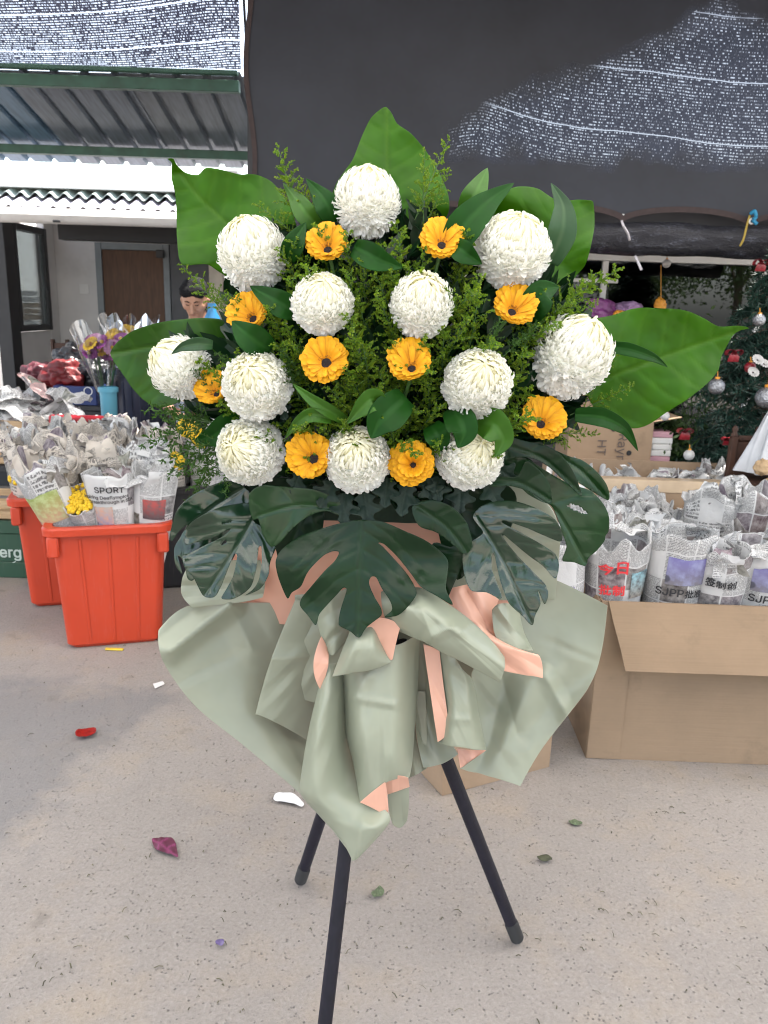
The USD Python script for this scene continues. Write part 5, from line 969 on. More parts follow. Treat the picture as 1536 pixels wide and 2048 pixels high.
class Bundle:
    def __init__(s, c, H, r0, r1, seed, lean=(0, 0), rot=0.0, fill=None, mat=None, label='', group=None, ragged=1.0, sq=.85, cut=0.0, flaps=2):
        s.c, s.H, s.r0, s.r1, s.seed, s.sq, s.ragged, s.cut = np.asarray(c, float), H, r0, r1, seed, sq, ragged, cut
        r_ = np.random.default_rng(seed); s.T = np.eye(4); z = np.array([lean[0], lean[1], 1.0]); z /= np.linalg.norm(z); x = np.array([1, 0, 0]) - z * z[0]; x /= np.linalg.norm(x)
        s.T[:3, 0], s.T[:3, 1], s.T[:3, 2] = x, np.cross(z, x), z; s.T[:3, 3] = s.c; s.T[:3, :3] = s.T[:3, :3] @ rotz(rot)[:3, :3]; s.rot = rot
        s.t = thing('wrapped_bouquet', label, 'wrapped bouquet', tuple(c), group)
        na = 56; a = np.linspace(0, 2 * math.pi, na); to = np.r_[np.linspace(0, .7, 9), np.linspace(.75, 1, 9)]; rows = []; uvs = []
        for q in to: rows.append(s.surf(a, np.full(na, q), 0)); uvs.append(np.stack([a * r1 + seed * .613, np.full(na, q) * H + seed * .377], 1))
        for q in (.995, .95, .88, .8, .7, .6): rows.append(s.surf(a, np.full(na, q), -.007)); uvs.append(np.stack([a * r1 + seed * .913 + 1, np.full(na, q) * H + seed * .577], 1))
        V = np.vstack(rows); F = grid_faces(len(rows), na)
        ms, uu = [(V, F)], [np.vstack(uvs)]
        for k in range(flaps):      # crumpled loose corners of the sheets at the top
            aa = r_.uniform(0, 6.28); n = 7; p = s.surf(np.array([aa]), np.array([.9]), -.004)[0]; q1, q2 = np.meshgrid(np.linspace(-1, 1, n), np.linspace(0, 1, n), indexing='ij'); w = r_.uniform(.05, .085); h = r_.uniform(.07, .12)
            out = np.array([math.cos(aa + rot), math.sin(aa + rot), 0]); sd = np.array([-out[1], out[0], 0]); tw = r_.normal() * .6; cu_ = r_.uniform(-1.1, .9)
            L = p + sd * (q1 * w * (1 - .5 * q2))[..., None] + np.array([0, 0, 1.0]) * (h * (q2 - .55 * q2 ** 2 * abs(cu_)))[..., None] + out * (h * cu_ * q2 ** 2 + .3 * w * q1 ** 2 * (1 if tw > 0 else -1) + tw * q1 * q2 * .02)[..., None]
            L = L + (np.stack([fbm(L * 22 + seed, 2, j) for j in range(3)], -1) - .5) * .06
            ms.append((L.reshape(-1, 3), grid_faces(n, n))); uu.append(np.stack([q1 * w + seed * .71 + k, q2 * h + seed * .33], -1).reshape(-1, 2))
        v, f = cat(*ms); part(s.t, 'paper', (v, f), mat or M_news, smooth=True, uv=np.vstack(uu))
        fz = .62 if not cut else .90; top = s.T[:3, 3] + s.T[:3, 2] * H * fz
        if fill: 
            fl = []; NB = 46 if not cut else 150
            for k in range(NB):
                aa, q = r_.uniform(0, 6.28), math.sqrt(r_.random()) * r1 * .86; fl.append(blob(top + s.T[:3, 0] * math.cos(aa) * q + s.T[:3, 1] * math.sin(aa) * q * sq + s.T[:3, 2] * (.03 + r_.random() * .012 - (.02 if cut else 0) + (cut * H * .75 * math.sin(aa) * q / r1 if cut else 0)), (r_.uniform(.012, .02) if not cut else r_.uniform(.007, .012)), k, .3, 3, 1))
            part(s.t, 'blossoms', cat(*fl), fill, smooth=True)
    def surf(s, a, t, off):
        """Outer paper at angle a (front = -pi/2) and height t."""
        ca, sa = np.cos(a), np.sin(a); k = s.seed * 3.17
        r = s.r0 + (s.r1 - s.r0) * t ** .75 + off
        bod = fbm(np.stack([ca * 1.3 + k, sa * 1.3, t * 2.2], -1), 2, s.seed % 50) - .5
        cr = fbm(np.stack([ca * 3.2 + k, sa * 3.2, t * 6], -1), 3, (s.seed + 7) % 50) - .5
        fold = np.abs(noise(np.stack([ca * 4 + k, sa * 4, t * 2.5], -1), s.seed % 31) - .5)
        tt = np.clip((t - .55) / .45, 0, 1)
        r = r * (1 + .10 * bod + .02 * cr + .50 * tt ** 2 * cr * s.ragged - .10 * fold * (.3 + tt))
        z = s.H * t + .16 * s.ragged * tt ** 3 * (noise(np.stack([ca * 2.4 + k, sa * 2.4, ca * 0], -1), (s.seed + 3) % 50) - .5)
        z = z + s.cut * s.H * tt * sa * .9
        p = np.stack([r * ca, r * sa * s.sq, z], -1); return p @ s.T[:3, :3].T + s.T[:3, 3]
    def put(s, m, x0, z0, mat, name, off=.0025, uv=False, L=.018):
        """Flat lettering or a picture (x, y) laid round the front of the paper; x is metres from the front line, y metres above the base."""
        v, f = subdiv(m, L); r = s.r0 + (s.r1 - s.r0) * .7
        a = -math.pi / 2 + (v[:, 0] + x0) / r - s.rot; t = np.clip((v[:, 1] + z0) / s.H, 0, 1.0); zz = v[:, 2] - v[:, 2].min()
        w = s.surf(a, t, off); w = w + (s.surf(a, t, off + .01) - w) * (zz / .01)[:, None]
        k = {}
        if uv: k = dict(uv=(v[:, :2] - v[:, :2].min(0)) / np.ptp(v[:, :2], axis=0).max()); k['smooth'] = True
        part(s.t, name, (w, f), mat, **k)
    def pic(s, x0, x1, z0, z1, mat):
        n = 10; q1, q2 = np.meshgrid(np.linspace(x0, x1, n), np.linspace(z0, z1, n), indexing='ij'); s.put((np.stack([q1, q2, 0 * q1], -1).reshape(-1, 3), grid_faces(n, n)), 0, 0, mat, 'picture', .0042, True, .05)
    def text(s, txt, h, x0, z0, mat=None, bold=False):
        m = meshkit.text_mesh(txt, h, .0008, bold) if all(c not in GLY for c in txt) else glyph_mesh(txt, h)
        s.put(m, x0, z0, mat or M_ink, 'lettering', .0095)
ZR = .36
def onpx(px, py, Y): p = P(px, py, Y); return np.array([p[0], p[1], 0])
# four readable ones at the front of the red bin
def atA(fx, fy, z): return cA + u_ * fx + n_ * fy + [0, 0, z]
b = Bundle(atA(-.115, -.04, ZR), .45, .055, .108, 11, (-.34, -.20), 0, None, label='newspaper bouquet with a garden photograph leaning left out of the front red bin', ragged=.7); b.pic(-.075, .075, .24, .37, M_pgreen)
b = Bundle(atA(-.050, -.075, ZR + .10), .235, .05, .085, 12, (-.20, -.34), 0, M_petyel, label='open newspaper cone full of yellow blossoms at the front of the red bin', ragged=.4, cut=.20, flaps=0)
b = Bundle(atA(.03, -.10, ZR), .43, .06, .112, 13, (-.02, -.10), 0, None, label='newspaper bouquet headed SPORT standing at the front of the red bin', ragged=.2, flaps=1)
b.text('SPORT', .024, -.03, .362, bold=True); b.text('Inspiring Deaflympics', .0135, -.095, .335, bold=True); b.text('breakthrough in SEA', .0135, -.06, .315, bold=True); b.pic(-.045, .03, .212, .298, M_pport)
b = Bundle(atA(.165, -.10, ZR), .43, .06, .105, 14, (.10, -.06), 0, None, label='newspaper bouquet with a red and black picture at the right front of the red bin', ragged=.7); b.pic(-.02, .075, .23, .32, M_pred)
LG = 'newspaper-wrapped bouquets crowded in the left bins'
rb = np.random.default_rng(8)
ORD = ['first', 'second', 'third', 'fourth', 'fifth', 'sixth', 'seventh']
def many(center, us, ns, H, group, place_, seed0, mats=(None,), z=ZR):
    k = 0
    for iy, fy in enumerate(ns):
        for ix, fx in enumerate(us):
            label = f'newspaper bouquet, {ORD[ix]} from left, {["front", "middle", "back"][iy if len(ns) == 3 else 2 * iy]} row of {place_}'
            k += 1; p = center + u_ * (fx + rb.normal() * .012) + n_ * (fy + rb.normal() * .012); p[2] = z + rb.uniform(-.03, .03)
            Bundle(p, H + rb.uniform(-.03, .05), .055, rb.uniform(.11, .135), seed0 + k, (rb.normal() * .10 + fx * .35, rb.normal() * .08), rb.uniform(0, 6.28), None if rb.random() > .18 else M_petyel, mats[int(rb.integers(0, len(mats)))], label, group, .95, flaps=3)
many(cA, (-.17, 0, .17), (.05, .17), .44, LG, 'the front red bin behind SPORT', 30, (None, M_news2, None))
many(cB, (-.20, -.06, .10, .23), (-.10, .06, .2), .44, LG, 'the half hidden red bin', 50, (None, M_news2))
many(cD, (-.2, 0, .2), (-.08, .10), .42, LG, 'the rearmost left bin', 80, (M_news2, None))
many(cC, (-.14, .04, .18), (-.10, .08), .42, LG, 'the black bin', 95, (None, M_news2))
for i, (px, py) in enumerate([(388, 862), (402, 878), (350, 922), (372, 855)]):
    p = P(px, py, 3.9); single('blossom', blob(p, .045, i, .35, 4, 3), M_petyel, 'yellow blossom showing above the newspapers %s' % ['just left of the flower stand, upper', 'beside the lower left chrysanthemum', 'near the leafy sprigs, lowest', 'highest, behind the leafy sprigs'][i], 'blossom', smooth=True)

# ---------------- cardboard boxes
def flap_mesh(hinge_a, hinge_b, L, dirv, t=.005, skew=0.0):
    a, b_ = np.asarray(hinge_a, float), np.asarray(hinge_b, float); d = np.asarray(dirv, float); d /= np.linalg.norm(d); e = (b_ - a) / np.linalg.norm(b_ - a)
    k = 8; q1, q2 = np.meshgrid(np.linspace(0, 1, 14), np.linspace(0, 1, k), indexing='ij')
    V = a + (b_ - a) * q1[..., None] + d * (L * q2)[..., None] + e * (skew * q2 * (1 - 2 * q1))[..., None]; n = np.cross(e, d); V = V + n * ((noise(np.stack([q1 * 5 + a[0] * 9, q2 * 3, q1 * 0], -1)) - .5) * .012)[..., None]
    return solidify(V.reshape(-1, 3), grid_faces(14, k), t)[:2]
def carton(name, label, c, ang, w, d, h, mat, flaps=(), t=.006, open_=True, tape=False, group=None):
    th = thing(name, label, 'cardboard box', c, group); T = rotz(ang); T[:3, 3] = c
    def wall(x0, x1, y0, y1):
        m = trimesh.creation.box([x1 - x0, y1 - y0, h - .002]); m.apply_translation([(x0 + x1) / 2, (y0 + y1) / 2, h / 2 + .001]); v, f = trimesh.remesh.subdivide_to_size(np.array(m.vertices), np.array(m.faces), .11)
        v = np.array(v); v[:, 1 if (x1 - x0) > (y1 - y0) else 0] += (noise(v * 3.3 + c[0] * 5) - .5) * .014 * np.sin(np.clip(v[:, 2] / h, 0, 1) * math.pi); return xf((v, f), T)
    part(th, 'front_panel', wall(-w / 2, w / 2, -d / 2, -d / 2 + t), mat); part(th, 'back_panel', wall(-w / 2, w / 2, d / 2 - t, d / 2), mat)
    part(th, 'side_panel', wall(-w / 2, -w / 2 + t, -d / 2 + t + .001, d / 2 - t - .001), mat); part(th, 'side_panel', wall(w / 2 - t, w / 2, -d / 2 + t + .001, d / 2 - t - .001), mat)
    part(th, 'bottom', xf(box(-w / 2 + t, w / 2 - t, -d / 2 + t, d / 2 - t, .003, .009), T), mat)
    for (A, B, L, dv, sk) in flaps:
        v, f = flap_mesh(A, B, L, dv, skew=sk); part(th, 'flap', xf((v, f), T), mat, smooth=40)
    if not open_:
        part(th, 'flap', xf(box(-w / 2, w / 2, -d / 2, -.003, h + .001, h + .006), T), mat); part(th, 'flap', xf(box(-w / 2, w / 2, .003, d / 2, h + .001, h + .006), T), mat)
    if tape: part(th, 'tape', xf(cat(box(-w / 2 - .01, w / 2 + .01, -d / 2 - .0035, -d / 2 - .0012, h - .055, h + .003, .0004), box(-w / 2, w / 2, -d / 2 - .002, -d / 2 + .07, h + .0025, h + .0045, .0004)), T), M_tape)
    return th, T
f0 = G(1171, 1517); f1 = G(1545, 1531); ang1 = math.atan2(f1[1] - f0[1], f1[0] - f0[0]); W1, D1, H1b = 1.12, .60, .585
e1 = np.array([math.cos(ang1), math.sin(ang1), 0]); m1 = np.array([-e1[1], e1[0], 0]); c1 = f0 + e1 * W1 / 2 + m1 * D1 / 2
carton('cardboard_box', 'large brown cardboard box in the right foreground with its front flap folded out', tuple(c1), ang1, W1, D1, H1b, M_card,
       [((-W1 / 2 + .02, -D1 / 2 - .002, H1b), (W1 / 2, -D1 / 2 - .002, H1b), .225, (0, -.52, -.85), .045), ((-W1 / 2 - .002, D1 / 2, H1b), (-W1 / 2 - .002, -D1 / 2, H1b), .17, (-.55, 0, -.83), .03)])
b1 = thing('packing_tape', 'clear packing tape pieces stuck along the flap of the large front box', 'tape', tuple(c1))
T1 = rotz(ang1); T1[:3, 3] = c1
thb = '/World/cardboard_box'
def tapebit(x0, x1, z0, z1, y=-D1 / 2 - .0055): part(thb, 'tape', xf(box(x0, x1, y - .0012, y, z0, z1, .0003), T1), M_cleartape)
M_cleartape = plain('glossy_tape', (.275, .195, .128), .12, .2, 30.0, .2, 60.0, spec=.9)
T1 = rotz(ang1); T1[:3, 3] = c1
part(thb, 'seam_strip', xf(box(-W1 / 2 + .002, -W1 / 2 + .115, -D1 / 2 - .0038, -D1 / 2 - .0010, .004, H1b - .03, .0004), T1), M_card)
c2 = c1 + m1 * (.70) + e1 * .10; c2[2] = 0; carton('cardboard_box', 'second cardboard box behind the large front box, full of bouquets', tuple(c2), ang1, 1.1, .62, .60, M_card2)
p3 = P(1300, 985, 3.72); c3 = np.array([c1[0] + .28, 4.05, 0]); carton('cardboard_box', 'taped cardboard box at the back of the right-hand bouquets', tuple(c3), ang1, 1.4, .56, P(1320, 962, 3.78)[2], M_card2, tape=True)
stage.RemovePrim(b1); LOC.pop(b1, None)
k0 = G(884, 1593); k1 = G(1112, 1531); ak = math.atan2(k1[1] - k0[1], k1[0] - k0[0]); ck = k0 + np.array([math.cos(ak), math.sin(ak), 0]) * .21 + np.array([-math.sin(ak), math.cos(ak), 0]) * .14
carton('cardboard_box', 'small closed cardboard box on the floor behind the right tripod leg', tuple(ck), ak, .42, .28, .24, M_card2, open_=False)
# box with handwriting and its neighbours
pr0 = P(1232, 900, 4.25); zt0 = P(1232, 838, 4.25)[2]
wb_ = thing('work_table', 'low dark work table behind the right-hand boxes', 'table', (1.9, 4.9, 0))
part(wb_, 'table_top', box(.6, 3.1, 4.42, 5.2, .50, .535), plain('grey_table', (.07, .065, .06), .6, .2))
for x in (.66, 3.0):
    for y in (4.48, 5.12): part(wb_, 'leg', box(x, x + .05, y, y + .05, 0, .498), M_dark)
cbx = P(1215, 900, 4.6); hb_ = P(1215, 842, 4.46)[2] - .54
tb, Tb = carton('cardboard_box', 'cardboard box with handwritten letters standing on the table behind the monstera leaf', (cbx[0] - .03, 4.62, .537), 0.02, .48, .30, hb_, M_card2, [((.238, .15, hb_), (.238, -.15, hb_), .16, (.9, -.1, .22), .01), ((-.24, .148, hb_), (.24, .148, hb_), .14, (0, .4, .8), .02)])
def flat_text(parent, txt, h, T, mat, name='lettering', bold=False): part(parent, name, xf(cat(meshkit.text_mesh(txt, h, .001, bold)), T), mat)
Rt = np.array([[0, 0, 0, 0], [0, 0, -1, 0], [0, 0, 0, 0], [0, 0, 0, 1.]]); 
def textT(o, xd, yd): T = np.eye(4); xd, yd = np.array(xd, float), np.array(yd, float); T[:3, 0], T[:3, 1], T[:3, 2], T[:3, 3] = xd, yd, np.cross(xd, yd), o; return T
M_pen = plain('marker_pen', (.10, .075, .065), .8, .05)
o_ = P(1238, 866, 4.465); flat_text(tb, 'Rayn', .052, textT((o_[0], 4.463, o_[2]), (0, 0, -1), (1, 0, 0)), M_pen)
o_ = P(1196, 878, 4.465); flat_text(tb, 'HT', .05, textT((o_[0], 4.463, o_[2]), (0, 0, -1), (1, 0, 0)), M_pen)
for q in ((1258, 906), (1228, 858)):
    hp = P(*q, 4.465); part(tb, 'hand_hole', xf(lathe([(0, .001), (.014, .001), (.015, -.001)], 16), textT((hp[0], 4.464, hp[2]), (1, 0, 0), (0, 0, 1))), M_black)
ps = P(1313, 900, 4.6); stk = []
sp_ = thing('paper_stack', 'tall stack of printed papers right of the handwritten box', 'stack of papers', (ps[0], 4.62, .537))
for k in range(9): stk.append(box(ps[0] - .06 + rb.normal() * .003, ps[0] + .06 + rb.normal() * .003, 4.52, 4.72, .537 + .036 * k, .537 + .036 * k + .034))
for k, s_ in enumerate(stk): part(sp_, 'bundle_of_papers', s_, M_white if k % 4 else plain('pink_paper', (.5, .28, .32), .7))
# ---------------- bouquets in the right boxes
RG = 'newspaper-wrapped bouquets crowded in the right-hand boxes'
def at1(fx, fy, z, c=c1): return c + e1 * fx + m1 * fy + [0, 0, z]
xF = lambda px, py, Y: float((P(px, py, Y) - c1) @ e1)
FY = -.175; YF1 = (c1 + m1 * FY)[1]
b = Bundle(at1(xF(1132, 1110, YF1), FY - .03, .32), .46, .06, .10, 111, (-.10, -.05), 0, None, label='newspaper bouquet with violet headline half hidden behind the monstera leaf', ragged=.4); b.text('批准签制', .022, -.06, .29, M_blueink)
b = Bundle(at1(xF(1238, 1110, YF1), FY, .34), .445, .065, .112, 112, (-.04, -.06), 0, None, label='newspaper bouquet with red Chinese headline at the front left of the large box', ragged=.4); b.text('今日', .042, -.075, .345, M_redink); b.text('批制', .036, -.07, .268, M_redink); b.pic(.03, .10, .25, .345, M_pstreet)
b = Bundle(at1(xF(1345, 1120, YF1), FY, .34), .465, .065, .114, 113, (.02, -.08), 0, None, label='newspaper bouquet with a violet city picture above the letters SJPP in the large box', ragged=.35); b.pic(-.06, .075, .31, .40, M_pcity); b.text('SJPP', .026, -.085, .272, bold=True); b.text('批准', .028, .005, .270)
b = Bundle(at1(xF(1432, 1130, YF1), FY - .01, .33), .42, .06, .104, 114, (.0, -.08), 0, None, label='mostly blank newspaper bouquet with a short black Chinese headline in the large box', ragged=.4); b.text('签制创', .027, -.07, .322)
b = Bundle(at1(xF(1512, 1130, YF1), FY, .34), .44, .065, .112, 115, (.05, -.08), 0, None, label='newspaper bouquet with a violet city picture at the right edge of the large box', ragged=.35); b.pic(-.07, .07, .295, .38, M_pcity); b.text('SJPP', .026, -.07, .258, bold=True); b.text('批准', .028, .02, .256)
def many1(c, xs, ys, H, seed0, z, place_):
    k = 0
    for iy, fy in enumerate(ys):
        for ix, fx in enumerate(xs):
            k += 1; p = c + e1 * (fx + rb.normal() * .015) + m1 * (fy + rb.normal() * .012); p[2] = z + rb.uniform(-.03, .03)
            Bundle(p, H + rb.uniform(-.03, .05), .055, rb.uniform(.10, .125), seed0 + k, (rb.normal() * .10, rb.normal() * .08), rb.uniform(0, 6.28), M_petwh if rb.random() > .8 else None, None, f'newspaper bouquet, {ORD[ix]} from left, {["front", "middle", "back"][iy if len(ys) == 3 else 2 * iy]} row of {place_}', RG, .95, flaps=3)
many1(c1, (-.46, -.30, -.14, .02, .18, .34, .48), (-.02, .17), .35, 130, .33, 'the large front box')
many1(c2, (-.45, -.29, -.13, .03, .19, .36), (-.2, .0, .17), .35, 160, .27, 'the second box')
many1(c3, (-.56, -.36, -.16, .04, .24), (-.10, .10), .30, 190, .36, 'the taped box')
for i, (px, py) in enumerate([(1425, 985), (1490, 1000)]):
    q = P(px, py, 3.35); Bundle((q[0], q[1], .36), .42, .06, .13, 240 + i, (0, -.05), i * 2.0, None, None, ['tallest crumpled newspaper bouquet at the right of the boxes', 'tall crumpled newspaper bouquet at the right edge of the boxes'][i], RG, .95, flaps=3)

# ---------------- left background: green crate, wooden crates, newspaper heap, red chair
gc = P(0, 1100, 4.35); zg_ = G(30, 1156)
cg = thing('beer_crate', 'dark green plastic crate with pale lettering at the left edge', 'crate', (zg_[0] - .12, zg_[1] + .16, 0)); xg = P(52, 1100, zg_[1])[0]; Yg = zg_[1]; Hg = P(20, 1042, Yg)[2]
part(cg, 'front_panel', cat(box(xg - .42, xg, Yg, Yg + .02, .0, Hg * .28), box(xg - .42, xg - .28, Yg, Yg + .02, Hg * .28, Hg * .75), box(xg - .28, xg, Yg + .004, Yg + .02, Hg * .28, Hg * .78), box(xg - .42, xg, Yg - .004, Yg + .02, Hg * .78, Hg)), M_green)
part(cg, 'side_panel', box(xg - .02, xg - .0005, Yg + .021, Yg + .30, 0, Hg), M_green); part(cg, 'side_panel', box(xg - .42, xg - .40, Yg + .021, Yg + .30, 0, Hg), M_green); part(cg, 'back_panel', box(xg - .4, xg - .021, Yg + .28, Yg + .30, 0, Hg), M_green)
tt_ = P(-2, 1114, Yg); flat_text(cg, 'erg', .058, textT((tt_[0], Yg + .0022, tt_[2]), (1, 0, 0), (0, 0, 1)), plain('pale_print', (.40, .46, .40), .6), bold=True)
sw_ = np.array([(q, -.012 * math.sin((q + .1) * 30)) for q in np.linspace(-.02, .09, 14)]); part(cg, 'swash', solidify(np.array([(tt_[0] + q, Yg + .002, tt_[2] - .022 - .02 * math.sin(math.pi * (q + .02) / .11) + dz) for q in np.linspace(-.02, .09, 14) for dz in (-.003, .003)]), grid_faces(14, 2), .002)[:2], MAT['pale_print'])
def wood_crate(label, x0, x1, y0, y1, z0, z1, nsl):
    t = thing('wooden_crate', label, 'crate', ((x0 + x1) / 2, (y0 + y1) / 2, z0)); hs = (z1 - z0) / nsl
    for k in range(nsl):
        za, zb2 = z0 + hs * k + .006, z0 + hs * (k + 1) - .012
        part(t, 'slat', box(x0, x1, y0, y0 + .012, za, zb2), M_crate); part(t, 'slat', box(x0, x1, y1 - .012, y1, za, zb2), M_crate); part(t, 'slat', box(x1 - .012, x1, y0 + .013, y1 - .013, za, zb2), M_crate); part(t, 'slat', box(x0, x0 + .012, y0 + .013, y1 - .013, za, zb2), M_crate)
    for x in (x0 + .013, x1 - .045):
        for y in (y0 + .013, y1 - .045): part(t, 'corner_post', box(x, x + .032, y, y + .032, z0, z1), M_crate)
    part(t, 'bottom', box(x0 + .013, x1 - .013, y0 + .013, y1 - .013, z0, z0 + .006), M_crate)
xc1 = P(40, 1020, Yg)[0]; zc1 = P(20, 1004, Yg)[2]; wood_crate('wooden slatted crate standing on the green crate at the left edge', xc1 - .5, xc1, Yg + .01, Yg + .30, Hg + .002, max(zc1, Hg + .12) , 2)
Yc = 4.75; xc2 = P(66, 880, Yc)[0]; zc2 = P(30, 838, Yc)[2]; 
lb = thing('low_bench', 'dark bench under the upper wooden crate', 'bench', (xc2 - .3, Yc + .2, 0)); zb3 = P(30, 930, Yc)[2]
part(lb, 'seat', box(xc2 - .7, xc2 + .9, Yc - .02, Yc + .42, zb3 - .04, zb3 - .002), M_dark)
for x in (xc2 - .66, xc2 + .82):
    for y in (Yc + .0, Yc + .36): part(lb, 'leg', box(x, x + .04, y, y + .04, 0, zb3 - .041), M_dark)
wood_crate('upper wooden slatted crate heaped with newspaper at the left edge', xc2 - .55, xc2, Yc, Yc + .36, zb3, zc2, 3)
def sheet(c, w, seed, tilt=.5, cr=.05, mat=None, lab='', grp='loose newspaper sheets heaped on the left', cat_='newspaper'):
    r_ = np.random.default_rng(seed); n = 16; a, b2 = np.meshgrid(np.linspace(-1, 1, n), np.linspace(-1, 1, n), indexing='ij'); L = np.stack([a * w, b2 * w * .75, 0 * a], -1)
    N3 = np.stack([fbm(L * 9 + seed * 3.1, 3, j) for j in range(3)], -1) - .5; L = L + N3 * cr * 3.2; L[..., 2] += -np.abs(a * r_.uniform(-.5, .9)) * w
    ax = r_.uniform(0, 6.28); T = rotz(r_.uniform(0, 6.28)); ca, sa = math.cos(tilt * r_.normal()), math.sin(tilt * r_.normal()); X_ = np.eye(4); X_[1:3, 1:3] = [[ca, -sa], [sa, ca]]; T = T @ X_; T[:3, 3] = c
    v, f = xf((L.reshape(-1, 3), grid_faces(n, n)), T); return single('newspaper', (v, f), mat or M_news, lab, cat_, grp, smooth=True, uv=np.stack([a * w + seed * .37, b2 * w + seed * .73], -1).reshape(-1, 2))
for k in range(16):
    px, py = rb.uniform(-20, 60), rb.uniform(792, 836); sheet(P(px, py, Yc + rb.uniform(.08, .30)), rb.uniform(.10, .16), 300 + k, lab='loose crumpled newspaper heaped on the left')
for k in range(15):
    px, py = rb.uniform(50, 140), rb.uniform(780, 850); sheet(P(px, py, Yc + rb.uniform(.25, .6)), rb.uniform(.09, .14), 330 + k, lab='loose crumpled newspaper heaped on the left')
sheet(P(80, 778, Yc + .3), .13, 352, .8, lab='crumpled newspaper with a red print on top of the left heap', grp=None, mat=news_mat('newsprint_red', (.62, .40, .38), .3))
# dark red chair
Yr = 4.72; ca_, cb_ = P(96, 830, Yr), P(250, 832, Yr); rc = thing('red_chair', 'dark red plastic chair seen by its backrest behind the wrapped bouquets', 'chair', ((ca_[0] + cb_[0]) / 2, Yr + .2, 0)); M_rc = bin_mat('dark_red_plastic', (.17, .008, .014)); xa, xb = ca_[0], cb_[0]; zt4 = ca_[2]
part(rc, 'backrest', cat(box(xa + .03, xb - .03, Yr + .01, Yr + .028, zt4 - .24, zt4 - .03, .006)), M_rc, smooth=40)
part(rc, 'back_frame', cat(box(xa, xa + .035, Yr - .005, Yr + .045, .44, zt4, .012), box(xb - .035, xb, Yr - .005, Yr + .045, .44, zt4, .012), box(xa + .036, xb - .036, Yr - .004, Yr + .044, zt4 - .035, zt4 + .002, .012)), bin_mat('red_plastic', (.33, .012, .022)), smooth=40)
part(rc, 'seat', box(xa + .01, xb - .01, Yr + .05, Yr + .46, .42, .455, .012), M_rc, smooth=40)
for x in (xa + .005, xb - .045):
    for y in (Yr, Yr + .42): part(rc, 'leg', box(x, x + .04, y, y + .04, 0, .42), M_rc)
for k in range(4): q = P(118 + k * 36, 830, Yr - .006); part(rc, 'stud', lathe([(0, .006), (.008, .004), (.010, 0)], 10, (q[0], Yr + .02, zt4 + .002)), M_white)
# navy bin with cellophane bouquets, pale blue bucket
Yn = 5.75; nl, nr_ = P(202, 735, Yn), P(316, 735, Yn); cn = np.array([(nl[0] + nr_[0]) / 2, Yn + .2, 0]); rn = (nr_[0] - nl[0]) / 2; hn = nl[2]
nb_ = thing('round_bin', 'tall navy blue ribbed bin holding cellophane bouquets', 'bin', tuple(cn))
part(nb_, 'body', lathe([(0, .004), (rn * .80, .004), (rn * .82, .03), (rn * .96, hn - .08), (rn * .95, hn - .02), (rn * .93, hn - .02), (rn * .78, .05), (0, .05)], 40, cn), M_navy, smooth=40)
part(nb_, 'rim', lathe([(rn * .94, hn - .06), (rn * 1.03, hn - .055), (rn * 1.03, hn - .005), (rn * 1.0, hn), (rn * .92, hn)], 40, cn), M_navy, smooth=40)
for k in range(20):
    a = k / 20 * 2 * math.pi; part(nb_, 'rib', tube([cn + [math.cos(a) * rn * .835, math.sin(a) * rn * .835, .06], cn + [math.cos(a) * rn * .955, math.sin(a) * rn * .955, hn - .1]], .008, 5), M_navy)
Ybk = 5.55; bk = P(216, 775, Ybk); rk = fw(Ybk, 775) * 17
zb5 = .0; bt = thing('bucket', 'pale blue plastic bucket beside the navy bin', 'bucket', (bk[0], Ybk, 0)); hk = bk[2]; 
part(bt, 'body', lathe([(0, .003), (rk * .72, .003), (rk * .98, hk - .02), (rk * 1.0, hk), (rk * .93, hk), (rk * .66, .02), (0, .02)], 28, (bk[0], Ybk, 0)), M_lblue, smooth=40); part(bt, 'rim', lathe([(rk * .98, hk - .03), (rk * 1.15, hk - .03), (rk * 1.17, hk - .0), (rk * .98, hk + .006)], 28, (bk[0], Ybk, 0)), M_lblue, smooth=40)
M_pur = plain('purple_blossom', (.28, .05, .24), .7, .4, 60.0); M_pink = plain('pink_blossom', (.55, .28, .45), .7, .3, 60.0); M_pyel = plain('golden_blossom', (.66, .42, .03), .7, .25, 60.0)
def daisy(c, r, mat, seed):
    r_ = np.random.default_rng(seed); z = np.array([r_.normal() * .35, -.8, .5 + r_.random() * .4]); z /= np.linalg.norm(z); Fm = frame(z); ms = []
    for k in range(14):
        v, f, _, _ = petal(r, r * .2, .3, k, .3 * r); ms.append((v @ rotz(k / 14 * 6.283)[:3, :3].T @ Fm.T + c, f))
    return cat(*ms)
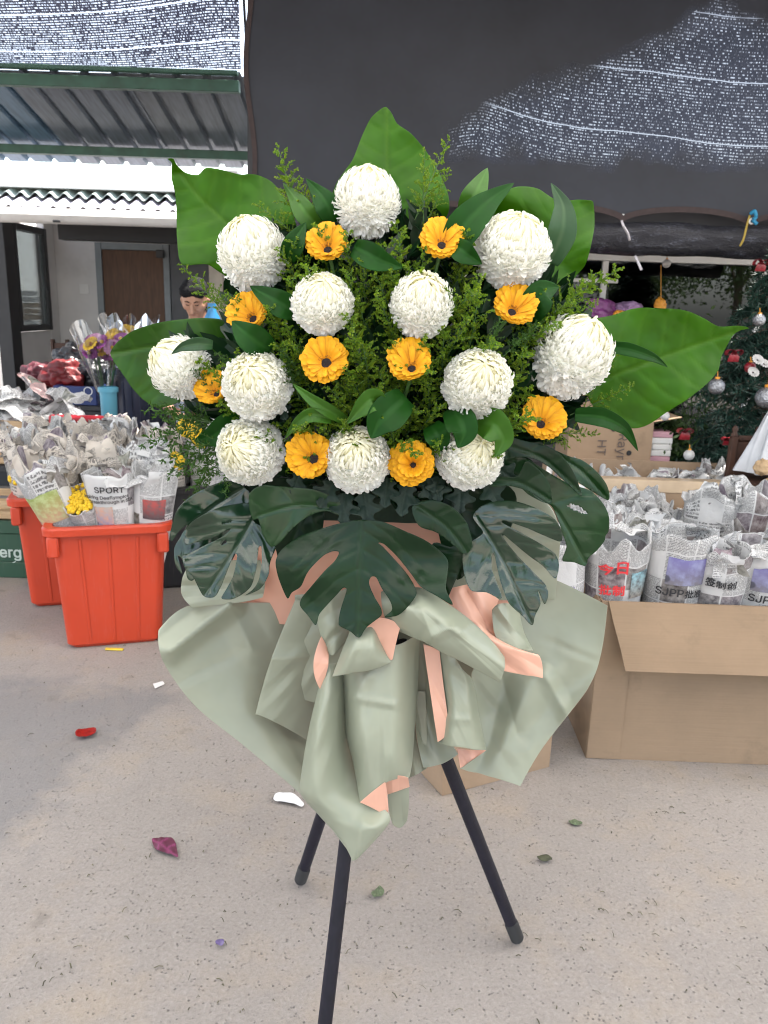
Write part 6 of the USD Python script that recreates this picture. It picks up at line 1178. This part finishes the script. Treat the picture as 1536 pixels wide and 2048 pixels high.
def cello(px, py, Y, r, seed, label, cols):
    r_ = np.random.default_rng(seed); base = P(px, py + 70, Y); top = P(px, py, Y); t = thing('cellophane_bouquet', label, 'bouquet', tuple(base))
    for k in range(20):
        c = top + np.array([r_.uniform(-1, 1) * r * .75, r_.uniform(-.6, .3) * r, r_.uniform(-.45, .35) * r]); m = cols[k % len(cols)]; part(t, 'blossom', daisy(c, r_.uniform(.05, .065), m, seed * 20 + k), m, smooth=True); part(t, 'eye', blob(c + [0, -.012, .008], .014, k, .1, 2, 1), M_pyel if m is not M_pyel else M_ring, smooth=True)
    st_ = [tube([base - [0, 0, .25], top + [r_.uniform(-.6, .6) * r, 0, -.04]], .004, 4) for k in range(8)]; part(t, 'stems', cat(*st_), M_stem)
    n = 60; a = np.linspace(0, 2 * math.pi, n); rows = []
    for q in np.linspace(0, 1, 10):
        rr = (.25 + .95 * q ** .8) * r * (1 + .10 * np.sin(a * 9 + seed) * q + .10 * (noise(np.stack([np.cos(a) * 3, np.sin(a) * 3, a * 0 + q * 4 + seed], -1)) - .5)); z = base[2] - .12 + (top[2] - base[2] + .24) * q + .06 * q ** 3 * np.sin(a * 5 + seed)
        rows.append(np.stack([base[0] + (top[0] - base[0]) * q + rr * np.cos(a), base[1] + rr * np.sin(a) * .7, z], -1))
    part(t, 'cellophane', (np.vstack(rows), grid_faces(10, n)), M_cello, smooth=True)
cello(212, 692, Yn + .02, .19, 1, 'purple and yellow bouquet in clear cellophane at the left of the navy bin', [M_pur, M_pink, M_pur, M_pyel]); cello(262, 676, Yn + .22, .17, 2, 'mostly yellow bouquet in clear cellophane beside the broad left leaf', [M_pyel, M_pyel, M_pink, M_petwh])
# things on the floor of the building: red bag, black bags, blue crate
def bag(px, py, Y, r, seed, mat, label, sq=(1, .8, .75)): single('plastic_bag', blob(P(px, py, Y), r, seed, .45, 1.8, 4, sq), mat, label, 'bag', smooth=True)
zP = P(110, 790, 6.4)[2]
pl = thing('storage_platform', 'low dark platform under the window holding bags and a crate', 'platform', (-2.9, 6.6, 0)); part(pl, 'top', box(-3.55, -2.2, 6.25, 7.2, zP - .10, zP - .06), M_dark); part(pl, 'front_board', box(-3.55, -2.2, 6.26, 6.28, 0, zP - .102), M_dark)
M_redbag = plain('red_plastic_film', (.14, .008, .010), .5, .3, 20.0, .4, 40.0); M_blackbag = plain('black_plastic_film', (.014, .014, .017), .35, .3, 20.0, .4, 40.0); M_maroon = plain('maroon_film', (.10, .02, .03), .4, .3, 20.0, .4, 40.0)
bag(130, 752, 6.55, .19, 3, M_redbag, 'crumpled red plastic bag under the window'); bag(80, 750, 6.7, .15, 4, M_maroon, 'maroon plastic bag left of the red one'); bag(150, 716, 6.8, .17, 5, M_blackbag, 'black bag behind the red bag, leaning on the wall'); bag(185, 745, 6.6, .16, 6, M_blackbag, 'black bag between the red bag and the navy bin')
cb0 = P(160, 782, 6.3); bc = thing('blue_crate', 'blue plastic crate below the red bag', 'crate', (cb0[0], 6.3, zP - .06)); part(bc, 'front_panel', box(cb0[0] - .2, cb0[0] + .14, 6.27, 6.29, zP - .058, zP + .09), M_blue); part(bc, 'side_panel', box(cb0[0] + .12, cb0[0] + .14, 6.291, 6.5, zP - .058, zP + .09), M_blue); part(bc, 'side_panel', box(cb0[0] - .2, cb0[0] - .18, 6.291, 6.5, zP - .058, zP + .09), M_blue)
em = P(186, 783, 6.265); part(bc, 'emblem', xf(lathe([(.028, 0), (.036, .001), (.036, .002), (.028, .002)], 20), textT((em[0] - .04, 6.268, em[2]), (1, 0, 0), (0, 0, 1))), M_white)
cx_ = P(120, 700, 6.95); t = thing('folded_chair', 'dark wooden chair back under the window', 'chair', tuple(cx_)); part(t, 'back_panel', box(cx_[0] - .05, cx_[0] + .05, 6.95, 6.98, zP - .06, cx_[2] + .06), M_chair); part(t, 'post', box(cx_[0] - .075, cx_[0] - .051, 6.94, 6.99, zP - .06, cx_[2] + .09), M_chair); part(t, 'post', box(cx_[0] + .051, cx_[0] + .075, 6.94, 6.99, zP - .06, cx_[2] + .09), M_chair)
# papers outside seen through the window
for k in range(5): 
    q = PX(62, 640 - k * 12, XW - .35); single('paper_bundle', xf(box(-.16, .10, -.2, .2, 0, .055), (lambda T: (T.__setitem__((slice(0, 3), 3), (XW - .42, q[1] + .1, q[2])), T)[1])(rotz(.1 * k))), M_card2 if k < 3 else M_news, 'bundle of papers seen through the dark framed window, number %s from the bottom' % ['one', 'two', 'three', 'four', 'five'][k], 'papers', uv=None)
tq = PX(62, 640, XW - .35); sh = thing('shelf', 'small shelf outside the dark framed window', 'shelf', (XW - .4, tq[1], 0)); part(sh, 'board', box(XW - .62, XW - .25, tq[1] - .15, tq[1] + .4, tq[2] - .05, tq[2] - .012), M_white); part(sh, 'leg', box(XW - .5, XW - .46, tq[1] + .1, tq[1] + .14, 0, tq[2] - .051), M_white)

# ---------------- person
def hull(parts):
    out = None
    S = lambda p, r: manifold3d.Manifold.sphere(r, 24).translate([float(x) for x in p])
    for a, ra, b_, rb_ in parts:
        h = manifold3d.Manifold.batch_hull([S(a, ra), S(b_, rb_)]); out = h if out is None else out + h
    return out
def smoothed(m, L=.012, it=12):
    m = m.refine_to_length(L).to_mesh(); tm = trimesh.Trimesh(np.array(m.vert_properties[:, :3]), np.array(m.tri_verts)); trimesh.smoothing.filter_taubin(tm, iterations=it); return np.array(tm.vertices), np.array(tm.faces)
hc = P(381, 603, 5.50); ph = np.array([hc[0], 5.55, 0.0])
pe = thing('person', 'man with short black hair and a pale blue shirt looking down behind the leaf', 'person', tuple(ph))
def L_(x, y, z): return ph + np.array([x, y, z])
hz = hc[2]; sk = plain('skin', (.36, .19, .12), .55, .08, 30.0); hair = plain('black_hair', (.006, .006, .007), .8, .3, 120.0, .5, 160.0, spec=.2); shirt = plain('pale_blue_shirt', (.36, .42, .52), .8, .12, 25.0, .2, 40.0); trouser = plain('dark_trousers', (.03, .032, .04), .8, .15)
# head bent forward: face looks to -y and down
Hm = np.eye(4); tl = math.radians(24); Hm[1:3, 1:3] = [[math.cos(tl), -math.sin(tl)], [math.sin(tl), math.cos(tl)]]
def Hd(x, y, z): return (Hm[:3, :3] @ np.array([x, y, z])) + np.array([hc[0] + .02, 5.54, hz])
sh_z = hz - .30
body = hull([(L_(0, .06, sh_z - .46), .15, L_(0, .05, sh_z - .10), .155), (L_(-.12, .05, sh_z - .04), .085, L_(.12, .05, sh_z - .04), .085), (L_(0, .05, sh_z), .07, Hd(0, .04, -.09), .056),
             (L_(-.19, .05, sh_z - .04), .062, L_(-.25, .0, sh_z - .33), .048), (L_(-.25, .0, sh_z - .33), .046, L_(-.12, -.24, sh_z - .40), .034), (L_(-.12, -.24, sh_z - .40), .032, L_(-.07, -.31, sh_z - .41), .030),
             (L_(.19, .05, sh_z - .04), .062, L_(.25, .0, sh_z - .33), .048), (L_(.25, .0, sh_z - .33), .046, L_(.12, -.24, sh_z - .40), .034), (L_(.12, -.24, sh_z - .40), .032, L_(.07, -.31, sh_z - .41), .030),
             (L_(-.09, .06, sh_z - .52), .10, L_(-.10, .03, .50), .068), (L_(-.10, .03, .50), .066, L_(-.11, .06, .09), .045), (L_(-.11, .06, .05), .045, L_(-.12, -.10, .035), .032),
             (L_(.09, .06, sh_z - .52), .10, L_(.10, .03, .50), .068), (L_(.10, .03, .50), .066, L_(.11, .06, .09), .045), (L_(.11, .06, .05), .045, L_(.12, -.10, .035), .032),
             (Hd(0, .015, .045), .088, Hd(0, -.005, .0), .082), (Hd(0, -.01, .0), .074, Hd(0, -.035, -.085), .042), (Hd(-.04, -.04, -.01), .035, Hd(.04, -.04, -.01), .035), (Hd(0, -.080, .012), .010, Hd(0, -.100, -.032), .014), (Hd(-.014, -.084, -.034), .010, Hd(.014, -.084, -.034), .010),
             (Hd(-.028, -.072, -.064), .008, Hd(.028, -.072, -.064), .008), (Hd(-.04, -.070, .026), .012, Hd(-.014, -.078, .022), .010), (Hd(.04, -.070, .026), .012, Hd(.014, -.078, .022), .010), (Hd(-.085, .015, .01), .016, Hd(-.082, .01, -.03), .010), (Hd(.085, .015, .01), .016, Hd(.082, .01, -.03), .010)]
             + [(L_(sx * (.07 - .012 * k), -.31, sh_z - .41), .0105, L_(sx * (.06 - .016 * k), -.375 - .01 * (k % 2), sh_z - .425), .0085) for sx in (-1, 1) for k in range(4)] + [(L_(sx * .055, -.29, sh_z - .40), .011, L_(sx * .025, -.32, sh_z - .40), .009) for sx in (-1, 1)])
part(pe, 'body', smoothed(body, .011, 8), sk, smooth=True)
hr = hull([(Hd(0, .03, .065), .096, Hd(0, .05, .02), .088), (Hd(-.05, -.035, .085), .040, Hd(.05, -.035, .085), .042), (Hd(0, .06, -.03), .075, Hd(0, .05, .02), .085)]); v, f = smoothed(hr, .009, 3); v = v + (fbm(v * 60, 2, 3)[:, None] - .5) * .012 * vnormals(v, f); part(pe, 'hair', (v, f), hair, smooth=True)
for sx in (-1, 1):
    part(pe, 'eyebrow', tube([Hd(sx * .015, -.089, .030), Hd(sx * .030, -.086, .036), Hd(sx * .050, -.074, .030)], [.003, .004, .002], 6), hair); part(pe, 'eye', tube([Hd(sx * .018, -.086, .010), Hd(sx * .030, -.083, .008), Hd(sx * .044, -.074, .010)], [.0015, .003, .0015], 6), hair)
part(pe, 'mouth', tube([Hd(-.022, -.079, -.062), Hd(0, -.083, -.060), Hd(.022, -.079, -.062)], [.001, .003, .001], 6), plain('lips', (.22, .085, .07), .5))
sb = hull([(L_(0, .06, sh_z - .50), .168, L_(0, .05, sh_z - .10), .170), (L_(-.12, .05, sh_z - .04), .098, L_(.12, .05, sh_z - .04), .098), (L_(0, .05, sh_z + .0), .085, L_(0, .04, sh_z + .045), .075), (L_(-.19, .05, sh_z - .04), .076, L_(-.235, .01, sh_z - .24), .066), (L_(.19, .05, sh_z - .04), .076, L_(.235, .01, sh_z - .24), .066)]); part(pe, 'shirt', smoothed(sb, .014, 8), shirt, smooth=True)
tr_ = hull([(L_(-.06, .06, sh_z - .56), .13, L_(.06, .06, sh_z - .56), .13), (L_(-.09, .06, sh_z - .58), .112, L_(-.10, .03, .50), .080), (L_(-.10, .03, .50), .079, L_(-.11, .06, .10), .062), (L_(.09, .06, sh_z - .58), .112, L_(.10, .03, .50), .080), (L_(.10, .03, .50), .079, L_(.11, .06, .10), .062)]); part(pe, 'trousers', smoothed(tr_, .016, 8), trouser, smooth=True)
for sx in (-1, 1): part(pe, 'shoe', smoothed(hull([(L_(sx * .11, .07, .045), .052, L_(sx * .12, -.12, .038), .040)]), .012, 4), M_black, smooth=True)
bc2 = P(424, 622, 5.36); single('blue_jug', lathe([(0, -.5), (.06, -.5), (.07, -.12), (.05, -.04), (.028, 0), (.028, .05), (0, .05)], 20, bc2), plain('bright_blue_plastic', (.02, .16, .34), .4), 'bright blue container on the table beside the man', 'container', smooth=40)
wt = thing('packing_table', 'packing table in front of the man hidden by the flowers', 'table', (bc2[0] + .2, 5.1, 0)); part(wt, 'table_top', box(bc2[0] - .1, bc2[0] + 1.2, 4.85, 5.42, bc2[2] - .54, bc2[2] - .502), M_crate)
for x in (bc2[0] - .08, bc2[0] + 1.14):
    for y in (4.87, 5.37): part(wt, 'leg', box(x, x + .04, y, y + .04, 0, bc2[2] - .541), M_dark)

# ---------------- christmas tree with its decorations
Yx = 4.55; xt = P(1560, 700, Yx)[0]; ztop = P(1560, 425, Yx)[2]; z0x = P(1500, 960, Yx)[2]; rT = xt - P(1335, 880, Yx)[0]
ct = thing('christmas_tree', 'dark green artificial christmas tree at the right edge', 'tree', (xt, Yx, .535))
part(ct, 'trunk', tube([(xt, Yx, .537), (xt, Yx, ztop)], [.03, .008], 8), M_bark, smooth=True)
rt = np.random.default_rng(5); bm_, V, F, k = [], [], [], 0
def conr(z): return rT * max(0, (ztop - z) / (ztop - z0x)) ** .85
for b_ in range(420):
    z = z0x + (ztop - z0x) * (rt.random() ** 1.25); a = rt.uniform(0, 6.283); r = conr(z) * rt.uniform(.7, 1.08) + .04; p0 = np.array([xt, Yx, z + .08]); p1 = np.array([xt + r * math.cos(a), Yx + r * math.sin(a) * .9, z - .05])
    bm_.append(tube([p0, p1], [.006, .002], 4, False)); n = int(150 * r / rT) + 50
    q = rt.uniform(.25, 1, n)[:, None]; c = p0 + (p1 - p0) * q; d = (p1 - p0) / np.linalg.norm(p1 - p0) * .5 + rt.normal(size=(n, 3)) * .6; d /= np.linalg.norm(d, axis=1)[:, None]; w = np.cross(d, rt.normal(size=(n, 3))); w /= np.linalg.norm(w, axis=1)[:, None]; s = rt.uniform(.04, .065, (n, 1))
    V.append(np.stack([c - w * .0045, c + w * .0045, c + d * s], 1).reshape(-1, 3)); F.append(np.arange(n)[:, None] * 3 + [0, 1, 2] + k); k += 3 * n
part(ct, 'branches', cat(*bm_), M_bark); part(ct, 'needles', (np.vstack(V), np.vstack(F)), plain('needles', (.010, .036, .024), .5, .4, 30.0))
M_silver = plain('silver_glitter', (.32, .33, .35), .28, .35, 90.0, .8, 120.0, metallic=.85); M_redorn = plain('red_ribbon', (.17, .008, .014), .35, .3, 30.0); M_pearl = plain('pearl_white', (.45, .44, .43), .35, .05); M_goldorn = plain('gold_orange', (.6, .25, .02), .45, .2)
def bauble(px, py, Y, r, mat, label): 
    c = P(px, py, Y); t = thing('bauble', label, 'bauble', tuple(c)); part(t, 'ball', blob(c, r, 1, .015, 12, 3), mat, smooth=True); part(t, 'cap', lathe([(.3 * r, .96 * r), (.3 * r, 1.18 * r), (0, 1.2 * r)], 10, c), M_goldorn); part(t, 'hook', tube([c + [0, 0, 1.2 * r], c + [0, .01, 1.9 * r]], .002, 4), M_goldorn)
bauble(1433, 773, Yx - .38, .042, M_silver, 'glittery silver bauble beside the pointed leaf tip'); bauble(1518, 640, Yx - .35, .032, M_silver, 'silver bauble high on the christmas tree'); bauble(1533, 795, Yx - .5, .055, M_silver, 'silver bauble at the right edge of the photo'); bauble(1378, 910, Yx - .45, .028, M_pearl, 'white pearl ball below the christmas tree'); bauble(1333, 527, 5.2, .026, M_pearl, 'small white ball hanging under the black cable'); bauble(1330, 832, Yx - .2, .025, M_pearl, 'small white ball left of the lower red bow'); bauble(1500, 735, Yx - .45, .028, M_redorn, 'red bauble in the middle of the christmas tree')
def bow(px, py, Y, s, label):
    c = P(px, py, Y); t = thing('ribbon_bow', label, 'bow', tuple(c))
    for sx in (-1, 1):
        n = 14; th = np.linspace(0, 2 * math.pi, n); lp = np.stack([sx * s * (.5 - .5 * np.cos(th)) * .9, -.015 * np.sin(th) , s * .35 * np.sin(th) * (1 - .3 * np.cos(th))], -1); V = np.stack([lp + [0, -.02, 0], lp + [0, .02, 0]], 1).reshape(-1, 3) + c; part(t, 'loop', solidify(V, grid_faces(n, 2), .002)[:2], M_redorn, smooth=True)
        tl_ = np.array([[0, 0, 0], [sx * s * .3, -.01, -s * .5], [sx * s * .35, .0, -s * 1.1]]); V = np.stack([tl_ - [.014, 0, 0], tl_ + [.014, 0, 0]], 1).reshape(-1, 3) + c; part(t, 'tail', solidify(V, grid_faces(3, 2), .002)[:2], M_redorn, smooth=True)
    part(t, 'knot', blob(c, s * .16, 2, .2, 3, 2), M_redorn, smooth=True)
bow(1370, 862, Yx - .42, .042, 'red bow low on the left side of the christmas tree'); bow(1468, 705, Yx - .45, .042, 'red bow in the middle of the tree near the leaf tip'); bow(1522, 525, Yx - .15, .04, 'red bow near the top of the christmas tree'); bow(1455, 878, Yx - .46, .03, 'small red bow low on the tree beside the brown chair')
for i, (px, py) in enumerate([(1515, 720), (1528, 728), (1506, 745)]):
    c = P(px, py, Yx - .5); single('white_flower', daisy(c, .03, M_pearl, i), M_pearl, 'white fabric flower on the tree, %s of the cluster' % ['left', 'right', 'lowest'][i], 'flower', smooth=True)
# brown wooden chair
Yw = 3.98; a_, b_ = P(1466, 870, Yw), P(1510, 872, Yw); wc = thing('wooden_chair', 'dark brown wooden chair with finials on its back posts at the right', 'chair', (a_[0], Yw, 0)); w_ = b_[0] - a_[0] + .30
for x in (a_[0], a_[0] + .118):
    part(wc, 'post', box(x, x + .032, Yw, Yw + .04, 0, a_[2] - .01), M_chair); part(wc, 'finial', lathe([(.014, -.012), (.019, 0), (.010, .012), (.016, .026), (.010, .042), (0, .046)], 14, (x + .016, Yw + .02, a_[2] + .0)), M_chair, smooth=True)
part(wc, 'back_panel', box(a_[0] + .033, a_[0] + .117, Yw + .008, Yw + .028, .5, a_[2] - .035), M_chair); part(wc, 'crest', box(a_[0] + .033, a_[0] + .117, Yw + .004, Yw + .034, a_[2] - .034, a_[2] - .004, .01), M_chair); part(wc, 'seat', box(a_[0] - .02, a_[0] + .40, Yw - .36, Yw - .002, .42, .455), M_chair)
for x in (a_[0] + .0, a_[0] + .35): part(wc, 'leg', box(x, x + .035, Yw - .35, Yw - .31, 0, .419), M_chair)
# white plastic sheet hanging at the right edge
q = P(1556, 806, 3.85); rows = []; a = np.linspace(0, 2 * math.pi, 60)
for s in np.linspace(0, 1, 16): rr = (.012 + .125 * s ** .8) * (1 + .16 * np.sin(a * 6 + s * 2) + .10 * np.sin(a * 11)); rows.append(np.stack([q[0] + rr * np.cos(a), 3.85 + rr * np.sin(a) * .7, q[2] - .34 * s + .0 * a], -1))
single('plastic_sheet', (np.vstack(rows), grid_faces(16, 60)), plain('white_film', (.45, .46, .48), .35, .06, 20.0), 'white translucent plastic sheet draped to a peak at the right edge', 'plastic sheet', smooth=True)
q = P(1548, 950, 3.80); tl2 = thing('side_table', 'small table under the white plastic sheet', 'table', (q[0], 3.85, 0)); part(tl2, 'table_top', box(q[0] - .13, q[0] + .35, 3.66, 4.05, q[2] - .06, q[2] - .03), M_chair); part(tl2, 'leg', box(q[0] + .05, q[0] + .1, 3.8, 3.85, 0, q[2] - .061), M_chair)
for i, (px, py) in enumerate([(1525, 935), (1535, 975)]):
    c = P(px, py, 3.70); single('small_sack', blob((c[0], c[1], c[2]), .04, i, .3, 3, 3, (1, .8, 1)), M_crate, 'small tan printed sack at the right edge, %s one' % ['upper', 'lower'][i], 'sack', smooth=True)
# purple bouquet and orange ornaments at the shop front, pot plants
Yp = 5.3; c = P(1218, 622, Yp); pb = thing('wrapped_bouquet', 'bouquet in purple paper with orange flowers behind the large right leaf', 'bouquet', tuple(c)); M_purp = plain('purple_wrap', (.16, .035, .15), .45, .4, 20.0, .4, 40.0); M_lil = plain('lilac_wrap', (.30, .18, .33), .45, .4, 20.0, .4, 40.0)
part(pb, 'wrap', blob(c + [-.08, 0, -.06], .15, 3, .5, 2.2, 4, (1, .6, .9)), M_purp, smooth=True); part(pb, 'wrap', blob(c + [.12, .05, .0], .11, 4, .5, 2.5, 4, (1, .6, .55)), M_lil, smooth=True)
part(pb, 'blossoms', cat(*[blob(c + [rt.uniform(.0, .2), -.06, rt.uniform(-.12, -.01)], .03, i, .3, 3, 2) for i in range(9)]), M_goldorn, smooth=True)
c = P(1320, 612, Yp); single('hanging_ornament', cat(blob(c, .045, 3, .4, 3, 3, (.8, .6, 1.2)), tube([c + [0, 0, .05], P(1322, 530, Yp)], .003, 5)), M_goldorn, 'small orange ornament hanging before the dark shop glass', 'ornament', smooth=True)
def pot_plant(px, py, Y, h, seed, label, zb=.535):
    r_ = np.random.default_rng(seed); b0 = P(px, py, Y); b0 = np.array([b0[0], Y, zb]); t = thing('potted_plant', label, 'plant', tuple(b0)); part(t, 'pot', lathe([(0, .002), (.05, .002), (.075, .13), (.082, .135), (.082, .15), (.068, .15), (.06, .12), (0, .12)], 24, b0), M_blackp, smooth=40)
    n = 700; c = b0 + np.array([0, 0, .15 + h * .5]) + r_.normal(size=(n, 3)) * [h * .22, h * .22, h * .27]; d = r_.normal(size=(n, 3)); d /= np.linalg.norm(d, axis=1)[:, None]; w = np.cross(d, r_.normal(size=(n, 3))); w /= np.linalg.norm(w, axis=1)[:, None]; s = r_.uniform(.015, .03, (n, 1)); V = np.stack([c - d * s, c + w * s * .4, c + d * s, c - w * s * .4], 1).reshape(-1, 3); q = np.arange(n)[:, None] * 4
    part(t, 'leaves', (V, np.vstack([q + [0, 1, 2], q + [0, 2, 3]])), M_treeleaf); part(t, 'stems', cat(*[tube([b0 + [0, 0, .12], c[i]], .003, 4) for i in range(24)]), M_stem)
pot_plant(1270, 640, 5.0, .55, 1, 'leafy pot plant before the shop glass near the purple bouquet'); pot_plant(1345, 880, 4.62, .22, 3, 'small dark pot plant right of the stack of papers'); pot_plant(1410, 700, 5.1, .7, 4, 'dark pot plant between the shop glass and the christmas tree')

# ---------------- litter on the floor
def litter(name, label, pts_px, mat, z=.004, h=6.0, bump=.012, cat_='litter', seed=0, smoothit=True, vein=None):
    poly = catmull(pts_px, 4) if smoothit else np.array(pts_px, float); p, tri = fill2d(poly, h); D = np.array([G(x, y) for x, y in p]); D[:, 2] = z + bump * (fbm(np.c_[p / 14, p[:, :1] * 0 + seed], 2, seed)); v, f, _ = solidify(D, tri, .0008); at = None
    if vein: vv = np.exp(-(segdist(p, vein) / 2.0) ** 2); at = {'vein': np.r_[vv, vv]}
    single(name, (v, f), mat, label, cat_, smooth=True, attrs=at)
litter('red_wrapper', 'crumpled shiny red wrapper on the concrete at the left', [(151, 1474), (160, 1466), (172, 1464), (190, 1462), (193, 1470), (182, 1478), (168, 1481), (155, 1484)], plain('red_foil', (.26, .012, .010), .22, .3, 60.0), bump=.022)
litter('white_scrap', 'tiny white scrap on the concrete behind the red wrapper', [(306, 1370), (326, 1365), (330, 1371), (310, 1379)], M_white, bump=.004, smoothit=False, h=4)
litter('fallen_leaf', 'purple serrated leaf lying on the concrete left of the tripod', [(304, 1684), (314, 1681), (330, 1680), (346, 1682), (352, 1692), (354, 1705), (356, 1721), (340, 1714), (322, 1710), (310, 1702)], leafmat('purple_leaf', (.12, .03, .055), (.25, .05, .13), .5, .1), bump=.014, cat_='leaf', h=3.0, vein=[((305, 1684), (355, 1720)), ((320, 1695), (335, 1682)), ((333, 1704), (350, 1694)), ((318, 1694), (316, 1706)), ((332, 1703), (336, 1713))])
litter('paper_strip', 'white crumpled paper strip on the concrete left of the paper tip', [(549, 1596), (556, 1589), (580, 1592), (600, 1602), (608, 1612), (604, 1618), (575, 1611), (548, 1607)], plain('paper_white', (.75, .75, .76), .6, .05), bump=.012, h=4)
litter('leaf_fragment', 'small dark dry leaf on the concrete at the right', [(1073, 1722), (1085, 1718), (1098, 1719), (1104, 1724), (1095, 1729), (1080, 1728)], plain('dry_leaf', (.055, .058, .03), .8, .4, 60.0), bump=.014, cat_='leaf', h=3)
litter('green_fragment', 'small green sprig fragment on the floor between the tripod legs', [(742, 1795), (752, 1785), (760, 1778), (768, 1786), (764, 1796), (755, 1800), (748, 1803)], plain('green_bit', (.10, .13, .07), .8, .5, 200.0), bump=.014, h=3)
litter('green_fragment', 'pale green fragment on the concrete at the far right', [(1136, 1648), (1150, 1643), (1165, 1650), (1150, 1656)], MAT['green_bit'], bump=.01, h=3)
litter('foil_scrap', 'tiny violet foil scrap on the concrete at lower left', [(431, 1890), (440, 1886), (449, 1891), (444, 1898), (433, 1897)], plain('violet_foil', (.12, .09, .2), .3, .3, 90.0), bump=.012, h=3)
rl = np.random.default_rng(12); crumbs = []
for k in range(260):
    px, py = rl.uniform(-20, 1560), rl.uniform(1180, 2070); g0 = G(px, py); a = rl.uniform(0, 6.28); ln = rl.uniform(.004, .02) * (1 if rl.random() > .3 else .4); d = np.array([math.cos(a), math.sin(a), 0]) * ln
    crumbs.append(tube([g0 + [0, 0, .003], g0 + d * .5 + [0, 0, .005 + rl.random() * .004], g0 + d + [0, 0, .003]], rl.uniform(.0006, .0016), 4))
single('floor_debris', cat(*crumbs), plain('stem_debris', (.10, .09, .055), .85, .6, 4.0), 'tiny dry stem cuttings scattered over the concrete', 'debris', kind='stuff')
